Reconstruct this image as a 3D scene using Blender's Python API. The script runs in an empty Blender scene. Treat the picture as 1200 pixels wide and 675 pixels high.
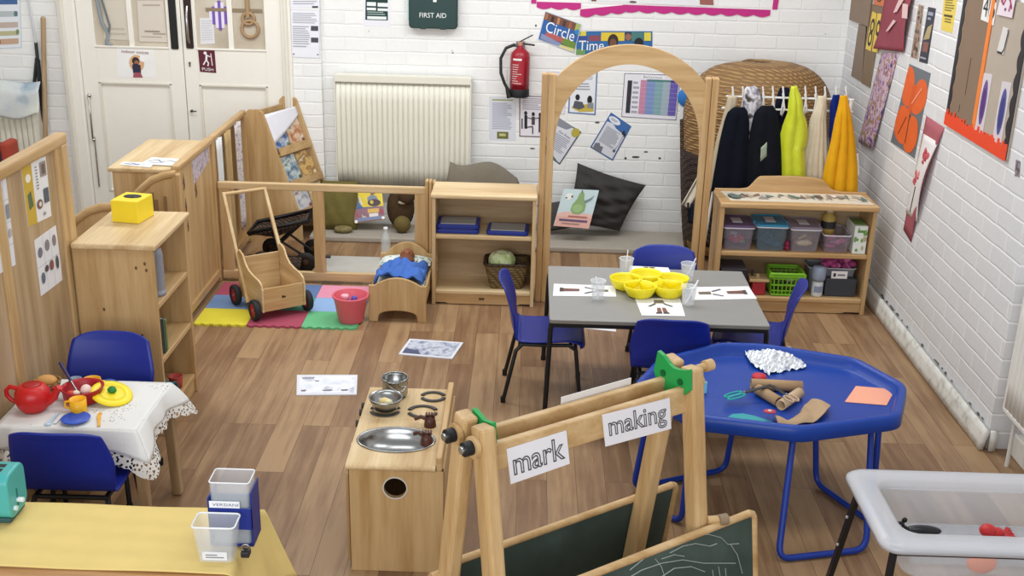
import bpy, bmesh, math, random
from mathutils import Matrix, Vector, Euler
random.seed(7)
PI = math.pi
SC = bpy.context.scene
COL = SC.collection

# ------------------------------------------------------------------ camera
YAW, PIT, ROL, FPX, CH = -1.00672e-02, 3.4885e-01, 2.5972e-02, 1345.5, 2.5
def _axes():
    cy, sy = math.cos(YAW), math.sin(YAW)
    f = Vector((sy*math.cos(PIT), cy*math.cos(PIT), -math.sin(PIT)))
    r0 = Vector((cy, -sy, 0)); u0 = r0.cross(f)
    return math.cos(ROL)*r0+math.sin(ROL)*u0, -math.sin(ROL)*r0+math.cos(ROL)*u0, f
CR, CU, CF = _axes()
def _on(i, val, x, y):
    d = CF + CR*((x-600)/FPX) - CU*((y-337.5)/FPX)
    c = Vector((0, 0, CH)); t = (val-c[i])/d[i]
    return c + d*t
def ax(x, y, X): return _on(0, X, x, y)      # point of the plane X = const
def ay(x, y, Y): return _on(1, Y, x, y)      # point of the plane Y = const
def az(x, y, Z): return _on(2, Z, x, y)      # point of the plane Z = const
cam = bpy.data.cameras.new('camera'); camo = bpy.data.objects.new('camera', cam); COL.objects.link(camo)
camo.matrix_world = Matrix(((CR.x, CU.x, -CF.x, 0), (CR.y, CU.y, -CF.y, 0), (CR.z, CU.z, -CF.z, CH), (0, 0, 0, 1)))
cam.sensor_width = 36; cam.lens = FPX*36/1200; cam.clip_start = .05
SC.camera = camo

# ------------------------------------------------------------------ materials
def lin(h):
    if not isinstance(h, str): return h
    h = h.lstrip('#'); v = [int(h[i:i+2], 16)/255 for i in (0, 2, 4)]
    return tuple(c/12.92 if c <= .04045 else ((c+.055)/1.055)**2.4 for c in v)
MATS = {}
def newmat(name):
    m = bpy.data.materials.new(name); m.use_nodes = True
    nt = m.node_tree; b = nt.nodes['Principled BSDF']
    return m, nt, b
def N(nt, t, **kw):
    n = nt.nodes.new(t)
    for k, v in kw.items():
        if k in n.inputs.keys(): n.inputs[k].default_value = v
        else: setattr(n, k, v)
    return n
def plain(h, rough=.55, metal=0, var=.05, spec=.4, bump=0, bscale=60):
    key = ('plain', h, rough, metal, var, bump)
    if key in MATS: return MATS[key]
    m, nt, b = newmat('tone_'+h.lstrip('#'))
    c = lin(h)
    tc = N(nt, 'ShaderNodeTexCoord'); nz = N(nt, 'ShaderNodeTexNoise'); nz.inputs['Scale'].default_value = 14
    nt.links.new(tc.outputs['Object'], nz.inputs['Vector'])
    mx = N(nt, 'ShaderNodeMix', data_type='RGBA')
    mx.inputs[6].default_value = tuple(min(1, x*(1-var)) for x in c)+(1,)
    mx.inputs[7].default_value = tuple(min(1, x*(1+var)) for x in c)+(1,)
    nt.links.new(nz.outputs['Fac'], mx.inputs[0]); nt.links.new(mx.outputs[2], b.inputs['Base Color'])
    b.inputs['Roughness'].default_value = rough; b.inputs['Metallic'].default_value = metal
    b.inputs['Specular IOR Level'].default_value = spec
    if bump:
        n2 = N(nt, 'ShaderNodeTexNoise'); n2.inputs['Scale'].default_value = bscale; n2.inputs['Detail'].default_value = 4
        nt.links.new(tc.outputs['Object'], n2.inputs['Vector'])
        bp = N(nt, 'ShaderNodeBump'); bp.inputs['Strength'].default_value = bump; bp.inputs['Distance'].default_value = .01
        nt.links.new(n2.outputs['Fac'], bp.inputs['Height']); nt.links.new(bp.outputs['Normal'], b.inputs['Normal'])
    MATS[key] = m; return m
def wood(axis='z', tone='light'):
    key = ('wood', axis, tone)
    if key in MATS: return MATS[key]
    pal = {'light': ('#bf9c6c', '#cfb083', '#ab8655'), 'pale': ('#cdb083', '#dfc79d', '#b8966a'),
           'amber': ('#b88a58', '#cba475', '#a07345'), 'ply': ('#bd9767', '#cfae80', '#a98455'),
           'grey': ('#b09470', '#c0a684', '#9b7f5c'), 'dark': ('#5b3a24', '#744c30', '#402615')}[tone]
    m, nt, b = newmat('wood_%s_%s' % (tone, axis))
    tc = N(nt, 'ShaderNodeTexCoord'); mp = N(nt, 'ShaderNodeMapping')
    s = {'x': (1.1, 16, 16), 'y': (16, 1.1, 16), 'z': (16, 16, 1.1)}[axis]
    mp.inputs['Scale'].default_value = s
    nt.links.new(tc.outputs['Object'], mp.inputs['Vector'])
    n1 = N(nt, 'ShaderNodeTexNoise'); n1.inputs['Scale'].default_value = 1.0; n1.inputs['Detail'].default_value = 3
    n2 = N(nt, 'ShaderNodeTexNoise'); n2.inputs['Scale'].default_value = 6.0; n2.inputs['Detail'].default_value = 4
    nt.links.new(mp.outputs[0], n1.inputs['Vector']); nt.links.new(mp.outputs[0], n2.inputs['Vector'])
    ad = N(nt, 'ShaderNodeMath', operation='MULTIPLY_ADD'); ad.inputs[1].default_value = .35
    nt.links.new(n2.outputs['Fac'], ad.inputs[0]); nt.links.new(n1.outputs['Fac'], ad.inputs[2])
    cr = N(nt, 'ShaderNodeValToRGB'); e = cr.color_ramp.elements
    e[0].position = .45; e[0].color = lin(pal[2])+(1,); e[1].position = .92; e[1].color = lin(pal[1])+(1,)
    k = e.new(.66); k.color = lin(pal[0])+(1,)
    nt.links.new(ad.outputs[0], cr.inputs['Fac']); nt.links.new(cr.outputs['Color'], b.inputs['Base Color'])
    b.inputs['Roughness'].default_value = .42; b.inputs['Specular IOR Level'].default_value = .35
    MATS[key] = m; return m
def glass(h='#eef2f4', alpha=.25, rough=.12):
    key = ('glass', h, alpha, rough)
    if key in MATS: return MATS[key]
    m, nt, b = newmat('clear_'+h.lstrip('#'))
    b.inputs['Base Color'].default_value = lin(h)+(1,)
    b.inputs['Roughness'].default_value = rough; b.inputs['Alpha'].default_value = alpha
    b.inputs['Specular IOR Level'].default_value = .6
    MATS[key] = m; return m
def weave(h1, h2, scale=55):
    key = ('weave', h1, h2, scale)
    if key in MATS: return MATS[key]
    m, nt, b = newmat('wicker_'+h1.lstrip('#'))
    tc = N(nt, 'ShaderNodeTexCoord')
    w1 = N(nt, 'ShaderNodeTexWave', wave_type='BANDS', bands_direction='Z'); w1.inputs['Scale'].default_value = scale/3
    w2 = N(nt, 'ShaderNodeTexWave', wave_type='BANDS', bands_direction='DIAGONAL'); w2.inputs['Scale'].default_value = scale/4
    for w in (w1, w2):
        w.inputs['Distortion'].default_value = 2.5; w.inputs['Detail'].default_value = 2
        nt.links.new(tc.outputs['Object'], w.inputs['Vector'])
    mu = N(nt, 'ShaderNodeMath', operation='MULTIPLY')
    nt.links.new(w1.outputs['Fac'], mu.inputs[0]); nt.links.new(w2.outputs['Fac'], mu.inputs[1])
    cr = N(nt, 'ShaderNodeValToRGB'); e = cr.color_ramp.elements
    e[0].position = .05; e[0].color = lin(h2)+(1,); e[1].position = .7; e[1].color = lin(h1)+(1,)
    nt.links.new(mu.outputs[0], cr.inputs['Fac']); nt.links.new(cr.outputs['Color'], b.inputs['Base Color'])
    bp = N(nt, 'ShaderNodeBump'); bp.inputs['Strength'].default_value = .8; bp.inputs['Distance'].default_value = .01
    nt.links.new(mu.outputs[0], bp.inputs['Height']); nt.links.new(bp.outputs['Normal'], b.inputs['Normal'])
    b.inputs['Roughness'].default_value = .6
    MATS[key] = m; return m
def blotch(name, hs, scale=8, rough=.7, detail=4, metal=0, voronoi=False):
    """patchy print / painted paper: colours hs spread over a noise"""
    key = ('blotch', name)
    if key in MATS: return MATS[key]
    m, nt, b = newmat(name)
    tc = N(nt, 'ShaderNodeTexCoord')
    if voronoi:
        n1 = N(nt, 'ShaderNodeTexVoronoi'); n1.inputs['Scale'].default_value = scale; out = n1.outputs['Distance']
    else:
        n1 = N(nt, 'ShaderNodeTexNoise'); n1.inputs['Scale'].default_value = scale; n1.inputs['Detail'].default_value = detail; out = n1.outputs['Fac']
    nt.links.new(tc.outputs['Object'], n1.inputs['Vector'])
    cr = N(nt, 'ShaderNodeValToRGB'); cr.color_ramp.interpolation = 'LINEAR'; e = cr.color_ramp.elements
    lo, hi = (.05, .75) if voronoi else (.32, .68)
    k = len(hs)
    e[0].position = lo; e[0].color = lin(hs[0])+(1,); e[1].position = hi; e[1].color = lin(hs[-1])+(1,)
    for i in range(1, k-1):
        q = e.new(lo+(hi-lo)*i/(k-1)); q.color = lin(hs[i])+(1,)
    nt.links.new(out, cr.inputs['Fac']); nt.links.new(cr.outputs['Color'], b.inputs['Base Color'])
    b.inputs['Roughness'].default_value = rough; b.inputs['Metallic'].default_value = metal
    MATS[key] = m; return m
def fabric(h, var=.12, bump=.25, scale=30):
    return plain(h, rough=.95, var=var, spec=.1, bump=bump, bscale=scale)
def brickpaint(name, tone, plane, mortar=None, bump=.42, chips=True):
    m, nt, b = newmat(name)
    tc = N(nt, 'ShaderNodeTexCoord'); sp = N(nt, 'ShaderNodeSeparateXYZ'); cb = N(nt, 'ShaderNodeCombineXYZ')
    nt.links.new(tc.outputs['Object'], sp.inputs[0])
    nt.links.new(sp.outputs['X' if plane == 'x' else 'Y'], cb.inputs['X']); nt.links.new(sp.outputs['Z'], cb.inputs['Y'])
    nz = N(nt, 'ShaderNodeTexNoise'); nz.inputs['Scale'].default_value = 7; nz.inputs['Detail'].default_value = 3
    nt.links.new(tc.outputs['Object'], nz.inputs['Vector'])
    mxv = N(nt, 'ShaderNodeMix', data_type='VECTOR'); mxv.inputs[0].default_value = .012
    nt.links.new(cb.outputs[0], mxv.inputs[4]); nt.links.new(nz.outputs['Color'], mxv.inputs[5])
    br = N(nt, 'ShaderNodeTexBrick'); br.inputs['Scale'].default_value = 1
    br.inputs['Brick Width'].default_value = .285; br.inputs['Row Height'].default_value = .0905
    br.inputs['Mortar Size'].default_value = .009; br.inputs['Mortar Smooth'].default_value = 1.0
    c = lin(tone); d = lin(mortar) if mortar else tuple(x*.965 for x in c)
    br.inputs['Color1'].default_value = c+(1,); br.inputs['Color2'].default_value = tuple(x*.95 for x in c)+(1,)
    br.inputs['Mortar'].default_value = d+(1,)
    nt.links.new(mxv.outputs[1], br.inputs['Vector'])
    n2 = N(nt, 'ShaderNodeTexNoise'); n2.inputs['Scale'].default_value = 28; n2.inputs['Detail'].default_value = 5
    nt.links.new(tc.outputs['Object'], n2.inputs['Vector'])
    sub = N(nt, 'ShaderNodeMath', operation='MULTIPLY_ADD'); sub.inputs[1].default_value = -1.0
    nt.links.new(br.outputs['Fac'], sub.inputs[0])
    m2 = N(nt, 'ShaderNodeMath', operation='MULTIPLY'); m2.inputs[1].default_value = .9
    nt.links.new(n2.outputs['Fac'], m2.inputs[0]); nt.links.new(m2.outputs[0], sub.inputs[2])
    bp = N(nt, 'ShaderNodeBump'); bp.inputs['Strength'].default_value = bump; bp.inputs['Distance'].default_value = .006
    nt.links.new(sub.outputs[0], bp.inputs['Height']); nt.links.new(bp.outputs['Normal'], b.inputs['Normal'])
    col = br.outputs['Color']
    if chips:                                   # small chips of missing paint
        n3 = N(nt, 'ShaderNodeTexNoise'); n3.inputs['Scale'].default_value = 9; n3.inputs['Detail'].default_value = 6
        nt.links.new(tc.outputs['Object'], n3.inputs['Vector'])
        cr = N(nt, 'ShaderNodeValToRGB'); cr.color_ramp.elements[0].position = .76; cr.color_ramp.elements[1].position = .775
        nt.links.new(n3.outputs['Fac'], cr.inputs['Fac'])
        mx = N(nt, 'ShaderNodeMix', data_type='RGBA'); mx.inputs[7].default_value = lin('#6d6862')+(1,)
        nt.links.new(cr.outputs['Color'], mx.inputs[0]); nt.links.new(col, mx.inputs[6]); col = mx.outputs[2]
    nt.links.new(col, b.inputs['Base Color']); b.inputs['Roughness'].default_value = .5
    b.inputs['Specular IOR Level'].default_value = .3
    return m
def floormat():
    m, nt, b = newmat('vinyl_planks')
    tc = N(nt, 'ShaderNodeTexCoord'); sp = N(nt, 'ShaderNodeSeparateXYZ'); cb = N(nt, 'ShaderNodeCombineXYZ')
    nt.links.new(tc.outputs['Object'], sp.inputs[0])
    nt.links.new(sp.outputs['Y'], cb.inputs['X']); nt.links.new(sp.outputs['X'], cb.inputs['Y'])
    br = N(nt, 'ShaderNodeTexBrick', offset=.37, offset_frequency=3); br.inputs['Scale'].default_value = 1
    br.inputs['Brick Width'].default_value = 1.22; br.inputs['Row Height'].default_value = .128
    br.inputs['Mortar Size'].default_value = .0012; br.inputs['Mortar Smooth'].default_value = .3
    br.inputs['Color1'].default_value = (.0, .0, .0, 1); br.inputs['Color2'].default_value = (1, 1, 1, 1); br.inputs['Mortar'].default_value = (.2, .2, .2, 1)
    nt.links.new(cb.outputs[0], br.inputs['Vector'])
    mp = N(nt, 'ShaderNodeMapping'); mp.inputs['Scale'].default_value = (30, 2.2, 1)
    nt.links.new(tc.outputs['Object'], mp.inputs['Vector'])
    mpo = N(nt, 'ShaderNodeVectorMath', operation='ADD')
    sc = N(nt, 'ShaderNodeVectorMath', operation='SCALE'); sc.inputs['Scale'].default_value = 9
    nt.links.new(br.outputs['Color'], sc.inputs[0])
    nt.links.new(mp.outputs[0], mpo.inputs[0]); nt.links.new(sc.outputs[0], mpo.inputs[1])
    n1 = N(nt, 'ShaderNodeTexNoise'); n1.inputs['Scale'].default_value = 1; n1.inputs['Detail'].default_value = 5; n1.inputs['Roughness'].default_value = .6
    nt.links.new(mpo.outputs[0], n1.inputs['Vector'])
    n2 = N(nt, 'ShaderNodeTexNoise'); n2.inputs['Scale'].default_value = 2.5; n2.inputs['Detail'].default_value = 3
    nt.links.new(tc.outputs['Object'], n2.inputs['Vector'])
    a = N(nt, 'ShaderNodeMath', operation='MULTIPLY_ADD'); a.inputs[1].default_value = .40
    g_ = N(nt, 'ShaderNodeMath', operation='MULTIPLY_ADD'); g_.inputs[1].default_value = .72; g_.inputs[2].default_value = .09
    nt.links.new(n1.outputs['Fac'], g_.inputs[0])
    nt.links.new(br.outputs['Color'], a.inputs[0]); nt.links.new(g_.outputs[0], a.inputs[2])
    a2 = N(nt, 'ShaderNodeMath', operation='MULTIPLY_ADD'); a2.inputs[1].default_value = .35
    nt.links.new(n2.outputs['Fac'], a2.inputs[0]); nt.links.new(a.outputs[0], a2.inputs[2])
    cr = N(nt, 'ShaderNodeValToRGB'); e = cr.color_ramp.elements
    e[0].position = .42; e[0].color = lin('#664a34')+(1,); e[1].position = 1.15 if False else 1.0; e[1].color = lin('#a58562')+(1,)
    k = e.new(.72); k.color = lin('#836347')+(1,)
    nt.links.new(a2.outputs[0], cr.inputs['Fac'])
    mx = N(nt, 'ShaderNodeMix', data_type='RGBA'); mx.inputs[7].default_value = lin('#4e3624')+(1,)
    fm = N(nt, 'ShaderNodeMath', operation='MULTIPLY'); fm.inputs[1].default_value = .75
    nt.links.new(br.outputs['Fac'], fm.inputs[0]); nt.links.new(fm.outputs[0], mx.inputs[0]); nt.links.new(cr.outputs['Color'], mx.inputs[6])
    nt.links.new(mx.outputs[2], b.inputs['Base Color'])
    b.inputs['Roughness'].default_value = .42; b.inputs['Specular IOR Level'].default_value = .35
    bp = N(nt, 'ShaderNodeBump'); bp.inputs['Strength'].default_value = .15; bp.inputs['Distance'].default_value = .002
    nt.links.new(n1.outputs['Fac'], bp.inputs['Height']); nt.links.new(bp.outputs['Normal'], b.inputs['Normal'])
    return m

# ------------------------------------------------------------------ objects
BASE = {}                                    # object name -> matrix of its thing
def thing(name, label, cat, loc=(0, 0, 0), rotz=0, group=None):
    o = bpy.data.objects.new(name, None); COL.objects.link(o)
    o.empty_display_size = .05
    o.location = loc; o.rotation_euler = (0, 0, rotz)
    BASE[o.name] = Matrix.Translation(Vector(loc)) @ Matrix.Rotation(rotz, 4, 'Z')
    return tag(o, label, cat, group)
def tag(o, label, cat, group=None, kind=None):
    o['label'] = label; o['category'] = cat
    if group: o['group'] = group
    if kind: o['kind'] = kind
    return o
def kids(o): return [c for c in bpy.data.objects if c.parent == o]
def dup(root, loc, rotz=0, label=None, group=None):
    r = root.copy(); COL.objects.link(r); r.location = loc; r.rotation_euler = (0, 0, rotz)
    if label: r['label'] = label
    if group: r['group'] = group
    for ch in kids(root):
        c = ch.copy(); COL.objects.link(c); c.parent = r
        for g in kids(ch):
            d = g.copy(); COL.objects.link(d); d.parent = c
    BASE[r.name] = Matrix.Translation(Vector(loc)) @ Matrix.Rotation(rotz, 4, 'Z')
    return r
def V(*a): return Vector(a)
def rrect(x0, x1, y0, y1, r, n=5):
    pts = []
    for cx, cy, a0 in ((x1-r, y1-r, 0), (x0+r, y1-r, PI/2), (x0+r, y0+r, PI), (x1-r, y0+r, 1.5*PI)):
        for i in range(n+1):
            a = a0+PI/2*i/n; pts.append((cx+r*math.cos(a), cy+r*math.sin(a)))
    return pts
class MB:
    """collects shapes; done() links them as ONE mesh object"""
    def __init__(s, xf=None): s.v = []; s.f = []; s.m = []; s.sm = []; s.mats = []; s.xf = xf
    def slot(s, m):
        if isinstance(m, str): m = plain(m)
        if m not in s.mats: s.mats.append(m)
        return s.mats.index(m)
    def add(s, vs, fs, mat, smooth=False):
        b = len(s.v); k = s.slot(mat)
        for p in vs:
            p = Vector(p); s.v.append(s.xf @ p if s.xf else p)
        for f in fs:
            s.f.append([b+i for i in f]); s.m.append(k); s.sm.append(smooth)
        return s
    def _bm(s, bm, mat, smooth):
        bm.verts.index_update()
        s.add([v.co.copy() for v in bm.verts], [[v.index for v in f.verts] for f in bm.faces], mat, smooth); bm.free(); return s
    def box(s, x0, x1, y0, y1, z0, z1, mat, bev=.003, seg=2):
        bm = bmesh.new(); bmesh.ops.create_cube(bm, size=1)
        for v in bm.verts:
            v.co = Vector(((x0+x1)/2+v.co.x*(x1-x0), (y0+y1)/2+v.co.y*(y1-y0), (z0+z1)/2+v.co.z*(z1-z0)))
        if bev:
            b = min(bev, .45*min(abs(x1-x0), abs(y1-y0), abs(z1-z0)))
            bmesh.ops.bevel(bm, geom=bm.edges[:], offset=b, segments=seg, profile=.5, affect='EDGES')
        return s._bm(bm, mat, False)
    def prism(s, pts, axis, a, b, mat, bev=0, seg=2, smooth=False):
        def P(p, t):
            return {'x': (t, p[0], p[1]), 'y': (p[0], t, p[1]), 'z': (p[0], p[1], t)}[axis]
        bm = bmesh.new()
        va = [bm.verts.new(P(p, a)) for p in pts]; vb = [bm.verts.new(P(p, b)) for p in pts]
        n = len(pts)
        f1 = bm.faces.new(va); f2 = bm.faces.new(list(reversed(vb)))
        for i in range(n): bm.faces.new((va[i], vb[i], vb[(i+1) % n], va[(i+1) % n]))
        bmesh.ops.recalc_face_normals(bm, faces=bm.faces[:])
        if bev:
            eds = [e for f in (f1, f2) for e in f.edges]
            bmesh.ops.bevel(bm, geom=list(set(eds)), offset=bev, segments=seg, profile=.5, affect='EDGES')
        return s._bm(bm, mat, smooth)
    def tube(s, pts, r, mat, closed=False, n=10, flat=None):
        pts = [Vector(p) for p in pts]; k = len(pts); rs = r if isinstance(r, (list, tuple)) else [r]*k
        vs = []; up = None
        for i in range(k):
            a = pts[(i-1) % k] if (closed or i > 0) else pts[i]; b = pts[(i+1) % k] if (closed or i < k-1) else pts[i]
            t = (b-a).normalized() if (b-a).length > 1e-9 else Vector((0, 0, 1))
            if up is None: up = Vector((0, 0, 1)) if abs(t.z) < .9 else Vector((1, 0, 0))
            sd = t.cross(up); sd = sd.normalized() if sd.length > 1e-6 else Vector((1, 0, 0)); up = sd.cross(t).normalized()
            for j in range(n):
                an = 2*PI*j/n; vs.append(pts[i]+(sd*math.cos(an)+up*math.sin(an)*(flat or 1))*rs[i])
        fs = []
        for i in range(k if closed else k-1):
            for j in range(n):
                i2 = (i+1) % k; fs.append((i*n+j, i*n+(j+1) % n, i2*n+(j+1) % n, i2*n+j))
        s.add(vs, fs, mat, True)
        if not closed:
            s.add(vs[:n], [list(reversed(range(n)))], mat); s.add(vs[-n:], [list(range(n))], mat)
        return s
    def bar(s, p, q, w, d, mat, up=(0, 0, 1), bev=.004):
        """rectangular bar from p to q: w across, d along up"""
        p = Vector(p); q = Vector(q); L = (q-p).length; t = (q-p).normalized(); u = Vector(up)
        sd = t.cross(u).normalized(); u = sd.cross(t).normalized()
        M = Matrix(((t.x, sd.x, u.x, p.x), (t.y, sd.y, u.y, p.y), (t.z, sd.z, u.z, p.z), (0, 0, 0, 1)))
        old = s.xf; s.xf = (old @ M) if old else M
        s.box(0, L, -w/2, w/2, -d/2, d/2, mat, bev); s.xf = old; return s
    def lathe(s, prof, c, mat, n=28, smooth=True, axis='z', sx=1, sy=1, nocap=False):
        vs = []; fs = []; k = len(prof)
        for r, z in prof:
            for j in range(n):
                a = 2*PI*j/n; x, y = r*math.cos(a)*sx, r*math.sin(a)*sy
                p = {'z': (x, y, z), 'y': (x, z, y), 'x': (z, x, y)}[axis]
                vs.append((c[0]+p[0], c[1]+p[1], c[2]+p[2]))
        for i in range(k-1):
            for j in range(n): fs.append((i*n+j, i*n+(j+1) % n, (i+1)*n+(j+1) % n, (i+1)*n+j))
        s.add(vs, fs, mat, smooth)
        if prof[0][0] > 1e-6 and prof[0] != prof[-1] and not nocap: s.add(vs[:n], [list(range(n))], mat)
        if prof[-1][0] > 1e-6 and prof[0] != prof[-1] and not nocap: s.add(vs[-n:], [list(range(n))], mat)
        return s
    def ball(s, c, r, mat, n=16, m=10):
        if not isinstance(r, (tuple, list)): r = (r, r, r)
        prof = [(max(1e-7, math.sin(PI*i/m)), -math.cos(PI*i/m)) for i in range(m+1)]
        vs = []; fs = []
        for rr, z in prof:
            for j in range(n):
                a = 2*PI*j/n; vs.append((c[0]+rr*math.cos(a)*r[0], c[1]+rr*math.sin(a)*r[1], c[2]+z*r[2]))
        for i in range(m):
            for j in range(n): fs.append((i*n+j, i*n+(j+1) % n, (i+1)*n+(j+1) % n, (i+1)*n+j))
        return s.add(vs, fs, mat, True)
    def grid(s, fn, nu, nv, mat, th=0, smooth=True, closed_u=False):
        P = [[Vector(fn(i/nu, j/nv)) for i in range(nu+1)] for j in range(nv+1)]
        W = nu+1; vs = [p for row in P for p in row]
        fs = [(j*W+i, j*W+i+1, (j+1)*W+i+1, (j+1)*W+i) for j in range(nv) for i in range(nu)]
        if not th: return s.add(vs, fs, mat, smooth)
        nr = [Vector() for _ in vs]
        for f in fs:
            a, b, c, d = (vs[i] for i in f); nn = (c-a).cross(d-b)
            for i in f: nr[i] += nn
        back = [v-(n_.normalized()*th if n_.length > 1e-12 else Vector()) for v, n_ in zip(vs, nr)]
        K = len(vs); fb = [tuple(K+i for i in reversed(f)) for f in fs]
        rim = [j*W for j in range(nv+1)]; ed = []
        loop = [i for i in range(W)]+[j*W+nu for j in range(1, nv+1)]+[nv*W+i for i in range(nu-1, -1, -1)]+[j*W for j in range(nv-1, 0, -1)]
        for a, b in zip(loop, loop[1:]+loop[:1]): ed.append((b, a, K+a, K+b))
        return s.add(vs+back, fs+fb+ed, mat, smooth)
    def cushion(s, c, e1, e2, e3, mat, n=12, p=2.6, pinch=.0):
        """pillow: half axes e1, e2 (outline) and e3 (puff)"""
        c, e1, e2, e3 = map(Vector, (c, e1, e2, e3))
        def side(sg):
            def fn(u, v):
                a, b = 2*u-1, 2*v-1
                h = max(0, (1-abs(a)**p)*(1-abs(b)**p))**.5
                k = 1-pinch*(1-abs(a*b)) * (max(abs(a), abs(b))**3)
                wr = .06*math.sin(9*a+5*b)*h
                return c+e1*a*k+e2*b*k+e3*sg*(h+wr)
            return fn
        s.grid(side(1), n, n, mat); s.grid(side(-1), n, n, mat); return s
    def text(s, body, o, uvec, vvec, w, h, mat, outline=0, depth=0, fit=True):
        """lettering whose box starts at o (lower left), w along uvec, h along vvec"""
        cu = bpy.data.curves.new('lettering', 'FONT'); cu.body = body; cu.size = 1; cu.resolution_u = 3
        if outline: cu.fill_mode = 'NONE'; cu.bevel_depth = outline; cu.bevel_resolution = 0
        ob = bpy.data.objects.new('lettering', cu); COL.objects.link(ob)
        dg = bpy.context.evaluated_depsgraph_get(); me = bpy.data.meshes.new_from_object(ob.evaluated_get(dg))
        bpy.data.objects.remove(ob); bpy.data.curves.remove(cu)
        if not me.vertices: return s
        xs = [v.co.x for v in me.vertices]; ys = [v.co.y for v in me.vertices]
        x0, x1, y0, y1 = min(xs), max(xs), min(ys), max(ys)
        o = Vector(o); U = Vector(uvec).normalized(); Vv = Vector(vvec).normalized(); nn = U.cross(Vv)
        vs = [o+U*((v.co.x-x0)/(x1-x0)*w)+Vv*((v.co.y-y0)/(y1-y0)*h)+nn*(v.co.z*.02) for v in me.vertices]
        s.add(vs, [list(p.vertices) for p in me.polygons], mat); bpy.data.meshes.remove(me); return s
    def done(s, name, parent=None, world=True, origin=None):
        vs = s.v
        if parent is not None:
            if world: inv = BASE[parent.name].inverted(); vs = [inv @ p for p in vs]
        else:
            if origin is None:
                xs = [p.x for p in vs]; ys = [p.y for p in vs]; zs = [p.z for p in vs]
                origin = Vector(((min(xs)+max(xs))/2, (min(ys)+max(ys))/2, min(zs)))
            origin = Vector(origin); vs = [p-origin for p in vs]
        me = bpy.data.meshes.new(name); me.from_pydata([tuple(p) for p in vs], [], s.f)
        for m in s.mats: me.materials.append(m)
        for i, p in enumerate(me.polygons): p.material_index = s.m[i]; p.use_smooth = s.sm[i]
        me.update()
        o = bpy.data.objects.new(name, me); COL.objects.link(o)
        if parent is not None: o.parent = parent; BASE[o.name] = BASE[parent.name]
        else: o.location = origin; BASE[o.name] = Matrix.Translation(origin)
        return o
def struct(name, mb, parent=None, origin=(0, 0, 0)):
    o = mb.done(name, parent, origin=origin if parent is None else None)
    if parent is None: o['kind'] = 'structure'
    return o

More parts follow.
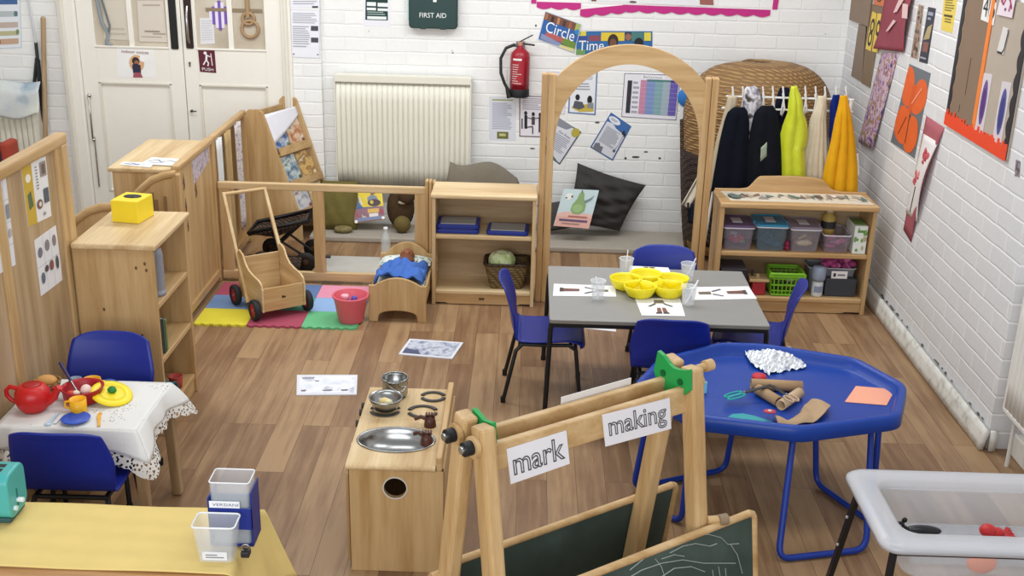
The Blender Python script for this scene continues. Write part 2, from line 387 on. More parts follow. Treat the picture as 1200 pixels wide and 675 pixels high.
def sheet(name, label, cat, tl, tr, br, bl, items=(), base='#f2f1ee', group=None, th=.0018, off=-.0003, toward=None, rough=.5, curl=0):
    """paper / board lying on a plane: u runs left-right, v top-bottom; items are printed on its face"""
    tl, tr, br, bl = map(Vector, (tl, tr, br, bl))
    nn = (tr-tl).cross(tl-bl).normalized()
    if toward is None: toward = Vector((0, 0, CH))-tl
    if nn.dot(toward) < 0: nn = -nn
    def at(u, v, e=0):
        p = (tl*(1-u)+tr*u)*(1-v)+(bl*(1-u)+br*u)*v
        return p+nn*(off+th+e)
    mb = MB(); bm_ = base if not isinstance(base, str) else plain(base, rough, var=.02)
    q = [at(0, 0), at(1, 0), at(1, 1), at(0, 1)]; q2 = [p-nn*th for p in q]
    mb.add(q+q2, [(3, 2, 1, 0), (4, 5, 6, 7), (0, 1, 5, 4), (1, 2, 6, 5), (2, 3, 7, 6), (3, 0, 4, 7)], bm_)
    W = ((tr-tl).length+(br-bl).length)/2; Hh = ((bl-tl).length+(br-tr).length)/2
    for k, it in enumerate(items):
        e = .0006+.00035*k; kd = it[0]; mt = it[-1]
        if isinstance(mt, str): mt = plain(mt, .6, var=.03)
        if kd == 'r':
            u0, v0, u1, v1 = it[1:5]; mb.add([at(u0, v0, e), at(u1, v0, e), at(u1, v1, e), at(u0, v1, e)], [(3, 2, 1, 0)], mt)
        elif kd == 'c':
            u, v, ru, rv = it[1:5]; mb.add([at(u+ru*math.cos(a*PI/9), v+rv*math.sin(a*PI/9), e) for a in range(18)], [tuple(range(18))], mt)
        elif kd in 'pq':
            P_ = it[1]
            if kd == 'q':                                 # smoothed outline
                o_ = []; k_ = len(P_)
                for i in range(k_):
                    p0, p1, p2, p3 = P_[i-1], P_[i], P_[(i+1) % k_], P_[(i+2) % k_]
                    for f in (0, .25, .5, .75):
                        o_.append(tuple(.5*(2*p1[j]+(p2[j]-p0[j])*f+(2*p0[j]-5*p1[j]+4*p2[j]-p3[j])*f*f+(3*p1[j]-p0[j]-3*p2[j]+p3[j])*f**3) for j in (0, 1)))
                P_ = o_
            mb.add([at(u, v, e) for u, v in P_], [tuple(range(len(P_)))], mt)
        elif kd == 'b':                                   # border
            t = it[1]; tv = t*W/Hh
            for (a, b, c, d) in ((0, 0, 1, tv), (0, 1-tv, 1, 1), (0, tv, t, 1-tv), (1-t, tv, 1, 1-tv)):
                mb.add([at(a, b, e), at(c, b, e), at(c, d, e), at(a, d, e)], [(3, 2, 1, 0)], mt)
        elif kd == 'l':                                   # n lines of small print
            u0, v0, u1, v1, n = it[1:6]
            for i in range(n):
                a = v0+(v1-v0)*i/n; hgt = (v1-v0)/n*.45; ue = u1-(u1-u0)*random.choice((0, .04, .1, .25))
                mb.add([at(u0, a, e), at(ue, a, e), at(ue, a+hgt, e), at(u0, a+hgt, e)], [(3, 2, 1, 0)], mt)
        elif kd == 't':
            body, u0, v0, u1, v1 = it[1:6]
            U = at(u1, v1)-at(u0, v1); Vv = at(u0, v0)-at(u0, v1)
            mb.text(body, at(u0, v1, e), U, Vv, U.length, Vv.length, mt)
        elif kd == 'o':                                   # outlined lettering
            body, u0, v0, u1, v1, wdt = it[1:7]
            U = at(u1, v1)-at(u0, v1); Vv = at(u0, v0)-at(u0, v1)
            mb.text(body, at(u0, v1, e), U, Vv, U.length, Vv.length, mt, outline=wdt)
        elif kd == 's':                                   # stroke along points
            pts, wd = it[1], it[2]
            for (a, b), (c, d) in zip(pts, pts[1:]):
                p, q_ = at(a, b, e), at(c, d, e); t = (q_-p); 
                if t.length < 1e-6: continue
                sd = t.normalized().cross(nn)*wd/2; mb.add([p-sd, q_-sd, q_+sd, p+sd], [(0, 1, 2, 3)], mt)
    o = mb.done(name)
    return tag(o, label, cat, group)
def wallsheet(name, label, cat, px, Y=8.15, **kw):         # px: photo corners TL TR BR BL on the back wall
    return sheet(name, label, cat, *[ay(x, y, Y) for x, y in px], toward=Vector((0, -1, 0)), **kw)
def rightsheet(name, label, cat, px, X=2.2, **kw):
    return sheet(name, label, cat, *[ax(x, y, X) for x, y in px], toward=Vector((-1, 0, 0)), **kw)
def flatsheet(name, label, cat, px, z, **kw):
    kw.setdefault('off', .0004)
    return sheet(name, label, cat, *[az(x, y, z) for x, y in px], toward=Vector((0, 0, 1)), **kw)
# ================================================================== the room
YB, XR = 8.15, 2.2
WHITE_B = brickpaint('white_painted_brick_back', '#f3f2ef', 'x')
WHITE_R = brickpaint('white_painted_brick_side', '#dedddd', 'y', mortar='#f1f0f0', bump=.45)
mb = MB(); mb.box(-4.6, 2.6, -.5, YB+.2, -.08, 0, floormat(), 0); struct('floor', mb)
mb = MB(); mb.box(-4.6, 2.6, YB, YB+.2, 0, 3.1, WHITE_B, 0); struct('wall_back', mb)
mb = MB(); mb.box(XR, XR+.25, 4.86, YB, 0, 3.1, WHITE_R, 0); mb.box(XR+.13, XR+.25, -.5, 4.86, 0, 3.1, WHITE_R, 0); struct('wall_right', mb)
mb = MB(); mb.box(-4.6, -4.4, -.5, YB, 0, 3.1, brickpaint('white_painted_brick_left', '#eceae5', 'y'), 0); struct('wall_left', mb)
PLINTH = blotch('scuffed_plaster', ['#bdb9ae', '#d6d3ca', '#dddad2', '#e3e0d8'], 21, .6, 8)
mb = MB()
mb.grid(lambda u, v: (XR-.028+.02*v+.0015*math.sin(u*40)*(1-v), 4.83+u*(YB-4.83), .004+.10*v), 90, 3, PLINTH, .02)
mb.grid(lambda u, v: (XR-.005+.025*(1-u)*0+u*.03, 4.82, .1*v+.004), 2, 2, PLINTH, .02)
random.seed(3)
for i in range(34):
    y = 4.9+random.random()*2.4; w = .006+.016*random.random()
    mb.ball((XR-.004, y, .108+.008*random.random()), (.003, w, .0035+.003*random.random()), '#4a4743', 8, 4)
struct('baseboard_right', mb)
mb = MB(); mb.box(XR+.09, XR+.13, 2.0, 4.80, 0, .11, plain('#dedbd2', .6), .006); struct('baseboard_right_alcove', mb)
mb = MB(); mb.box(-1.735, -1.465, YB-.045, YB, 0, 3.1, WHITE_B, .004); struct('trim_4', mb)

# double doors
CREAM = plain('#f2ede2', .4, var=.02); CREAM2 = plain('#e4dfd1', .45, var=.03)
PANE = blotch('papered_pane', ['#b9ac98', '#c9bda9', '#d2c7b5'], 3, .18)
for nm, a, b in (('trim_1', -3.29, -3.165), ('trim_2', -1.735, -1.665)):
    mb = MB(); mb.box(a, b, YB-.07, YB, 0, 2.15, CREAM, .012); mb.box(a+.02, a+.05, YB-.085, YB-.06, 0, 2.15, CREAM2, .008); struct(nm, mb)
mb = MB(); mb.box(-3.29, -1.665, YB-.07, YB, 2.05, 2.17, CREAM, .012); struct('trim_3', mb)
def leaf(nm, x0, x1, left):
    y0, y1 = YB-.048, YB-.004
    mb = MB()
    s = .105
    gl0, gl1 = (x0+s+.01, x1-.10) if left else (x0+.10, x1-s-.01)
    mb.box(x0, gl0, y0, y1, .01, 2.04, CREAM, .003); mb.box(gl1, x1, y0, y1, .01, 2.04, CREAM, .003)
    mb.box(gl0, gl1, y0, y1, 1.02, 1.27, CREAM, .003); mb.box(gl0, gl1, y0, y1, .01, .22, CREAM, .003); mb.box(gl0, gl1, y0, y1, 1.93, 2.04, CREAM, .003)
    gm = (gl0+gl1)/2-(.0 if left else .0)
    mb.box(gm-.018, gm+.018, y0, y1, 1.27, 1.93, CREAM, .003)
    mb.box(gl0, gl1, y0+.016, y1, .22, 1.02, CREAM, .004)
    for a, b, c, d in ((gl0-.004, gl1+.004, 1.006, 1.022), (gl0-.004, gl1+.004, .216, .23), (gl0-.004, gl0+.012, .22, 1.02), (gl1-.012, gl1+.004, .22, 1.02)):
        mb.box(a, b, y0-.005, y0+.018, c, d, CREAM2, .003)
    mb.box(gl0-.006, gl1+.006, y0-.008, y0+.01, 1.262, 1.276, CREAM, .003)
    o = struct(nm, mb)
    for a, b in ((gl0, gm-.018), (gm+.018, gl1)):
        p = MB(); p.box(a, b, y0+.018, y0+.024, 1.272, 1.93, PANE, 0); p.done('pane', o)
    return o, gl0, gl1, gm
d1, a1, b1, m1 = leaf('door_1', -3.163, -2.437, True)
d2, a2, b2, m2 = leaf('door_2', -2.432, -1.737, False)
BLK = plain('#1b1e1c', .35); CHR = plain('#c9c9c6', .22, metal=1, var=.02)
mb = MB(); mb.prism([(x, z) for x, z in rrect(-2.515, -2.462, 1.262, 1.75, .01)], 'y', YB-.056, YB-.048, BLK, .002); mb.done('push_plate', d1)
mb = MB(); mb.prism([(x, z) for x, z in rrect(-2.408, -2.355, 1.27, 1.75, .01)], 'y', YB-.056, YB-.048, plain('#2e1d18', .35), .002)
hp = mb.done('handle_plate', d2)
mb = MB(); mb.tube([(-2.382, YB-.058, 1.31), (-2.382, YB-.085, 1.34), (-2.382, YB-.088, 1.5), (-2.382, YB-.058, 1.56)], .008, CHR); mb.done('pull_handle', hp)
mb = MB()
mb.tube([(-3.12, YB-.058, .25), (-3.12, YB-.058, .62)], .006, CHR); mb.tube([(-3.127, YB-.06, .6), (-3.125, YB-.075, .62), (-3.125, YB-.075, .9), (-3.135, YB-.06, .92)], .007, CHR)
mb.ball((-3.125, YB-.06, .92), .016, CHR); mb.ball((-3.125, YB-.06, .6), .014, CHR); mb.done('bolt', d1)
mb = MB(); mb.tube([(-2.40, YB-.05, .83), (-2.40, YB-.07, .83)], .009, '#3a352f'); mb.box(-2.40, -2.362, YB-.076, YB-.07, .826, .834, '#3a352f', .002); mb.done('latch', d2)
mb = MB(); mb.tube([(-2.392, YB-.05, 1.17), (-2.392, YB-.058, 1.17)], .007, '#4a453d'); mb.box(-2.396, -2.388, YB-.058, YB-.05, 1.145, 1.17, '#4a453d', .002); mb.done('keyhole', d2)
# things stuck behind / on the door glass
YD = YB-.032
def gsheet(n, l, c, px, **k): return wallsheet(n, l, c, px, Y=YD, **k)
gsheet('paper_notice', 'plain white paper with faint print taped at lower left of right-hand door glass', 'paper', [(234, 21), (250, 21), (252, 51), (235, 52)], base='#e2e0e2', items=[('l', .1, .1, .9, .9, 9, '#cfcdd2')])
mb = MB()
for i, (x, h) in enumerate(zip((247, 250.5, 254, 257.5, 261, 264.5), (10, 18, 26, 30, 26, 18))):
    cx = ay(x, 18, YD); hh_ = h/1345*8.6/1.9
    mb.box(cx.x-.011, cx.x+.011, YD-.004, YD-.001, cx.z-hh_, cx.z+hh_, '#7a58b0' if i % 2 else '#e6e0ee', .001)
tag(mb.done('paper_heart'), 'purple and white striped paper cut-out hanging in right-hand door glass', 'decoration')
mb = MB()
for (x, y, r) in ((291, 22, .04), (293, 34, .058)):
    c = ay(x, y, YD-.008)
    mb.tube([(c.x+r*math.cos(a*PI/10), c.y, c.z+r*math.sin(a*PI/10)) for a in range(20)], .012, '#a98a66', closed=True, n=8)
c = ay(290, 12, YD-.008); mb.tube([(c.x, c.y, c.z-.05), (c.x, c.y, c.z+.2)], .016, '#a98a66')
tag(mb.done('rope_rings'), 'tan rope loops hanging in the right-most pane of the double door', 'rope decoration')
mb = MB(); c1 = ay(241, 11, YD-.003); c2 = ay(307, 10, YD-.003)
mb.box(c1.x, m2-.02, YD-.006, YD-.001, c1.z-.012, c1.z+.012, '#8f7c62', .002); mb.box(m2+.02, c2.x, YD-.006, YD-.001, c1.z-.012, c1.z+.012, '#8f7c62', .002)
mb.done('inner_rail', d2)
gsheet('paper_notice', 'blank pale paper sheet behind the left-most door glass pane', 'paper', [(121, 0), (149, 0), (152, 47), (122, 46)], base='#d6ccbc', items=[('l', .1, .7, .9, .95, 2, '#c3b8a7')])
gsheet('paper_notice', 'pale form with grey ruled box behind second pane of left-hand door', 'paper', [(160, 0), (192, 0), (197, 50), (163, 49)], base='#d9cfc1', items=[('b', .02, '#bfb3a2'), ('r', .22, .1, .85, .14, '#b6a998'), ('r', .22, .72, .75, .76, '#9d907e'), ('r', .5, .78, .95, .81, '#a99c8b'), ('r', .1, .86, .8, .88, '#b6a998')])
mb = MB(); c = ay(121, 30, YD-.012)
mb.tube([(c.x-.03, c.y, 1.6), (c.x-.01, c.y, c.z+.03), (c.x+.03, c.y, c.z-.06), (c.x+.01, c.y, c.z-.12), (c.x+.05, c.y, c.z-.14)], .012, '#8e979c', n=8); mb.tube([(c.x-.0, c.y, 1.62), (c.x+.045, c.y, c.z-.0), (c.x+.02, c.y, c.z-.1)], .007, '#6c7276', n=8)
tag(mb.done('blind_cord'), 'grey looped cord hanging at the left edge of left-hand door glass', 'cord')
YF = YB-.048
wallsheet('indoor_voices_sign', 'white laminated indoor voices sign with crouching figure on left-hand door', 'sign', [(136.5, 56), (180, 59), (183, 91), (138, 90.5)], Y=YF, base='#f3f1ee', items=[
    ('c', .52, .5, .2, .3, '#dcae85'), ('c', .50, .42, .1, .14, '#3a2622'), ('c', .52, .48, .06, .09, '#9c6a4f'), ('p', [(.41, .85), (.40, .55), (.5, .5), (.62, .56), (.62, .85)], '#2c2b45'),
    ('p', [(.40, 1), (.43, .82), (.6, .82), (.66, 1)], '#a5535f'), ('c', .7, .33, .1, .11, '#f6f4f2'), ('t', 'indoor voices', .14, .05, .86, .15, '#8d4444')])
mb = None
wallsheet('push_sign', 'maroon PUSH sign with white walking figure on right-hand door', 'sign', [(232, 57), (251.5, 59), (253.5, 85.5), (234.5, 84)], Y=YF, base='#5e1c2e', th=.003, items=[
    ('c', .42, .16, .1, .07, '#f1e9ea'), ('s', [(.5, .22), (.45, .48)], .014, '#f1e9ea'), ('s', [(.5, .25), (.72, .3)], .007, '#f1e9ea'), ('s', [(.45, .45), (.25, .68)], .009, '#f1e9ea'), ('s', [(.45, .45), (.58, .58), (.52, .72)], .009, '#f1e9ea'), ('s', [(.76, .15), (.8, .68)], .006, '#f1e9ea'), ('t', 'PUSH', .15, .8, .85, .93, '#f6f1f1')])
mb = MB(); mb.box(-3.15, -2.05, 7.25, 7.98, 0.0, .014, plain('#33362f', .95, bump=.4, bscale=90), .005)
tag(mb.done('doormat'), 'dark charcoal entrance mat on the floor in front of double doors', 'mat')

# notices and boxes on the back wall
YP = YB-.046
GREY = '#a9a9b4'
wallsheet('notice_sheet', 'upper white printed notice beside the right door frame, cut by photo top', 'notice', [(339.5, -22), (374, -22), (374.5, 9.5), (340, 9.5)], Y=YP, base='#e9e8ee', items=[('l', .1, .4, .9, .9, 6, GREY), ('r', .75, .92, .95, .99, '#44464c')])
wallsheet('notice_sheet', 'lower white printed notice with two small dark pictures beside the door frame', 'notice', [(340, 11), (374.5, 11.5), (375, 68.5), (341, 67)], Y=YP, base='#ececf1', items=[('b', .02, '#d4d3dc'), ('l', .08, .07, .92, .30, 6, GREY), ('l', .08, .34, .66, .74, 9, GREY), ('r', .7, .33, .95, .43, '#4b4d55'), ('r', .7, .57, .95, .67, '#4b4d55'), ('l', .08, .75, .6, .8, 1, GREY), ('c', .1, .93, .03, .014, '#55565e'), ('c', .93, .92, .03, .014, '#55565e')])
wallsheet('safety_sign', 'small dark green and white first aid notice on white card left of first aid box', 'sign', [(426, -20), (457.5, -19), (458, 31), (425, 30)], base='#eaeaf0', items=[
    ('r', .09, .05, .9, .86, '#1f3b37'), ('r', .14, .44, .47, .53, '#e9eeec'), ('r', .53, .45, .92, .54, '#e9eeec'), ('r', .14, .57, .47, .63, '#e9eeec'), ('r', .53, .58, .92, .64, '#e9eeec'), ('l', .16, .66, .8, .76, 2, '#9fb5ae'), ('r', .16, .77, .85, .84, '#e9eeec')])
t = thing('first_aid_box', 'dark green first aid box with white cross mounted on brick wall', 'first aid box', (ay(507, 30, YB).x, YB, ay(507, 33, YB).z))
A, B = ay(479, 33, YB-.06), ay(536, 34, YB-.06)
GRN = plain('#183a37', .35); z0 = A.z; xa, xb = A.x, B.x
mb = MB(); mb.prism(rrect(xa, xb, z0, z0+.29, .025), 'y', YB-.06, YB+.001, GRN, .008); mb.done('case', t)
mb = MB(); mb.box(xa-.01, xa+.002, YB-.05, YB-.01, z0+.05, z0+.25, '#bcd4d4', .004); mb.done('hinge', t)
mb = MB()
for c in (xa+.10, xb-.10): mb.box(c-.02, c+.02, YB-.066, YB-.055, z0-.004, z0+.012, GRN, .003)
mb.done('catch', t)
mb = MB(); cx = (xa+xb)/2+.012; WT = plain('#eef2f0', .4)
mb.box(cx-.035, cx+.035, YB-.0625, YB-.059, z0+.205, z0+.228, WT, 0); mb.box(cx-.0115, cx+.0115, YB-.0625, YB-.059, z0+.182, z0+.252, WT, 0); mb.done('cross', t)
mb = MB(); mb.text('FIRST AID', (xa+.075, YB-.0615, z0+.075), (1, 0, .004), (0, 0, 1), .185, .033, WT); mb.done('lettering', t)

def radiator(name, label, x0, x1, z0, z1, yw, nr):
    t = thing(name, label, 'radiator', ((x0+x1)/2, yw, z0))
    RC = plain('#e6e2d2', .35, var=.02)
    mb = MB(); d0 = yw-.115
    mb.grid(lambda u, v: (x0+u*(x1-x0), d0+.020*(1-min(1, 1.9*abs(math.sin(PI*nr*u)))) if .0 < v < 1.0 else d0+.020, z0+.01+v*(z1-z0-.055)), nr*10, 6, RC, .012); mb.done('panel', t)
    mb = MB(); mb.box(x0, x1, yw-.117, yw-.11, z1-.05, z1-.004, RC, .003)
    mb.box(x0, x1, yw-.117, yw-.03, z1-.008, z1, RC, .003); mb.done('top_cover', t)
    for a in (x0-.004, x1-.004):
        mb = MB(); mb.box(a, a+.008, yw-.116, yw-.03, z0, z1-.004, RC, .002); mb.done('side_panel', t)
    mb = MB()
    for a in (x0+.1, x1-.1): mb.box(a-.015, a+.015, yw-.05, yw-.001, z0+.05, z1-.05, RC, .002)
    mb.done('bracket', t)
    for a in (x0+.03, x1-.03):
        mb = MB(); mb.tube([(a, yw-.07, 0), (a, yw-.07, z0+.03)], .009, '#d8d4c6'); mb.done('pipe', t)
    return t
A = ay(392, 87, YB-.11); B = ay(552, 91, YB-.11)
radiator('radiator', 'cream ridged panel radiator on brick wall behind the low wooden fence', A.x, B.x, .32, A.z, YB, 26)
radiator('radiator', 'cream ridged radiator under the draped cloth left of the double doors', -4.3, ay(41, 120, YB-.11).x, .15, .93, YB, 20)
# alcove radiator on the right wall
t = thing('radiator', 'white ridged radiator in the alcove of right-hand wall', 'radiator', (XR+.06, 4.0, .26))
RW = plain('#e3e0d9', .35, var=.02)
mb = MB(); mb.grid(lambda u, v: (XR-.010+.014*(1-min(1, 1.9*abs(math.sin(PI*34*u)))), 4.74-u*1.5, .27+v*.56), 34*10, 4, RW, .012); mb.done('panel', t)
mb = MB(); mb.box(XR-.012, XR+.1, 3.24, 4.74, .82, .85, RW, .004); mb.done('top_cover', t)
mb = MB(); mb.box(XR-.012, XR+.1, 4.735, 4.75, .26, .85, RW, .004); mb.done('side_panel', t)
mb = MB(); mb.box(XR-.012, XR-.0, 3.24, 4.74, .255, .275, RW, .003); mb.done('bottom_edge', t)
mb = MB(); mb.tube([(XR+.03, 4.69, 0), (XR+.03, 4.69, .28)], .009, '#dddad2'); mb.done('pipe', t)
mb = MB(); mb.box(XR+.09, XR+.129, 4.2, 4.26, .3, .7, RW, .004); mb.done('bracket', t)

# left of the doors
wallsheet('wall_chart', 'wall chart of coloured rows above radiator at far left edge', 'poster', [(-14, -8), (24, -8), (26, 56), (-12, 58)], base='#e8ecf0', items=[('b', .03, '#c6d4de'), ('r', .3, .08, .9, .2, '#46699c'), ('r', .1, .32, .9, .42, '#b9c3c4'), ('r', .1, .52, .9, .62, '#c5b3a8'), ('r', .1, .68, .9, .76, '#bdb98f'), ('r', .2, .82, .9, .92, '#c9a58c'), ('c', .84, .37, .06, .05, '#5f7d83'), ('c', .88, .7, .05, .05, '#7c8d67'), ('c', .3, .87, .05, .05, '#6b3f33')])
mb = MB()
def cl(u, v):
    x = -4.15+u*(ay(42, 70, 8.0).x+4.15); drop = max(0, v-.35)
    y = 8.07-.10*min(1, v/.35)*.6-.035-.02*math.sin(u*9+v*4)*v
    z = .955+.10*(1-min(1, v/.35))*.6-drop*.17/.65*(1+.15*math.sin(u*11))+.008*math.sin(13*u)
    return (x, y-.03*drop, z)
mb.grid(cl, 40, 16, blotch('pale_towel', ['#8ea2b4', '#cdd3d3', '#dcdcd2'], 5, .95), .006)
tag(mb.done('draped_cloth'), 'crumpled pale blue and cream cloth draped over the far left radiator', 'cloth')
mb = MB(); P = [ay(x, y, YB-.02) for x, y in ((27, -20), (34, 2), (42, 50), (44, 70))]
mb.tube(P, .008, '#cfd3d6'); Q = [ay(x, y, YB-.03) for x, y in ((43, 68), (40, 100), (34, 135), (28, 172))]; R_ = [ay(x, y, YB-.03) for x, y in ((44, 70), (48, 105), (49, 130), (45, 165))]
mb.tube(P[2:], .012, '#33383b'); mb.tube(Q, .012, '#23272a'); mb.tube(R_, .016, '#23272a')
tag(mb.done('power_cable'), 'grey and black cable running down wall beside the wooden pole', 'cable')
mb = MB(); a, b = ay(50.5, 22, YB-.03), ay(53, 150, YB-.1); b2_ = a+(b-a)*(a.z/(a.z-b.z)); b2_.z = .0
mb.tube([b2_, a], .017, wood('z', 'grey')); mb.ball(a, .018, wood('z', 'grey'))
tag(mb.done('wooden_pole'), 'thin wooden pole leaning on the white brick left of the doors', 'pole')
mb = MB(); c = ay(4, 180, 7.3); mb.box(c.x-.16, c.x+.02, 7.2, 7.4, 0, c.z+.06, plain('#262a3a', .8), .03); mb.box(c.x+.01, c.x+.075, 7.22, 7.38, 0, c.z+.09, plain('#a2402e', .8), .02)
tag(mb.done('bag'), 'navy and rust red bag standing behind partition at far left edge', 'bag')

# fire extinguisher
ex = ay(608, 84, YB-.07); zt = ay(606, 58, YB-.07).z; zb = ay(612, 113, YB-.07).z; xc = ay(609, 90, YB-.07).x; yc = YB-.075; r = .068
t = thing('fire_extinguisher', 'red fire extinguisher with black hose hanging on the brick wall', 'fire extinguisher', (xc, yc, zb))
RED = plain('#9d1f2c', .3)
mb = MB(); mb.lathe([(.001, zb+.045), (r, zb+.045), (r, zt-.05), (r*.9, zt-.02), (r*.5, zt+.005), (.02, zt+.015), (.02, zt+.03), (0.001, zt+.03)], (xc, yc, 0), RED)
mb.grid(lambda u, v: (xc+(r+.001)*math.cos(-PI*.78+u*PI*.42), yc+(r+.001)*math.sin(-PI*.78+u*PI*.42), zb+.09+v*.17), 10, 2, plain('#a82a36', .4)); mb.done('cylinder', t)
mb = MB()
for i in range(9):
    w = random.uniform(.12, .36)
    mb.grid(lambda u, v: (xc+(r+.0025)*math.cos(-PI*.76+u*PI*w), yc+(r+.0025)*math.sin(-PI*.76+u*PI*w), zb+.1+i*.016+v*.005), 6, 1, '#d9c9c6')
mb.grid(lambda u, v: (xc+(r+.0025)*math.cos(-PI*.74+u*PI*.3), yc+(r+.0025)*math.sin(-PI*.74+u*PI*.3), zb+.26+v*.014), 6, 1, '#efe6e3'); mb.done('label', t)
mb = MB(); mb.lathe([(.001, zb), (r*.97, zb), (r*1.02, zb+.01), (r*1.02, zb+.055), (r, zb+.058), (.001, zb+.058)], (xc, yc, 0), '#1d1f22'); mb.done('base_ring', t)
mb = MB(); mb.lathe([(.018, zt+.02), (.018, zt+.055), (.001, zt+.06)], (xc, yc, 0), '#b87a6a'); mb.tube([(xc-.045, yc, zt+.03), (xc+.01, yc, zt+.03)], .012, '#5a5a58')
mb.done('valve', t)
mb = MB(); mb.bar((xc-.015, yc, zt+.05), (xc+.085, yc-.01, zt+.105), .018, .008, BLK); mb.done('lever', t)
mb = MB(); mb.bar((xc-.015, yc, zt+.045), (xc+.1, yc-.01, zt+.035), .018, .012, BLK); mb.done('handle', t)
mb = MB(); mb.tube([(xc-.04, yc-.005, zt+.035), (xc-.10, yc-.01, zt+.01), (xc-.135, yc-.02, zt-.06), (xc-.132, yc-.03, zt-.16), (xc-.105, yc-.035, zt-.23), (xc-.085, yc-.04, zt-.265)], .011, BLK); mb.tube([(xc-.087, yc-.04, zt-.26), (xc-.068, yc-.04, zt-.33)], [.013, .019], BLK); mb.done('hose', t)
mb = MB(); mb.box(xc-.03, xc+.03, YB-.012, YB-.0005, zt-.1, zt+.05, '#8c8c8a', .003); mb.done('wall_bracket', t)

# magenta edged display (only its lower edge is in the photo)
PINK = plain('#c22a80', .6)
t = thing('display_border', 'scalloped magenta border strip along lower edge of the white wall display', 'border', (ay(800, 15, YB).x, YB, ay(800, 15, YB).z))
def scal(px, py, hgt, n=None):
    a, b = ay(px[0], py[0], YB-.004), ay(px[1], py[1], YB-.004); L = (b-a).length; n = n or max(3, int(L/.13))
    pts = []
    for i in range(n*6+1):
        u = i/(n*6); p = a.lerp(b, u); pts.append((p.x, p.z-hgt*(.72+.28*abs(math.sin(PI*n*u)))))
    top = [(b.x, b.z), (a.x, a.z)]
    return pts+top
mb = MB(); mb.prism(scal((629, 681), (2, 3.5), .05, 3), 'y', YB-.005, YB-.001, PINK); mb.done('strip', t)
mb = MB(); mb.prism(scal((680, 735), (11, 5.5), .058, 3), 'y', YB-.008, YB-.005, PINK); mb.prism(scal((730, 903), (5.5, 11.5), .052, 9), 'y', YB-.0075, YB-.0045, PINK); mb.done('strip', t)
mb = MB(); a = ay(907, 11, YB); b = ay(912, -30, YB); mb.prism([(a.x-.012, a.z), (a.x+.022, a.z), (b.x+.03, b.z), (b.x-.015, b.z)], 'y', YB-.006, YB-.002, PINK); mb.done('strip', t)
mb = MB(); a = ay(625, 4, YB); mb.prism([(a.x-.015, a.z), (a.x+.02, a.z), (a.x+.02, a.z+.2), (a.x-.015, a.z+.2)], 'y', YB-.006, YB-.002, PINK); mb.done('strip', t)
wallsheet('display_sheet', 'white display sheet with faint print above the magenta border', 'poster', [(690, -40), (835, -36), (838, 8), (690, 1)], Y=YB-.002, base='#e9e8ea', items=[('l', .1, .6, .7, .95, 2, '#b6b2b8'), ('r', .88, .8, .99, .96, '#9c6157'), ('r', .02, .9, .06, 1, '#7c4a3e'), ('c', .35, .97, .03, .03, '#6d5a5e')])

wallsheet('circle_poster', 'tilted blue poster reading Circle with row of cartoon children', 'poster', [(639, 13), (681.5, 28.5), (673, 61.5), (630.5, 46)], Y=YB, th=.004, base='#2d63a8', items=[
    ('r', 0, 0, 1, .28, '#77503f'), ('r', .04, .05, .1, .26, '#b0724c'), ('r', .2, .08, .27, .28, '#3b2a28'), ('r', .36, .05, .43, .28, '#c08560'), ('r', .52, .08, .6, .28, '#513530'), ('r', .68, .06, .76, .28, '#a06048'), ('r', .86, 0, 1, .28, '#a9b56a'), ('c', .95, .3, .08, .09, '#3b82b8'),
    ('p', [(.2, .62), (.62, .66), (.7, .84), (.12, .8)], '#b8605c'), ('p', [(.05, .76), (.6, .86), (.6, .99), (.05, .95)], '#8a94b8'), ('p', [(.6, .86), (.66, .62), (.98, .66), (.98, .9)], '#6d8c3a'), ('p', [(.58, .9), (.98, .88), (.98, 1), (.58, 1)], '#d7cf86'), ('t', 'Circle', .12, .28, .9, .66, '#f5f6f8'), ('b', .012, '#d7e0ea')])
wallsheet('time_poster', 'long blue poster reading Time half hidden behind the wooden arch', 'poster', [(676.5, 36.5), (764.5, 36.5), (764.5, 63), (675, 64)], Y=YB, base='#2f6ba6', items=[
    ('r', 0, 0, .12, .2, '#d9c94a'), ('r', .02, .2, .14, .42, '#3a4f94'), ('r', .16, .18, .31, .42, '#8e4a5a'), ('r', .32, .05, .63, .42, '#e0c63f'), ('c', .48, .42, .07, .3, '#3a2b27'), ('c', .48, .52, .045, .2, '#7b523f'), ('r', .64, .05, .72, .4, '#3a2f3a'), ('c', .68, .25, .04, .16, '#9a6a55'), ('r', .72, .03, .88, .45, '#4b7f7d'), ('c', .82, .5, .06, .22, '#25262b'), ('r', .89, .05, .98, .42, '#e4d44a'), ('p', [(0, .75), (.12, .8), (.12, 1), (0, 1)], '#6f9a5a'), ('t', 'Time', .03, .4, .36, .82, '#f5f6f8')])
wallsheet('notice_sheet', 'white notice with olive photo at its foot on wall under the extinguisher', 'notice', [(573, 113), (605, 113.5), (604.5, 165), (573, 164)], base='#dddde4', items=[('r', .12, .06, .88, .09, '#9aa05a'), ('l', .12, .14, .85, .76, 16, '#a4a7bb'), ('r', .3, .8, .72, .96, '#6f7036'), ('r', .38, .84, .62, .9, '#c3c08a')])
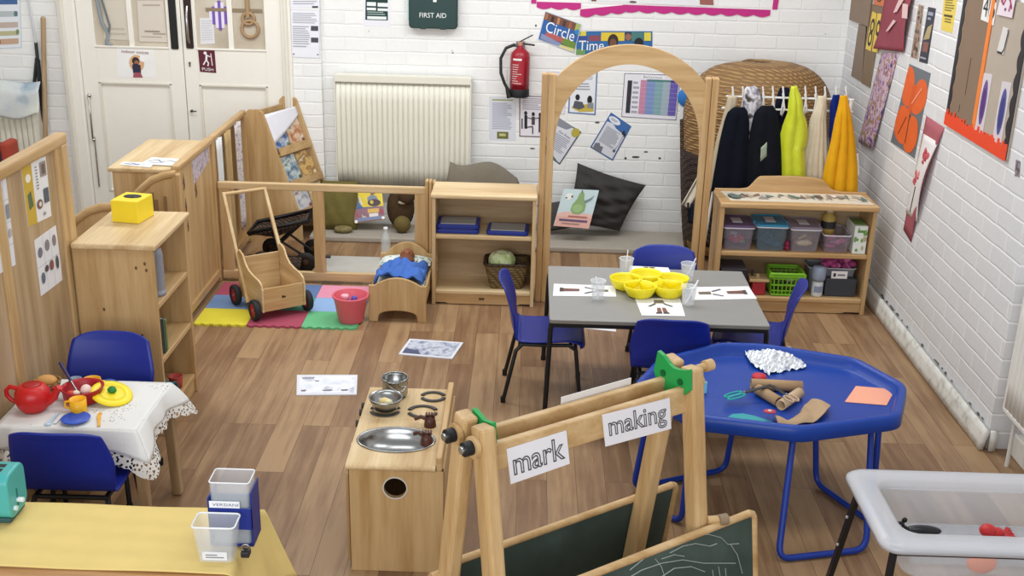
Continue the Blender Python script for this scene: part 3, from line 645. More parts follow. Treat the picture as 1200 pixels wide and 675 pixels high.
wallsheet('notice_sheet', 'notice with purple chequered edge and dark dancing figures beside the arch', 'notice', [(608.5, 112), (640, 112.5), (640, 161), (608.5, 160)], base='#e9e3e8', items=[('b', .035, '#5f3548'), ('l', .12, .06, .9, .36, 6, '#a8a4ae'), ('c', .24, .42, .06, .05, '#26232a'), ('r', .19, .47, .3, .8, '#26232a'), ('c', .52, .44, .06, .05, '#26232a'), ('s', [(.25, .52), (.5, .56), (.78, .52)], .006, '#3c363e'), ('r', .46, .5, .58, .7, '#4a424c'), ('c', .78, .45, .06, .05, '#26232a'), ('r', .72, .5, .84, .88, '#3c363e'), ('s', [(.3, .76), (.5, .74), (.5, .92)], .008, '#3c363e'), ('r', .08, .55, .13, .8, '#4a424c')])
wallsheet('story_poster', 'upright white poster with blue border and two figures at table inside arch', 'poster', [(668, 82), (700.5, 81.5), (698, 135), (665.5, 132.5)], base='#e9eaee', items=[('b', .05, '#5f7da6'), ('l', .16, .12, .85, .24, 3, '#b1b3bd'), ('l', .25, .3, .75, .48, 3, '#9d9fab'), ('p', [(.1, .86), (.9, .72), (.92, .92), (.4, .95)], '#c8b04c'), ('c', .32, .62, .08, .07, '#22232a'), ('p', [(.16, .86), (.22, .7), (.5, .72), (.6, .84), (.4, .9)], '#55585f'), ('c', .76, .67, .09, .1, '#17181c'), ('p', [(.66, .84), (.72, .72), (.9, .74), (.9, .86)], '#8b8d93')])
wallsheet('story_poster', 'white poster with a dark sketch at its foot left of the blue-bordered one', 'poster', [(640, 84), (665, 84), (662, 134), (638, 133)], base='#e4e4ea', items=[('b', .03, '#c3c6d2'), ('l', .2, .1, .8, .5, 6, '#b8bac6'), ('r', .35, .7, .5, .95, '#5a5c64'), ('r', .6, .78, .8, .9, '#6d6f78')])
wallsheet('colour_chart', 'landscape chart of pink, blue, teal and violet columns seen through arch', 'chart', [(731.7, 85.5), (798, 88), (792.5, 141), (728, 137)], base='#eceaf0', items=[('b', .012, '#6d6480'), ('r', .3, .04, .72, .1, '#f7f6f8'), ('t', 'Behaviour', .34, .045, .68, .09, '#4a4a62'), ('r', .07, .16, .15, .9, '#33323a'), ('l', .17, .18, .28, .95, 7, '#a9a8b8'),
    ('r', .3, .14, .41, .9, '#c98aa5'), ('r', .41, .14, .56, .9, '#7f95c6'), ('r', .56, .14, .7, .9, '#84aab0'), ('r', .7, .14, .83, .9, '#a6b6c0'), ('r', .83, .14, .97, .9, '#6d5cae'), ('r', .41, .12, .97, .16, '#4f7f7a'), ('r', .83, .12, .97, .16, '#3f3486')]+[('r', .3, .2+.1*i, .97, .203+.1*i, '#d8d8e6') for i in range(7)])
wallsheet('story_poster', 'grey-topped tilted poster with yellow disc low on the arch left', 'poster', [(653, 136.5), (681.5, 154.5), (656, 193), (632, 176)], Y=YB, base='#dfdfe6', items=[('b', .05, '#54565f'), ('p', [(.05, 0), (.7, 0), (.5, .16), (.05, .22)], '#8d8f98'), ('c', .84, .1, .15, .12, '#b9a945'), ('t', 'Our Rules', .3, .26, .8, .32, '#4f5160'), ('l', .22, .36, .86, .78, 9, '#a1a3b0'), ('p', [(.02, .82), (.5, .88), (.9, .98), (.0, 1)], '#4d7a73'), ('c', .15, .86, .1, .07, '#26282e')])
wallsheet('story_poster', 'tilted poster with a blue header hanging above dark grey cushion', 'poster', [(716, 131.5), (740, 148), (718, 188.5), (691.5, 172.5)], Y=YB, base='#dcdde4', items=[('b', .05, '#3e5f95'), ('p', [(0, 0), (1, 0), (1, .3), (.5, .26), (.3, .2), (0, .24)], '#3f6ba8'), ('c', .3, .12, .26, .08, '#e8e9ef'), ('l', .14, .09, .44, .16, 3, '#7583a6'), ('c', .84, .25, .05, .06, '#2a2b30'), ('c', .92, .28, .04, .05, '#2a2b30'), ('l', .14, .32, .78, .76, 13, '#a0a2af'), ('p', [(.1, .98), (.08, .84), (.22, .78), (.3, .84), (.42, .82), (.46, .98)], '#75777f'), ('s', [(.88, .3), (.9, .6), (.8, .8)], .004, '#8d8f98'), ('c', .86, .76, .05, .04, '#5a5c64')])
mb = MB()
random.seed(11)
for x, y, w, h in ((700, 143.5, .018, .008), (745, 184, .03, .009), (733, 185.5, .01, .01), (773, 185.5, .01, .009), (757, 178, .016, .006), (624, 174, .02, .006), (715, 78, .006, .006), (628, 30, .006, .01)):
    p = ay(x, y, YB); mb.ball((p.x, YB-.0005, p.z), (w, .0025, h), '#55524c', 8, 4)
struct('trim_chips', mb)
wallsheet('white_sheet', 'narrow white sheet on wall at right side of arch opening', 'paper', [(800, 91), (818, 92), (815, 150), (795, 149)], Y=YB, base='#e8eaea')
mb = MB(); c = ay(806, 114, YB-.012); mb.lathe([(.001, 0), (.068, 0), (.072, .006), (.068, .012), (.001, .012)], (c.x, YB-.016, c.z), '#2c78c4', axis='y')
tag(mb.done('blue_disc'), 'round bright blue disc on wall at the arch right edge', 'disc')
# ================================================================== right wall display
def rw(n, l, c, px, **k): return rightsheet(n, l, c, px, **k)
CARD = '#8b7460'
t = thing('sugar_paper_display', 'brown sugar-paper panels pinned in the far corner of right-hand wall', 'display', (XR, 7.7, 1.25))
def quadplate(parent, name, px, mat, off=.003, th=.004):
    mb = MB(); q = [ax(x, y, XR-off) for x, y in px]; q2 = [p-Vector((th, 0, 0)) for p in q]
    mb.add(q+q2, [(0, 1, 2, 3), (7, 6, 5, 4), (0, 4, 5, 1), (1, 5, 6, 2), (2, 6, 7, 3), (3, 7, 4, 0)], mat); return mb.done(name, parent)
quadplate(t, 'upper_sheet', [(1000, -10), (1023, -10), (1018, 31), (996, 23)], '#8a7460', .008, .006)
quadplate(t, 'lower_sheet', [(1007, 28), (1017, 31), (1010, 96), (998, 89)], '#84705d', .002)
quadplate(t, 'middle_sheet', [(1018, 5), (1036, 5), (1020, 103), (1010, 97)], '#80694f', .002)
rw('number_card', 'yellow card with figure 8 between brown panel and the maroon sheet', 'number card', [(1022.5, 13), (1027.5, 16), (1020.5, 60), (1014.5, 57)], X=XR-.008, base='#e8c74c', items=[('t', '8', .12, .16, .9, .9, '#2d2a24')])
rw('number_card', 'yellow card with figure 9 beside maroon sheet edge', 'number card', [(1028.5, 15.5), (1034.5, 16.5), (1028.5, 62), (1022, 60)], X=XR-.008, base='#e8c74c', items=[('t', '9', .15, .16, .9, .9, '#2d2a24')])
rw('number_card', 'orange card with dark figure at photo top above the yellow numbers', 'number card', [(1024, -14), (1037, -14), (1036, 8), (1024, 5)], X=XR-.009, base='#d2713a', items=[('t', '6', .3, .2, .75, .8, '#3b1d12')])
mb = MB()
def mar(u, v):
    a = ax(1041+u*32-v*13*(1-u)-v*14*u, -14+v*(71+u*4), XR-.01)
    return (a.x-.02*math.sin(PI*v)*(.4+.6*u)-.045*max(0, v-.75)*2*(1-u), a.y, a.z)
mb.grid(mar, 14, 14, fabric('#98505a', .1, .15), .004)
tag(mb.done('maroon_sheet'), 'maroon paper sheet with folded lower corner hung high on right wall', 'paper')
for px, lb in (([(1055, -4), (1059, 0), (1051, 14), (1047, 15)], 'upper pale pink paper strip stuck on maroon sheet'), ([(1058, 4), (1064, 5), (1063, 22), (1057, 21)], 'striped pink paper tag at the right of maroon sheet'), ([(1047, 23), (1050, 25), (1041, 36), (1038, 37)], 'lower curled pink paper strip stuck on maroon sheet')):
    rw('paper_strip', lb, 'paper strip', px, X=XR-.036, base='#e3bdbb', group='pink strips on the maroon sheet')
mb = MB()
mb.grid(lambda u, v: (lambda p: (p.x-.012*math.sin(PI*u)-.02*v, p.y, p.z))(ax((1034-v*24)+u*(20-v*4), 62+v*(104-u*6)+u*14*v, XR+.001)), 8, 16, blotch('splatter_painting', ['#3f3a74', '#7d5a8e', '#b58aa4', '#d6c4cc', '#94506a', '#b9a648', '#5a4a86'], 19, .6, 7), .004)
tag(mb.done('splatter_painting'), 'long multicoloured splatter painting on paper curling off the right wall', 'painting')
rw('photo_strip', 'left of two narrow photo strips, brown and grey rows', 'photo strip', [(1077, 4), (1083, 6), (1076, 71), (1067, 68)], base=blotch('photo_rows', ['#2e2622', '#6d5145', '#b59a86', '#4b4440', '#8a6a58'], 22), items=[('b', .05, '#d8d4d0')])
rw('photo_strip', 'right of two narrow photo strips, dark navy with tan figures', 'photo strip', [(1088, 8), (1097, 10), (1087, 75), (1077, 72)], base='#2f323f', items=[('r', .15, .08, .8, .14, '#9aa0b0'), ('r', .2, .18, .6, .22, '#9aa0b0'), ('p', [(.1, .6), (.4, .35), (.9, .28), (.8, .55)], '#b09c72'), ('r', .2, .62, .85, .8, '#8a5a52'), ('r', .1, .9, .8, .93, '#a5a9b5')])
rw('yellow_notice', 'yellow printed notice near top of right-hand wall beside the board', 'notice', [(1107, -8), (1123, -8), (1116, 39), (1103, 35)], base='#e2c855', items=[('l', .15, .1, .9, .5, 6, '#7a6a2e'), ('r', .15, .56, .85, .62, '#4f4522'), ('l', .25, .66, .8, .8, 2, '#7a6a2e')])
OR = plain('#e4652c', .6, var=.12)
rw('butterfly_painting', 'bright orange hand-painted shape on grey paper hung mid right wall', 'painting', [(1066, 75), (1091, 86), (1072, 186), (1044, 166)], base='#6c7278', items=[('q', [(.02, .04), (.2, .03), (.38, .13), (.48, .34), (.34, .48), (.06, .44), (.0, .22)], OR), ('q', [(.58, .14), (.8, .1), (.99, .18), (1.0, .38), (.74, .52), (.5, .48), (.46, .3)], OR), ('r', .38, .2, .54, .6, plain('#d95a26', .6)), ('q', [(.08, .52), (.35, .5), (.52, .62), (.5, .92), (.14, .9), (.0, .74)], OR), ('q', [(.58, .56), (.86, .58), (.97, .8), (.8, .97), (.54, .96), (.5, .74)], OR), ('s', [(.22, .85), (.4, .6)], .012, '#8c3a1c'), ('s', [(.52, .55), (.56, .9)], .014, '#4c3a34'), ('s', [(.5, .42), (.78, .2)], .012, '#f0a080')])
t = thing('poppy_banner', 'long dusty pink paper banner with red blown-paint flower on right wall', 'banner', (XR, 6.2, .62))
mb = MB(); mb.grid(lambda u, v: (lambda p: (p.x-.03*math.sin(PI*v)*u+.001, p.y, p.z))(ax(1086+u*21-v*(27-u*-4)-v*u*8, 136+u*14+v*(133+u*1), XR)), 6, 14, plain('#a95a63', .7, var=.06), .004); mb.done('backing', t)
mb = MB(); mb.grid(lambda u, v: (lambda p: (p.x-.03*math.sin(PI*v)*u-.010, p.y, p.z))(ax(1085+u*17-v*(21)-v*u*4, 157+u*10+v*(92+u*1), XR)), 6, 14, plain('#e4dedb', .7), .003); mb.done('white_sheet', t)
mb = MB()
random.seed(5)
def bp(u, v, e): 
    p = ax(1085+u*17-v*21-v*u*4, 157+u*10+v*(92+u), XR); return (p.x-.03*math.sin(PI*v)*u-.014-e, p.y, p.z)
for (u0, v0, n) in ((.6, .22, 14), (.35, .52, 16)):
    for i in range(n):
        a = random.uniform(0, 2*PI); rr = random.uniform(0, .26); c = bp(u0+rr*math.cos(a), v0+.35*rr*math.sin(a), 0)
        mb.ball(c, (.004, random.uniform(.008, .026), random.uniform(.008, .022)), random.choice(['#b23a44', '#c95660', '#d98a8e']), 8, 5)
mb.tube([bp(.45, .62, 0), bp(.4, .8, 0), bp(.35, .95, 0)], .0035, '#3a3836', n=6); mb.done('paint_marks', t)
# big board
t = thing('display_board', 'large brown-papered display board with black scalloped and orange fringe edging', 'display board', (XR, 5.6, 1.3))
def Bp(u, v): return ax(1140-v*27+u*(72+v*-2)*1.0, -22+v*(160)+u*(40+v*12), XR)
TL, TR, BR, BL = [ax(x, y, XR) for x, y in ((1138, -20), (1208, -20), (1181, 187), (1111, 141))]
def Y(p): return p.y
y0, y1 = 6.0, 5.17; zb_, zt_ = 1.31, 2.0
mb = MB(); mb.box(XR-.012, XR-.001, 5.62, y0, zb_, zt_, plain('#86705c', .8, var=.06), .002); mb.done('brown_paper', t)
mb = MB(); mb.box(XR-.012, XR-.001, y1, 5.62, zb_, zt_, plain('#b3a596', .8, var=.05), .002); mb.done('beige_paper', t)
def vscal(ya, w, sgn):
    pts = [(ya, zb_), (ya, zt_)]; n = 7
    for i in range(n*6, -1, -1):
        z = zb_+(zt_-zb_)*i/(n*6); pts.append((ya+sgn*w*(.65+.35*abs(math.sin(PI*n*i/(n*6)))), z))
    return pts
mb = MB(); mb.prism(vscal(y0, .045, -1), 'x', XR-.015, XR-.011, '#29262c'); mb.done('black_border', t)  # black scalloped edging strips down both sides of the board, no frame
mb = MB(); mb.prism(vscal(y1, .06, 1), 'x', XR-.015, XR-.011, '#29262c'); mb.done('black_border', t)
mb = MB()
random.seed(8); n = 42
for i in range(n):
    ya = y0-(y0-y1)*i/n; h = .05+.03*random.random()
    mb.box(XR-.019, XR-.014, ya-(y0-y1)/n*.95, ya, zb_-.005, zb_+h, plain('#ea4a26', .6), .001)
mb.done('orange_fringe', t)
mb = MB(); mb.box(XR-.018, XR-.013, 5.585, 5.625, zb_+.04, zt_, plain('#ec8236', .6), .001); mb.done('orange_strip', t)
mb = MB()
for ya, a, b in ((5.78, 1.5, 1.68), (5.83, 1.4, 1.44)): mb.box(XR-.0135, XR-.011, ya, ya+.004, a, b, '#4c3f34', 0)
mb.done('crease', t)
for yc_, lb in ((5.53, 'left tall violet paint blot on white paper on display board'), (5.30, 'right tall blue-violet paint blot on white paper on display board')):
    z1_, z0_ = 1.64, 1.36
    sheet('blot_painting', lb, 'painting', (XR-.013, yc_+.055, z1_), (XR-.013, yc_-.05, z1_+.01), (XR-.013, yc_-.05, z0_), (XR-.013, yc_+.055, z0_-.005), base='#d5ccd0', toward=Vector((-1, 0, 0)), group='blot paintings on the display board',
          items=[('c', .5, .48, .33, .38, plain('#6c4d8e' if yc_ > 5.4 else '#4f5091', .7, var=.3)), ('c', .5, .5, .2, .26, plain('#553078' if yc_ > 5.4 else '#3b3c7c', .7, var=.3))])
rightsheet('number_card', 'left one of two white number cards on display board, a four', 'number card', [(1155, -12), (1161, -10), (1157, 26), (1149.5, 23)], X=XR-.014, base='#e9e6e2', items=[('t', '4', .15, .2, .9, .85, '#2a282a')])
rightsheet('number_card', 'right one of two white number cards on display board, a five', 'number card', [(1164, -10), (1170, -8), (1164.5, 30), (1157, 26)], X=XR-.014, base='#e9e6e2', items=[('t', '5', .15, .2, .9, .85, '#2a282a')])
rightsheet('pink_drawing', 'white drawing with dark pink scribbles at top right of the board', 'drawing', [(1176, -14), (1192, -12), (1186, 21), (1168, 17)], X=XR-.019, base='#e6d7df', items=[('s', [(.1, .5), (.4, .2), (.7, .4), (.9, .7)], .014, '#a43a66'), ('s', [(0, .3), (.3, .6), (.5, .2)], .012, '#a43a66'), ('c', .5, .75, .06, .06, '#7c3a66'), ('s', [(.8, .5), (.75, .8)], .012, '#a43a66')])
rightsheet('white_card', 'small white card with black rounded edge on the beige half of board', 'card', [(1176, 31), (1183, 34), (1176, 64), (1168, 62)], X=XR-.014, base='#d9d4d0', items=[('s', [(.05, .95), (.75, .97), (.95, .8), (.97, .12), (.85, .04)], .01, '#2d2a2c')])
rightsheet('small_sticker', 'small torn dark sticker on white brick right of the display board', 'sticker', [(1191, 187), (1196, 189), (1195, 208), (1189, 206)], base=blotch('torn_print', ['#3c353b', '#8a7f86', '#b9b2b6'], 40))
# ================================================================== left: wooden partitions and shelves
WX, WY, WZ = wood('x'), wood('y'), wood('z')
PX, PY_, PZ = wood('x', 'pale'), wood('y', 'pale'), wood('z', 'pale')
# tall partition
t = thing('partition_screen', 'tall wooden partition with picture sheets on it at left edge', 'partition', (-2.0, 4.0, 0))
EH = 1.40
mb = MB(); mb.box(-2.012, -1.996, 3.3, 4.79, .06, EH-.03, wood('z', 'grey'), 0); mb.done('panel', t)
mb = MB(); mb.box(-2.028, -1.975, 3.3, 4.82, EH-.05, EH, WY, .012, 3); mb.done('top_rail', t)
mb = MB(); mb.box(-2.026, -1.977, 4.755, 4.82, 0, EH-.045, WZ, .008); mb.box(-2.02, -1.985, 4.705, 4.757, .04, EH-.045, WZ, .004); mb.done('post', t)
mb = MB(); mb.box(-2.02, -1.988, 4.12, 4.19, .04, EH-.045, WZ, .004); mb.done('post', t)
mb = MB(); mb.box(-2.026, -1.977, 3.3, 3.36, 0, EH-.045, WZ, .008); mb.done('post', t)
mb = MB(); mb.box(-2.02, -1.988, 3.36, 4.76, .03, .1, WY, .004); mb.done('bottom_rail', t)
XP = -1.9955
def psheet(lb, px, **k): return sheet('picture_sheet', lb, 'picture sheet', *[ax(x, y, XP) for x, y in px], toward=Vector((1, 0, 0)), group='picture sheets on the tall partition', **k)
psheet('picture sheet with mustard yellow strip down its left side on the tall partition', [(24, 194), (53, 183), (60, 253), (33, 266)], base='#e6e4e2', items=[('r', 0, 0, .38, 1, '#c9a63a'), ('c', .2, .24, .1, .07, '#e9e3d8'), ('p', [(.1, .5), (.25, .45), (.3, .7), (.12, .75)], '#5b6b4a'), ('l', .5, .1, .6, .5, 8, '#8d8d93'), ('r', .7, .06, .95, .3, '#9c8d86'), ('r', .76, .1, .9, .26, '#6d5b55'), ('c', .55, .72, .12, .08, '#7d5a4a'), ('c', .56, .72, .06, .04, '#ded5cc'), ('r', .75, .5, .95, .74, '#565a66'), ('c', .7, .9, .05, .03, '#a29a92')])
psheet('white picture sheet with six small drawings, lower one on tall partition', [(40, 282), (65, 264), (73, 328), (48, 347)], base='#e3e2e4', items=[('s', [(0, .5), (1, .5)], .002, '#b5b5ba'), ('s', [(.34, 0), (.34, 1)], .002, '#b5b5ba'), ('s', [(.67, 0), (.67, 1)], .002, '#b5b5ba'), ('c', .17, .26, .1, .09, '#77747f'), ('c', .5, .22, .1, .1, '#837e80'), ('c', .83, .22, .08, .1, '#8c7f78'), ('c', .17, .72, .08, .1, '#5f6a78'), ('c', .36, .6, .08, .06, '#5a4a4a'), ('c', .58, .6, .09, .09, '#8a5248'), ('c', .84, .62, .06, .12, '#4c4f52')])
psheet('white grid sheet of faces, partly out of photo, nearest on the tall partition', [(-30, 226), (6, 206), (18, 310), (-18, 331)], base='#e0e0e3', items=[('s', [(0, .25), (1, .25)], .002, '#a9aab0'), ('s', [(0, .5), (1, .5)], .002, '#a9aab0'), ('s', [(0, .75), (1, .75)], .002, '#a9aab0'), ('s', [(.7, 0), (.7, 1)], .002, '#a9aab0'), ('s', [(.85, 0), (.85, 1)], .002, '#a9aab0'), ('r', .72, .32, .8, .45, '#787d85'), ('r', .88, .3, .98, .46, '#8a8d94'), ('c', .77, .63, .05, .05, '#b3b0ae'), ('c', .92, .62, .05, .05, '#b3b0ae'), ('c', .76, .12, .05, .05, '#9b9ba2')])

# open shelf unit (opens to the right)
AX0, AX1, AY0, AY1, AH = -1.975, -1.62, 4.735, 5.235, .93
t = thing('open_shelf_unit', 'tall narrow wooden shelf unit with yellow box on its top', 'shelf unit', ((AX0+AX1)/2, (AY0+AY1)/2, 0))
for a in (AY0, AY1-.02):
    mb = MB(); mb.box(AX0, AX1, a, a+.02, 0, AH-.028, WZ, .003); mb.done('side_panel', t)
mb = MB(); mb.box(AX0, AX0+.01, AY0+.02, AY1-.02, .08, AH-.028, WZ, 0); mb.done('back_panel', t)
mb = MB(); mb.box(AX0, AX1+.018, AY0-.015, AY1+.015, AH-.028, AH, PY_, .009, 3); mb.done('top', t)
for z in (.10, .375, .64):
    mb = MB(); mb.box(AX0+.01, AX1-.004, AY0+.02, AY1-.02, z-.026, z, WY, .005); mb.done('shelf', t)
mb = MB(); mb.box(AX1-.03, AX1-.012, AY0+.02, AY1-.02, .0, .072, WY, .003); mb.done('plinth', t)
mb = MB()
for x, z in ((-1.66, .84), (-1.655, .81), (-1.7, .82), (-1.86, .62), (-1.7, .5), (-1.72, .495)): mb.ball((x, AY0-.0005, z), (.006, .001, .009), '#6b5236', 6, 4)
mb.done('scuff_marks', t)
mb = MB(); cx, cy = -1.664, 4.885
mb.lathe([(.001, .641), (.036, .641), (.036, .66)]+[(.036-.0018*(i % 2), .66+.012*i) for i in range(16)]+[(.03, .86), (.012, .87), (.001, .87)], (cx, cy, 0), plain('#8d8f98', .4), 20); mb.box(cx-.028, cx+.028, cy-.028, cy+.028, .868, .895, '#2d2d30', .006)
tag(mb.done('spray_can'), 'grey ribbed can with black lid on the top shelf under yellow box', 'can')
for i, (h, c, lb) in enumerate(((.17, '#4f5a55', 'grey-green picture book at near end of the middle shelf of narrow unit'), (.155, '#6f8f4e', 'leaf green picture book behind grey one in the narrow shelf unit'))):
    t2 = thing('picture_book', lb, 'book', (-1.75, 4.825+.028*i, .376), group='books in the narrow shelf unit')
    y = 4.82+.028*i
    mb = MB(); mb.box(-1.85, -1.63, y, y+.003, .377, .377+h, c, .001); mb.box(-1.85, -1.63, y+.017, y+.02, .377, .377+h, c, .001); mb.box(-1.633, -1.63, y, y+.02, .377, .377+h, c, .001); mb.done('cover', t2)
    mb = MB(); mb.box(-1.847, -1.635, y+.003, y+.017, .38, .374+h, '#e6e1d4', 0); mb.done('pages', t2)
mb = MB(); mb.grid(lambda u, v: (-1.80+.17*u, 4.83+.13*v+.02*u, .112+.13*math.sin(PI*(.15+.85*v))*(1-.35*u)+.008*math.sin(9*u+6*v)), 12, 12, fabric('#2f6d73'), .008)
tag(mb.done('teal_bag'), 'crumpled teal cloth bag on the bottom shelf of narrow unit', 'bag')
mb = MB(); mb.lathe([(.001, .102), (.028, .102), (.034, .16), (.03, .162), (.025, .108), (.001, .108)], (-1.668, 5.045, 0), '#b0443a', 18); mb.tube([(-1.668+.034*math.cos(a*PI/8), 5.045+.034*math.sin(a*PI/8), .16) for a in range(16)], .003, '#b0443a', closed=True, n=6)
tag(mb.done('toy_cup'), 'small red toy cup on bottom shelf beside the teal bag', 'cup')
# yellow box
t = thing('tissue_box', 'bright yellow cardboard box with dark oval opening on wooden shelf unit', 'box', (-1.825, 5.11, AH), -.16)
YL = plain('#efd32c', .5)
mb = MB(); bx, by, bz = .066, .075, .105
mb.box(-bx, bx, -by, by, .001, bz, YL, .003); mb.done('carton', t, world=False)
mb = MB(); mb.lathe([(.001, bz+.0006), (.042, bz+.0006), (.042, bz+.0016), (.001, bz+.0016)], (.0, .01, 0), '#15140f', 20, sx=1.0, sy=.75); mb.done('opening', t, world=False)
mb = MB(); mb.grid(lambda u, v: ((u-.5)*.07, .01+(v-.5)*.045, bz+.0015+.007*math.sin(PI*u)*math.sin(PI*v)*(1+.5*math.sin(11*u))), 10, 8, '#201e1a'); mb.done('bag_lining', t, world=False)

# wing panels with rounded tops
def wing(name, label, pts, y, th=.03, parts=True):
    t = thing(name, label, 'partition', (sum(p[0] for p in pts)/len(pts), y, 0))
    lo = [(pts[-1][0], .06), (pts[0][0], .06)]
    mb = MB(); mb.prism(list(pts)+lo, 'y', y, y+.012, WZ); mb.done('panel', t)
    mb = MB(); mb.tube([(p[0], y+.006, p[1]) for p in pts], .022, WX, n=10); mb.done('curved_rail', t)
    mb = MB(); mb.box(pts[0][0]-.02, pts[0][0]+.02, y-.012, y+.026, 0, pts[0][1], WZ, .006); mb.done('post', t)
    mb = MB(); mb.box(pts[-1][0]-.02, pts[-1][0]+.02, y-.012, y+.026, 0, pts[-1][1], WZ, .006); mb.done('post', t)
    mb = MB(); mb.box(pts[0][0], pts[-1][0], y-.008, y+.022, .03, .075, WX, .004); mb.done('bottom_rail', t)
    return t
q = [ay(x, y, 6.10) for x, y in ((148, 252), (153, 240), (163, 224), (178, 211), (192, 206), (206, 204))]
tw = wing('wing_panel', 'wooden wing panel with quarter-round top behind yellow box', [(p.x, p.z) for p in q], 6.10)
mb = MB()
for i, x in enumerate((-2.16, -2.13, -2.07, -2.05, -2.0)): mb.box(x, x+.016, 6.094, 6.1, .62+.02*(i % 2), .74+.02*(i % 3), plain('#8d6f4c', .7), .002)
mb.done('scuff_marks', tw)
q = [ay(x, y, 5.45) for x, y in ((80, 268), (90, 257), (103, 248), (118, 243.5), (135, 242.5), (160, 244))]
wing('wing_panel', 'wooden wing panel with low curved top directly behind shelf unit', [(p.x, p.z) for p in q], 5.45)

# partition along the walkway and its open continuation
BX = -1.935; BH = .93
t = thing('partition_screen', 'low solid wooden partition beside the foam mats with stickers near its top', 'partition', (BX, 6.5, 0))
mb = MB(); mb.box(BX-.012, BX+.006, 6.16, 6.84, .05, BH-.02, WZ, 0); mb.done('panel', t)
mb = MB(); mb.box(BX-.024, BX+.024, 6.13, 6.87, BH-.04, BH, WY, .012, 3); mb.done('top_rail', t)
mb = MB(); mb.box(BX-.022, BX+.022, 6.13, 6.18, 0, BH-.035, WZ, .006); mb.done('post', t)
mb = MB(); mb.box(BX-.022, BX+.022, 6.83, 6.88, 0, BH-.035, WZ, .006); mb.done('post', t)
mb = MB(); mb.box(BX-.02, BX+.022, 6.18, 6.83, .035, .085, WY, .004); mb.done('bottom_rail', t)
XS = BX+.0065
sheet('sticker_sheet', 'mauve and grey printed sticker under rail of the low solid partition', 'sticker', (XS, 6.42, .895), (XS, 6.80, .885), (XS, 6.78, .80), (XS, 6.44, .74), toward=Vector((1, 0, 0)), base=blotch('mauve_print', ['#8f7f8d', '#b7a8b3', '#cfc2c6', '#97868f'], 26))
for k, (y, z, s) in enumerate(((6.25, .80, .05), (6.26, .66, .045), (6.27, .54, .04), (6.47, .70, .055))):
    lb = ('top-most of three dark animal stickers in a column on partition', 'middle dark animal sticker in the column on partition', 'lowest dark animal sticker in the column on partition', 'single dark leaf-shaped sticker right of the column on partition')[k]
    pts = [(.5+.5*math.cos(a*PI/7)*(.6+.4*math.sin(3*a)), .5+.5*math.sin(a*PI/7)*(.7+.3*math.cos(2*a))) for a in range(14)]
    mbx = MB(); mbx.prism([(y+(u-.5)*s*.8, z+(v-.5)*s*2.2) for u, v in pts], 'x', XS+.0005, XS+.0018, blotch('animal_print', ['#4b3428', '#6f5240', '#8a6c55'], 40))
    tag(mbx.done('animal_sticker'), lb, 'sticker', 'animal stickers on the partition')
t = thing('open_frame_partition', 'open wooden frame partition with hung fabric strips beside book display', 'partition', (BX, 7.3, 0))
mb = MB(); mb.box(BX-.02, BX+.02, 6.885, 7.70, BH-.04, BH, WY, .012, 3); mb.done('top_rail', t)
mb = MB(); mb.box(BX-.02, BX+.02, 6.885, 7.70, .035, .085, WY, .004); mb.done('bottom_rail', t)
for y in (7.66,):
    mb = MB(); mb.box(BX-.022, BX+.022, y, y+.045, 0, BH-.035, WZ, .006); mb.done('post', t)
mb = MB(); mb.box(BX-.02, BX-.01, 7.02, 7.66, .085, BH-.04, WZ, 0); mb.done('panel', t)
for k, (ya, w, zt_, zb_, c, lb) in enumerate(((6.90, .10, .9, .12, '#d9dad6', 'sheer white fabric strip hung at near end of open frame'), (7.10, .12, .9, .1, '#b99c6d', 'tan fabric strip hung in the middle of open frame'), (7.36, .13, .9, .18, '#cfc0bb', 'pale patterned ribbon strip hung at far end of open frame'))):
    mb = MB(); mat = fabric(c) if k < 2 else blotch('ribbon_print', ['#b7a6a6', '#ddd3cd', '#9c8fa0'], 30)
    mb.grid(lambda u, v: (BX+.022+.012*math.sin(u*9)+.01*v, ya+u*w*(1-.25*v), zt_-v*(zt_-zb_)), 12, 10, mat, .003)
    tag(mb.done('fabric_strip'), lb, 'fabric strip', 'fabric strips on the open frame')
# cabinet behind
t = thing('storage_cabinet', 'wooden cabinet with papers on top in front of the double doors', 'cabinet', (-2.14, 6.52, 0))
CH_ = .90
mb = MB(); mb.box(-2.30, -1.965, 6.17, 6.19, 0, CH_-.025, WZ, .003); mb.done('side_panel', t)
mb = MB(); mb.box(-2.30, -1.965, 6.85, 6.87, 0, CH_-.025, WZ, .003); mb.done('side_panel', t)
mb = MB(); mb.box(-1.98, -1.965, 6.19, 6.85, .05, CH_-.025, WZ, 0); mb.done('back_panel', t)
mb = MB(); mb.box(-2.32, -1.962, 6.155, 6.885, CH_-.025, CH_, PY_, .008, 3); mb.done('top', t)
for z in (.1, .38, .64):
    mb = MB(); mb.box(-2.295, -1.98, 6.19, 6.85, z-.02, z, WY, .004); mb.done('shelf', t)
for px, lb in (([(145, 190), (182, 191), (176, 196.5), (140, 193)], 'white paper with blue pencil drawing, left sheet on cabinet top'), ([(178, 184.5), (216, 187), (203, 194.5), (164, 192.5)], 'white paper with grey drawing, right sheet on cabinet top')):
    flatsheet('drawing_paper', lb, 'paper', px, CH_+(.001 if 'left' in lb else .004), base='#eceae8', group='papers on the cabinet', items=[('s', [(.1, .6), (.3, .3), (.5, .6), (.7, .35), (.9, .5)], .012, '#67759a' if 'blue' in lb else '#8a8a90'), ('s', [(.2, .75), (.6, .7)], .01, '#8c94ad')])
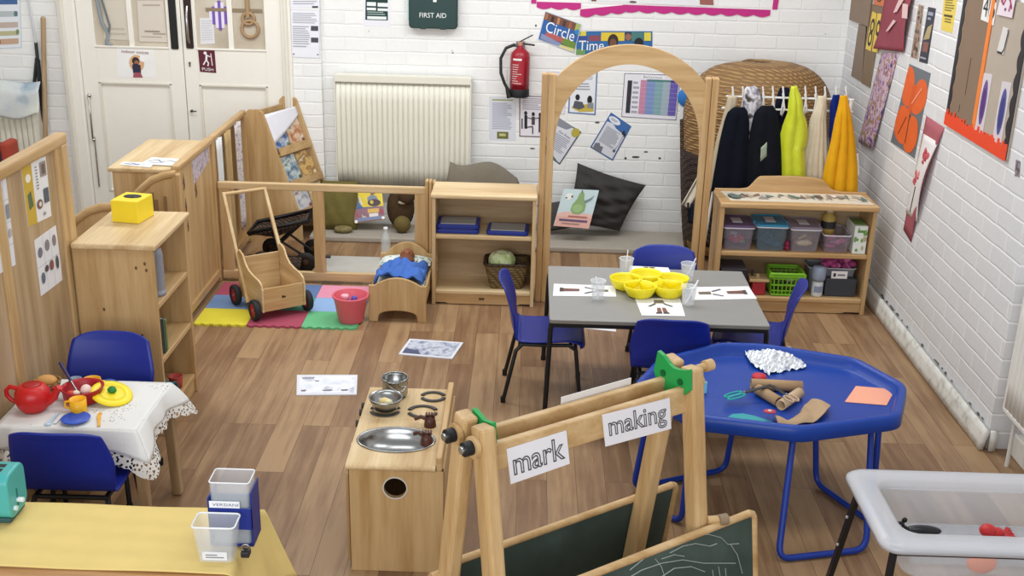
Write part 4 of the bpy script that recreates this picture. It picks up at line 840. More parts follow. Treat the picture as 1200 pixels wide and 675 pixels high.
# book display, turned a little into the room
DY0 = 7.73; DD = Vector((.17, .37, 0)); NR = Vector((.95, -.30, .30)).normalized()
prof = [(-1.93, 0), (-1.93, .90), (-1.905, .925), (-1.84, .925), (-1.815, .905), (-1.80, .86), (-1.58, .17), (-1.575, .0)]
t = thing('book_display', 'sloping wooden book display stand with angled sides against the wall', 'book display', (-1.70, 7.9, 0))
def PQ(x, z, w): return Vector((x, DY0, z))+DD*w
for w0, dz in ((0, 0), (.95, .03)):
    mb = MB(); n = len(prof); pf = [(x, z+(dz if z > .5 else 0)) for x, z in prof]
    q = [PQ(x, z, w0) for x, z in pf]+[PQ(x, z, w0+.05) for x, z in pf]
    mb.add(q, [tuple(range(n)), tuple(range(2*n-1, n-1, -1))]+[(i, n+i, n+(i+1) % n, (i+1) % n) for i in range(n)], WZ); mb.done('side_panel', t)
F6 = [(0, 1, 2, 3), (7, 6, 5, 4), (0, 4, 5, 1), (2, 6, 7, 3), (1, 5, 6, 2), (0, 3, 7, 4)]
def sl(s, w, o=0): return PQ(-1.825+s*.22, .84-s*.68, w)+NR*o
def slabq(s0, s1, w0, w1, o0, o1): return [sl(s0, w0, o0), sl(s0, w1, o0), sl(s1, w1, o0), sl(s1, w0, o0), sl(s0, w0, o1), sl(s0, w1, o1), sl(s1, w1, o1), sl(s1, w0, o1)]
mb = MB(); mb.add(slabq(-.02, 1, .05, .95, -.012, 0), F6, WZ); mb.done('sloping_back', t)
for s in (.36, .70, 1.0):
    mb = MB(); mb.add(slabq(s-.012, s+.006, .05, .95, 0, .046), F6, WY); mb.add(slabq(s-.075, s, .05, .95, .040, .047), F6, WY); mb.done('ledge', t)
mb = MB(); mb.add([PQ(-1.925, .05, .05), PQ(-1.925, .05, .95), PQ(-1.925, .9, .95), PQ(-1.925, .9, .05), PQ(-1.91, .05, .05), PQ(-1.91, .05, .95), PQ(-1.91, .9, .95), PQ(-1.91, .9, .05)], F6, WZ); mb.done('back_panel', t)
bks = [(.34, 0, ['#23306e', '#4a6aa8', '#cfd8dc', '#6b7a5a'], 'blue and white picture book, top left on display stand'), (.34, 1, ['#8f5a3e', '#c58a60', '#e3d1b5', '#7a4034'], 'russet picture book, top right on display stand'),
       (.68, 0, ['#26344c', '#7d94a6', '#d3dcd9', '#3c5a48'], 'dark teal and white picture book, middle left on display stand'), (.68, 1, ['#c49a4a', '#e0bd7a', '#8f5f2c', '#efe0bd'], 'golden picture book, middle right on display stand'),
       (.98, 0, ['#6f6f78', '#c6c9d2', '#e5e2e0', '#8a5560'], 'grey and white picture book, bottom left on display stand'), (.98, 1, ['#b28a4f', '#d9b77c', '#e9d9b4', '#775030'], 'tan picture book, bottom right on display stand')]
for s1, k, hs, lb in bks:
    w0 = .08+.44*k; w1 = w0+.40; s0 = s1-.30
    t2 = thing('picture_book', lb, 'book', sl(s1-.02, (w0+w1)/2, .01), group='books on the display stand')
    mb = MB(); mb.add(slabq(s0+.01, s1-.02, w0+.01, w1-.01, .003, .012), F6, '#e9e4d8'); mb.done('pages', t2)
    mb = MB(); mb.add(slabq(s0, s1-.016, w0, w1, .012, .0155), F6, blotch('cover_'+hs[0][1:], hs, 14, .35)); mb.done('cover', t2)
mb = MB()
mb.grid(lambda u, v: sl(-.06+.30*v*(1-u*.72), .06+u*.90, .022+.012*math.sin(3*u)), 10, 8, plain('#e9e7ee', .8), .003)
tag(mb.done('white_paper'), 'white paper sheet folded over the top of sloping book display', 'paper')

# ================================================================== low fence, foam mats, cart, bucket, doll bed
t = thing('low_fence', 'low open wooden fence with wide rails behind the push cart', 'fence', (-1.25, 6.86, 0))
FY0, FY1 = 6.845, 6.88
mb = MB(); mb.box(-1.905, -.605, FY0, FY1, .605, .65, wood('x', 'pale'), .006); mb.done('top_rail', t)
mb = MB(); mb.box(-1.905, -.605, FY0, FY1, .02, .075, wood('x', 'pale'), .005); mb.done('bottom_rail', t)
for x in (-1.90, -1.32, -.685):
    mb = MB(); mb.box(x, x+.07, FY0+.002, FY1-.002, .07, .61, WZ, .004); mb.done('post', t)
for i, x in enumerate((-.60, -.578, -.556)):
    mb = MB(); mb.box(x-.018, x+.002, FY0-.02, FY1+.01, 0, .70 if i < 2 else .695, WZ, .008); mb.done('hinge_post', t)
for x in (-1.25,):
    mb = MB(); mb.tube([(x, 6.86, .18), (x+.03, 6.86, .18)], .011, '#3a3632'); mb.done('knob', t)
mb = MB(); mb.box(-1.34, -.62, 6.95, 7.38, .0, .012, plain('#bfbcb5', .4, var=.08), .004)
tag(mb.done('pale_floor_mat'), 'pale grey smooth mat on floor just behind low wooden fence', 'mat')
# foam tiles
cols = [-1.885, -1.58, -1.265, -.955]; rows = [6.09, 6.335, 6.565, 6.79]
TCOL = [['#dccf3a', '#a5475c', '#66b580'], ['#7290bb', '#559684', '#8fb0da'], ['#ab4a61', '#6079a8', '#df92aa']]
TLAB = [['yellow', 'crimson', 'green'], ['steel blue', 'teal', 'light blue'], ['dark pink', 'navy blue', 'pale pink']]
RN = ['front', 'middle', 'back']; CN = ['left', 'centre', 'right']
for r_ in range(3):
    for c_ in range(3):
        x0, x1, y0, y1 = cols[c_], cols[c_+1], rows[r_], rows[r_+1]
        pts = []
        def edge(p, q_, out):
            n = 6; d = (q_-p)
            nrm = Vector((d.y, -d.x)).normalized()
            for i in range(n):
                for f, o in ((0, 0), (.22, 0), (.30, 1), (.70, 1), (.78, 0)):
                    u = (i+f)/n; w = p+d*u+nrm*(o*.011*out); pts.append((w.x, w.y))
        e_ = .0008
        A_, B_, C_, D_ = Vector((x0+e_, y0+e_)), Vector((x1-e_, y0+e_)), Vector((x1-e_, y1-e_)), Vector((x0+e_, y1-e_))
        edge(A_, B_, 1 if r_ == 0 else 0); edge(B_, C_, 1 if c_ == 2 else 0); edge(C_, D_, 0); edge(D_, A_, 0)
        mb = MB(); mb.prism(pts, 'z', .0005, .0125, plain(TCOL[r_][c_], .8, var=.05, bump=.2, bscale=200))
        tag(mb.done('foam_tile'), '%s foam floor tile, %s row %s, by the push cart' % (TLAB[r_][c_], RN[r_], CN[c_]), 'foam tile', 'foam floor tiles')
# push cart: local frame, front towards -y
t = thing('push_cart', 'wooden push-along cart with tall handle and red-hubbed black wheels', 'push cart', (-1.495, 6.378, .0125), math.radians(35))
TH = .012; cw = .135
side = [(-.175, .075), (-.175, .20), (-.165, .225), (-.14, .24), (-.08, .245), (-.03, .25), (.02, .275), (.06, .31), (.085, .33), (.10, .33), (.14, .31), (.14, .075)]
side = [(-.195, .055), (-.198, .19), (-.185, .222), (-.15, .238), (-.06, .245), (-.0, .256), (.05, .285), (.085, .33), (.14, .345), (.165, .32), (.165, .055)]
for sx in (-cw, cw-TH):
    mb = MB(); mb.prism(side, 'x', sx, sx+TH, wood('y', 'pale'), .003); mb.done('side_panel', t, world=False)
mb = MB(); mb.box(-cw+TH, cw-TH, -.192, -.18, .055, .195, wood('x', 'ply'), .003); mb.done('front_panel', t, world=False)
mb = MB(); mb.box(-cw+TH, cw-TH, .15, .162, .06, .29, wood('x', 'pale'), .003); mb.done('back_panel', t, world=False)
mb = MB(); mb.box(-cw+TH, cw-TH, -.18, .15, .06, .072, wood('y', 'pale'), .002); mb.done('floor_panel', t, world=False)
mb = MB(); mb.tube([(-.006, -.1935, .125), (-.006, -.1935, .14)], .003, '#3b3126', n=6); mb.ball((.004, -.193, .13), (.009, .001, .006), '#3b3126', 8, 4); mb.ball((-.008, -.193, .132), (.005, .001, .008), '#3b3126', 8, 4); mb.done('logo_mark', t, world=False)
for sx in (-1, 1):
    mb = MB(); mb.bar((sx*(cw+.004), .02, .05), (sx*(cw+.004)*.93, .352, .640), .02, .022, wood('z', 'pale'), up=(0, 1, 0)); mb.done('handle_bar', t, world=False)
mb = MB(); mb.tube([(-cw-.0, .348, .632), (cw+.0, .348, .632)], .011, wood('x')); mb.done('handle_grip', t, world=False)
for y in (-.145, .155):
    mb = MB(); mb.tube([(-cw-.045, y, .062), (cw+.045, y, .062)], .006, '#8d8d8b'); mb.box(-cw, cw, y-.012, y+.012, .052, .06, WX, .002); mb.done('axle', t, world=False)
    for sx in (-1, 1):
        mb = MB(); R0 = .062
        x = sx*(cw+.028)
        mb.lathe([(.042, -.017), (.056, -.018), (R0, -.010), (R0, .010), (.056, .018), (.042, .017), (.042, -.017)], (x, y, R0), plain('#23242a', .7), 28, axis='x')
        w = mb.done('wheel', t, world=False)
        mb = MB(); mb.lathe([(.001, -.012), (.012, -.014), (.014, -.006), (.036, -.006), (.0425, -.014), (.0425, .014), (.036, .006), (.014, .006), (.012, .014), (.001, .012)], (x, y, R0), plain('#b3323a', .45), 24, axis='x')
        mb.done('hub', w, world=False)
# bucket
t = thing('bucket', 'pink plastic bucket on floor between foam mats and the doll bed', 'bucket', (-.995, 6.205, .0))
PK = plain('#d9626f', .35)
mb = MB(); z0_ = .0
mb.lathe([(.001, .013), (.070, .013), (.074, .02), (.096, .15), (.106, .165), (.106, .172), (.099, .174), (.092, .165), (.07, .03), (.001, .026)], (-.995, 6.205, 0), PK, 36); mb.done('body', t)
mb = MB(); mb.tube([(-.995+.101*math.cos(a*PI/18), 6.205+.101*math.sin(a*PI/18), .17) for a in range(36)], .006, PK, closed=True, n=8); mb.done('rim', t)
mb = MB(); mb.lathe([(.001, .027), (.03, .03), (.036, .05), (.03, .075), (.001, .08)], (-.975, 6.215, .06), '#5a4fa8', 14); mb.ball((-.975, 6.215, .145), .018, '#5a4fa8')
tag(mb.done('sand_toy'), 'purple toy standing inside the pink bucket', 'toy')
mb = MB(); mb.tube([(-1.04, 6.24, .03), (-1.035, 6.22, .16)], .007, '#e9aab5'); mb.lathe([(.001, 0), (.022, .005), (.024, .03), (.02, .034)], (-1.03, 6.225, .13), '#e9aab5', 14)
tag(mb.done('sand_toy'), 'pale pink spade leaning inside the pink bucket', 'toy')
# doll bed
bx0, bx1, by0, by1 = -.893, -.560, 6.232, 6.80
t = thing('doll_bed', 'wooden toy doll bed with arched ends and a blue blanket', 'doll bed', ((bx0+bx1)/2, (by0+by1)/2, 0))
def bedend(h0, h1, y, th=.018):
    xm = (bx0+bx1)/2; w = bx1-bx0; pts = []
    pts += [(bx0, 0), (bx0, h0)] + [(bx0+w*(.10+.80*i/14), h0+(h1-h0)*math.sin(PI*i/14)**.85) for i in range(15)] + [(bx1, h0), (bx1, 0), (bx1-.05, 0)]
    pts += [(xm+(w/2-.052)*math.cos(PI*i/14), .018+.052*math.sin(PI*i/14)**.6) for i in range(15)] + [(bx0+.05, 0)]
    mb = MB(); mb.prism(pts, 'y', y, y+th, wood('z'), .004); return mb
bedend(.225, .272, by0).done('footboard', t); bedend(.24, .315, by1-.018).done('headboard', t)
for x in (bx0+.004, bx1-.018):
    mb = MB(); mb.box(x, x+.014, by0+.018, by1-.018, .10, .19, WY, .003); mb.done('side_rail', t)
mb = MB(); mb.box(bx0+.018, bx1-.018, by0+.018, by1-.018, .11, .125, WY, 0); mb.done('base_board', t)
mb = MB(); mb.box(bx0+.022, bx1-.022, by0+.022, by1-.022, .126, .19, fabric('#cfd6d3'), .02, 3); tag(mb.done('doll_mattress'), 'pale mattress lying in the wooden doll bed', 'mattress')
mb = MB(); bl = fabric('#4a6fb8', .15, .35, 14)
def blk(u, v):
    a = 2*u-1; x = (bx0+bx1)/2+a*(.145); y = by0+.034+v*.36
    z = .230+.05*(1-a*a)**.5*(.75+.25*math.sin(3*v+1))+.016*math.sin(8*u+5*v)+.012*math.sin(17*v+3*u)+.008*math.sin(26*u-9*v)-.012*abs(a)**6
    return (x, y, z)
mb.grid(blk, 28, 28, bl, .012)
tag(mb.done('doll_blanket'), 'rumpled blue blanket covering the doll bed', 'blanket')
mb = MB(); mb.cushion(((bx0+bx1)/2-.0, by1-.10, .215), (.155, 0, 0), (0, .075, 0), (0, .0, .035), blotch('patterned_pillow', ['#6d8e86', '#cfdbd3', '#e4e6de', '#4f7470'], 24, .9), 12)
tag(mb.done('doll_pillow'), 'green and white patterned pillow in the doll bed', 'pillow')
mb = MB(); mb.ball((-.715, by1-.12, .265), (.042, .045, .04), plain('#8a5136', .6), 18, 12); mb.ball((-.715, by1-.17, .25), (.05, .06, .03), plain('#7a4a34', .7), 14, 8)
for sx in (-.04, .04): mb.ball((-.715+sx, by1-.12, .262), (.006, .012, .014), plain('#8a5136', .6), 8, 6)
mb.ball((-.715, by1-.155, .285), (.004, .006, .005), '#6d3f29', 6, 4); mb.ball((-.73, by1-.153, .291), (.004, .003, .004), '#1d1512', 6, 4); mb.ball((-.70, by1-.153, .291), (.004, .003, .004), '#1d1512', 6, 4)
mb.done('doll')
tag(bpy.data.objects['doll'], 'brown-skinned doll lying under the blanket in doll bed', 'doll')
# wicker doll pushchair behind the fence
t = thing('doll_pram', 'dark wicker doll pram with black wheels tipped behind the low fence', 'doll pram', (-1.6, 7.2, 0))
WK = weave('#6a4c34', '#1d1510', 70)
mb = MB()
mb.grid(lambda u, v: (-1.79+.40*u, 7.08+.26*v, .24+.10*u-.07*math.sin(PI*v)*math.sin(PI*min(1, u*1.2))+.0*v), 16, 12, WK, .012); mb.done('basket', t)
mb = MB()
mb.tube([(-1.79, 7.08, .25), (-1.39, 7.08, .35), (-1.39, 7.34, .35), (-1.79, 7.34, .25)], .012, '#15120f', closed=True, n=8); mb.tube([(-1.70, 7.10, .27), (-1.42, 7.14, .07)], .008, '#15120f'); mb.tube([(-1.42, 7.10, .34), (-1.70, 7.14, .07)], .008, '#15120f')
mb.tube([(-1.70, 7.32, .27), (-1.42, 7.3, .07)], .008, '#15120f'); mb.tube([(-1.42, 7.32, .34), (-1.70, 7.3, .07)], .008, '#15120f'); mb.tube([(-1.40, 7.08, .34), (-1.32, 7.1, .52)], .011, '#15120f'); mb.tube([(-1.40, 7.34, .34), (-1.32, 7.32, .52)], .011, '#15120f'); mb.tube([(-1.32, 7.1, .52), (-1.32, 7.32, .52)], .011, '#3d2c20'); mb.done('frame', t)
for x in (-1.70, -1.42):
    for y in (7.06, 7.35):
        mb = MB(); mb.lathe([(.03, -.012), (.064, -.014), (.068, 0), (.064, .014), (.03, .012), (.03, -.012)], (x, y, .068), '#1a1715', 20, axis='y'); mb.lathe([(.001, -.008), (.03, -.008), (.03, .008), (.001, .008)], (x, y, .068), '#4f3524', 14, axis='y'); mb.done('wheel', t)
mb = MB(); mb.grid(lambda u, v: (-1.80+.36*u, 6.96+.10*v, .06+.05*v+.0*u), 8, 4, WK, .02); mb.box(-1.80, -1.44, 6.95, 6.98, .0, .08, WK, .01)
tag(mb.done('wicker_tray'), 'flat brown wicker tray on floor under the doll pram', 'tray')
bpy.data.objects['wicker_tray'].location.z = .001
# ================================================================== small shelf unit, arch, book corner
sx0, sx1, sy0, sy1, sh = -.553, .066, 6.535, 6.82, .70
t = thing('open_shelf_unit', 'low wooden shelf unit with tablets and cabbage basket between fence and arch', 'shelf unit', ((sx0+sx1)/2, (sy0+sy1)/2, 0))
for x in (sx0, sx1-.022):
    mb = MB(); mb.box(x, x+.022, sy0, sy1, 0, sh-.024, wood('z', 'pale'), .004); mb.done('side_panel', t)
mb = MB(); mb.box(sx0+.022, sx1-.022, sy1-.012, sy1-.004, .09, sh-.024, wood('x', 'grey'), 0); mb.done('back_panel', t)
mb = MB(); mb.box(sx0-.006, sx1+.006, sy0-.012, sy1+.004, sh-.028, sh, wood('x', 'pale'), .009, 3); mb.done('top', t)
for z in (.095, .445):
    mb = MB(); mb.box(sx0+.022, sx1-.022, sy0+.004, sy1-.012, z-.024, z, wood('x', 'pale'), .005); mb.done('shelf', t)
mb = MB(); a, b, z1 = sx0+.022, sx1-.022, .07
mb.prism([(a, .012), (a, z1), (b, z1), (b, .012), (b-.06, .012), (b-.075, .004), (a+.075, .004), (a+.06, .012)], 'y', sy0+.016, sy0+.03, wood('x', 'ply'), .002); mb.done('plinth', t)
mb = MB()
for dx, w in ((-.012, .005), (-.002, .006), (.01, .007)): mb.ball((-.25+dx, sy0+.0155, .04), (w, .001, .009), '#4a3a28', 8, 4)
mb.done('logo_mark', t)
for x in (sx0+.03, sx1-.036):
    mb = MB()
    for z in (.2, .25, .3, .52, .57): mb.ball((x if x < -.2 else sx1-.0225, sy0+.05, z), (.002, .004, .004), '#6b563a', 6, 4)
    mb.done('shelf_pegs', t)
def tablet(lb, x, y, z, w=.255, d=.19, rz=0):
    t2 = thing('tablet', lb, 'tablet', (x, y, z), rz, 'tablets on the low shelf')
    mb = MB(); mb.prism(rrect(-w/2, w/2, -d/2, d/2, .02), 'z', .0005, .026, plain('#1d2f86', .5), .006); mb.done('case', t2, world=False)
    mb = MB(); mb.prism(rrect(-w/2+.022, w/2-.022, -d/2+.016, d/2-.016, .006), 'z', .0262, .0275, plain('#8d8f90', .15, var=.02)); mb.prism(rrect(-w/2+.022, w/2-.022, -d/2+.016, -d/2+.024, .002), 'z', .0275, .028, '#dfe5ee'); mb.done('screen', t2, world=False)
tablet('blue-cased tablet at the bottom of left stack on low shelf', -.40, 6.66, .446)
tablet('blue-cased tablet on top of left stack on low shelf', -.40, 6.665, .4745)
tablet('blue-cased tablet lying alone at the right of low shelf', -.10, 6.65, .446, .25, .19, -.04)
mb = MB(); BK = weave('#8f7644', '#54401f', 60)
bx, by, bz = -.103, 6.665, .096
def rr(w, d, z): return [(bx+p[0], by+p[1], bz+z) for p in rrect(-w/2, w/2, -d/2, d/2, .03, 4)]
def loft(rings, mat, cap=True, smooth=True):
    m = MB()
    vs = [p for r in rings for p in r]; n = len(rings[0])
    fs = [(k*n+i, k*n+(i+1) % n, (k+1)*n+(i+1) % n, (k+1)*n+i) for k in range(len(rings)-1) for i in range(n)]
    m.add(vs, fs, mat, smooth)
    if cap: m.add(rings[0], [tuple(range(n))], mat); m.add(rings[-1], [tuple(range(n))], mat)
    return m
m_ = loft([rr(.20, .15, 0), rr(.235, .18, .08), rr(.27, .20, .155), rr(.262, .192, .16), rr(.25, .18, .155), rr(.19, .14, .012)], BK)
t = thing('wicker_basket', 'brown wicker basket holding a cabbage on the bottom shelf', 'basket', (bx, by, bz))
m_.done('body', t)
mb = MB(); mb.tube(rr(.268, .198, .158), .009, weave('#5f4826', '#2a1d0e', 80), closed=True, n=8); mb.done('rim', t)
mb = MB(); CB = blotch('cabbage_leaf', ['#8ba05e', '#b9c98c', '#dbe2b8', '#a5b878'], 14, .6)
cc = (bx-.03, by, bz+.15)
mb.ball(cc, (.08, .07, .075), CB, 24, 16)
for i in range(7):
    a0 = i*2*PI/7
    mb.grid(lambda u, v: (cc[0]+(.076+.012*v+.004*math.sin(6*u*PI))*math.cos(a0+u*1.5)*math.cos((v-.35)*1.7), cc[1]+(.072+.012*v)*math.sin(a0+u*1.5)*math.cos((v-.35)*1.7), cc[2]+.07*math.sin((v-.35)*1.9)), 10, 8, CB, .003)
tag(mb.done('cabbage'), 'pale green cabbage sitting in the wicker basket', 'cabbage')

# arch
AY, AT = 6.66, .055
t = thing('wooden_arch', 'tall light wooden archway over entrance to the book corner', 'arch', (.61, AY, 0))
lx0, lx1 = ay(633, 200, AY).x, ay(648, 200, AY).x; rx0, rx1 = ay(822, 250, AY).x, ay(840, 200, AY).x
lx0, rx1 = .075, 1.097; li, ri = .157, 1.018
for x0, x1, nm in ((lx0, lx0+.036, 0), (lx0+.038, li, 1), (ri, ri+.036, 1), (ri+.038, rx1, 0)):
    mb = MB(); mb.box(x0, x1, AY-.03, AY+.03, 0, 1.405, wood('z', 'light' if nm else 'ply'), .007); mb.done('post', t)
xm = (lx0+.04+rx1-.04)/2; hw = (rx1-lx0)/2-.042
outer = [(xm-hw, 1.30), (xm-hw, 1.395)]+[(xm-hw*math.cos(PI*i/28), 1.395+.185*math.sin(PI*i/28)**.9) for i in range(2, 27)]+[(xm+hw, 1.395), (xm+hw, 1.30)]
iw = (ri-li)/2-.004
inner = [(xm+hw, 1.04), (xm+iw+.0, 1.04)]+[(xm+iw*math.cos(PI*i/28), 1.04+.455*math.sin(PI*i/28)**.92) for i in range(0, 29)]+[(xm-hw, 1.04)]
mb = MB()
n = 40; vs = []; fs = []
def oz(x): 
    d_ = min(.445, abs(x-.585)); return 1.022+math.sqrt(.558**2-d_*d_)
def iz(x):
    c = (xm-x)/iw
    return .98 if abs(c) >= 1 else .98+.49*math.sin(math.acos(c))**.95
xsamp = sorted(set([xm-hw*math.cos(PI*i/40) for i in range(41)]+[xm-iw*math.cos(PI*i/60) for i in range(61)]))
yA, yB = AY-.02, AY+.02
for x in xsamp: vs += [(x, yA, oz(x)), (x, yA, iz(x)), (x, yB, oz(x)), (x, yB, iz(x))]
for i in range(len(xsamp)-1):
    a, b = 4*i, 4*(i+1); fs += [(a, a+1, b+1, b), (a+2, b+2, b+3, a+3), (a, b, b+2, a+2), (a+1, a+3, b+3, b+1)]
L = 4*(len(xsamp)-1); fs += [(0, 2, 3, 1), (L, L+1, L+3, L+2)]
mb.add(vs, fs, wood('x', 'light')); mb.done('arch_panel', t)
mb = MB(); mb.tube([(li+.02, AY-.03, 0), (li+.02, AY-.03, .02)], .02, '#77664d'); mb.tube([(ri+.02, AY-.03, 0), (ri+.02, AY-.03, .02)], .02, '#77664d'); mb.done('foot', t)

# grey floor mats along the back wall
GM = plain('#a59c8f', .85, var=.05, bump=.2, bscale=60)
mb = MB(); mb.box(-.05, 1.72, 7.625, 8.06, .0, .042, GM, .012, 3); tag(mb.done('seat_mat'), 'grey padded mat on floor beyond the arch', 'mat', None)
mb = MB(); mb.box(-1.52, -.10, 7.715, 8.06, .0, .042, GM, .012, 3); tag(mb.done('seat_mat'), 'grey padded mat on floor along wall beyond the low fence', 'mat', None)
# dark cushion
DC = fabric('#403d3c', .2, .35, 16)
mb = MB(); c_ = ay(706, 232, 7.99)
tlc, trc, brc, blc = ay(677, 191, 8.05), ay(757, 217, 8.04), ay(726, 271, 7.90), ay(662, 262, 7.90)
cen = (tlc+trc+brc+blc)/4; e1 = ((trc+brc)-(tlc+blc))/4; e2 = ((tlc+trc)-(blc+brc))/4
nv = Vector((0, -1, .18)).normalized()
def cside(sg):
    def fn(u, v):
        p = (blc*(1-u)+brc*u)*(1-v)+(tlc*(1-u)+trc*u)*v
        a, b = 2*u-1, 2*v-1; h = max(0, (1-abs(a)**2.4)*(1-abs(b)**2.4))**.55
        pin = .06*(1-(a*a*b*b))*max(abs(a), abs(b))**4
        p = p+(cen-p)*pin
        wr = (.016*math.sin(5*b+7*a)+.014*math.sin(12*b-4*a)+.008*math.sin(22*b+5*a))*h
        return p+nv*(sg*(.098*h)+wr)
    return fn
mb.grid(cside(1), 30, 30, DC); mb.grid(cside(-1), 30, 30, DC)
tag(mb.done('cushion'), 'large dark grey cushion leaning on white brick wall under the arch', 'cushion')
bpy.data.objects['cushion'].location.z = max(bpy.data.objects['cushion'].location.z, .043)
# second small dark thing: cushion behind book
mb = MB(); c = ay(650, 262, 7.93); mb.cushion((c.x-.01, 7.97, .16), (.10, 0, .02), (-.02, .06, .085), (0, .05, 0), fabric('#4b4846', .2, .3), 12)
tag(mb.done('cushion'), 'dark cushion corner peeping out at left behind the pear picture book', 'cushion')
def bookslab(name, label, TLc, TRc, BRc, BLc, th, cover, items, group=None, pages='#e9e5da'):
    """closed book standing; corners of its front cover; the body goes back along its normal"""
    TLc, TRc, BRc, BLc = map(Vector, (TLc, TRc, BRc, BLc))
    nn = (TRc-TLc).cross(TLc-BLc).normalized()
    if nn.y > 0: nn = -nn
    t2 = thing(name, label, 'book', (BLc+BRc)/2, 0, group)
    F6 = [(0, 1, 2, 3), (7, 6, 5, 4), (0, 4, 5, 1), (1, 5, 6, 2), (2, 6, 7, 3), (3, 7, 4, 0)]
    q = [TLc, TRc, BRc, BLc]; cen = (TLc+TRc+BRc+BLc)/4
    mb = MB(); mb.add(q+[p-nn*.003 for p in q], F6, cover); mb.add([p-nn*th for p in q]+[p-nn*(th-.003) for p in q], F6, cover); mb.add([TLc, BLc, BLc-nn*th, TLc-nn*th]+[p+(TRc-TLc).normalized()*-.002 for p in (TLc, BLc, BLc-nn*th, TLc-nn*th)], F6, cover)
    mb.done('cover', t2)
    mb = MB(); qi = [p+(cen-p)*.03-nn*.003 for p in q]; mb.add(qi+[p-nn*(th-.006) for p in qi], F6, pages); mb.done('pages', t2)
    # printed picture
    def at(u, v, e): return (TLc*(1-u)+TRc*u)*(1-v)+(BLc*(1-u)+BRc*u)*v+nn*e
    mb = MB()
    for k, it in enumerate(items):
        e = .0006+.0004*k; mt = it[-1]
        if it[0] == 'r': u0, v0, u1, v1 = it[1:5]; mb.add([at(u0, v0, e), at(u1, v0, e), at(u1, v1, e), at(u0, v1, e)], [(3, 2, 1, 0)], mt)
        if it[0] == 'c': u, v, ru, rv = it[1:5]; mb.add([at(u+ru*math.cos(a*PI/10), v+rv*math.sin(a*PI/10), e) for a in range(20)], [tuple(range(20))], mt)
        if it[0] == 'p': mb.add([at(u, v, e) for u, v in it[1]], [tuple(range(len(it[1])))], mt)
        if it[0] == 't':
            U = at(it[4], it[5], 0)-at(it[2], it[5], 0); W_ = at(it[2], it[3], 0)-at(it[2], it[5], 0); mb.text(it[1], at(it[2], it[5], e), U, W_, U.length, W_.length, mt)
    mb.done('cover_print', t2)
    return t2
bookslab('picture_book', 'picture book with a big green pear on cover leaning on dark cushion', ay(661, 221, 7.83), ay(702, 223, 7.83), ay(690, 268, 7.73), ay(649, 264.5, 7.73), .014, '#c9d6d8',
         [('r', 0, 0, 1, .62, '#c3d5d6'), ('r', 0, .66, 1, 1, '#dba99c'), ('p', [(0, .66), (.25, .6), (1, .64), (1, .72), (0, .74)], '#e0b6aa'), ('c', .2, .2, .1, .09, '#e8e6e0'), ('c', .14, .24, .03, .02, '#4c4b48'), ('c', .29, .2, .03, .03, '#5a5650'), ('p', [(.48, .1), (.56, .06), (.62, .12), (.64, .24), (.74, .4), (.74, .56), (.62, .65), (.44, .65), (.34, .55), (.36, .4), (.45, .26)], '#87a56a'), ('c', .53, .5, .15, .11, '#98b67c'), ('r', .52, .02, .55, .09, '#5b5139'), ('p', [(.66, .3), (.82, .22), (.9, .14), (.86, .26), (.7, .36)], '#6d8a8a'), ('r', .32, .7, .86, .735, '#b6685e'), ('r', .1, .80, .9, .85, '#5f4b72'), ('r', .2, .9, .7, .92, '#9d7f78')])
bookslab('picture_book', 'yellow picture book with two figures on cover standing on left grey mat', ay(413, 220, 7.99), ay(447, 220, 7.99), ay(451, 257, 7.86), ay(416, 261.5, 7.86), .012, '#e2c83c',
         [('r', 0, 0, 1, .5, '#e6d04a'), ('c', .29, .10, .09, .09, '#33241f'), ('c', .3, .16, .06, .07, '#7b5340'), ('p', [(.1, .3), (.3, .22), (.46, .32), (.5, .6), (.1, .62)], '#516f9c'), ('p', [(.2, .25), (.36, .22), (.4, .5), (.26, .5)], '#cfd4dc'), ('c', .7, .12, .1, .07, '#2b2a30'), ('c', .66, .17, .06, .07, '#8c634e'), ('p', [(.48, .3), (.62, .22), (.8, .26), (.86, .44), (.48, .44)], '#7e8a9e'), ('c', .7, .46, .22, .11, '#513f48'), ('c', .62, .44, .06, .06, '#c9b548'), ('r', .05, .58, .95, .7, '#3f5f95'), ('p', [(0, .62), (1, .58), (1, 1), (0, 1)], '#8f6a78'), ('r', .06, .68, .2, .84, '#b24c48'), ('r', .26, .7, .4, .9, '#c8b6aa'), ('r', .46, .64, .84, .76, '#d9b15a'), ('r', .5, .78, .8, .88, '#e0dbd2'), ('r', .86, .68, .97, .82, '#a6475c'), ('c', .05, .97, .06, .045, '#eceae4'), ('c', .95, .95, .06, .045, '#eceae4'), ('r', .1, .88, .9, .98, '#7d86a6')])
OLV = fabric('#6f6538', .2, .35)
mb = MB(); p = ay(396, 238, 8.02); mb.cushion((p.x+.02, 7.93, .21), (.135, 0, 0), (0, .05, .165), (0, -.07, .01), OLV, 14); mb.ball((p.x-.115, 7.86, .20), (.035, .02, .06), fabric('#3b3a22', .2, .3), 12, 8)
tag(mb.done('cushion'), 'olive green cushion with dark patch leaning on wall left of the yellow book', 'cushion')
mb = MB(); p = ay(402, 260, 7.82); mb.lathe([(.001, 0), (.055, .004), (.07, .02), (.06, .038), (.02, .045), (.001, .045)], (p.x, p.y, .043), blotch('pebble', ['#5d5330', '#857848', '#6f6440'], 20), 22, sx=1.0, sy=.7)
tag(mb.done('pebble'), 'flat olive brown pebble on grey mat left of the yellow book', 'pebble')
mb = MB(); p = ay(463, 256, 7.85); BRN = fabric('#4a3a28', .3, .5)
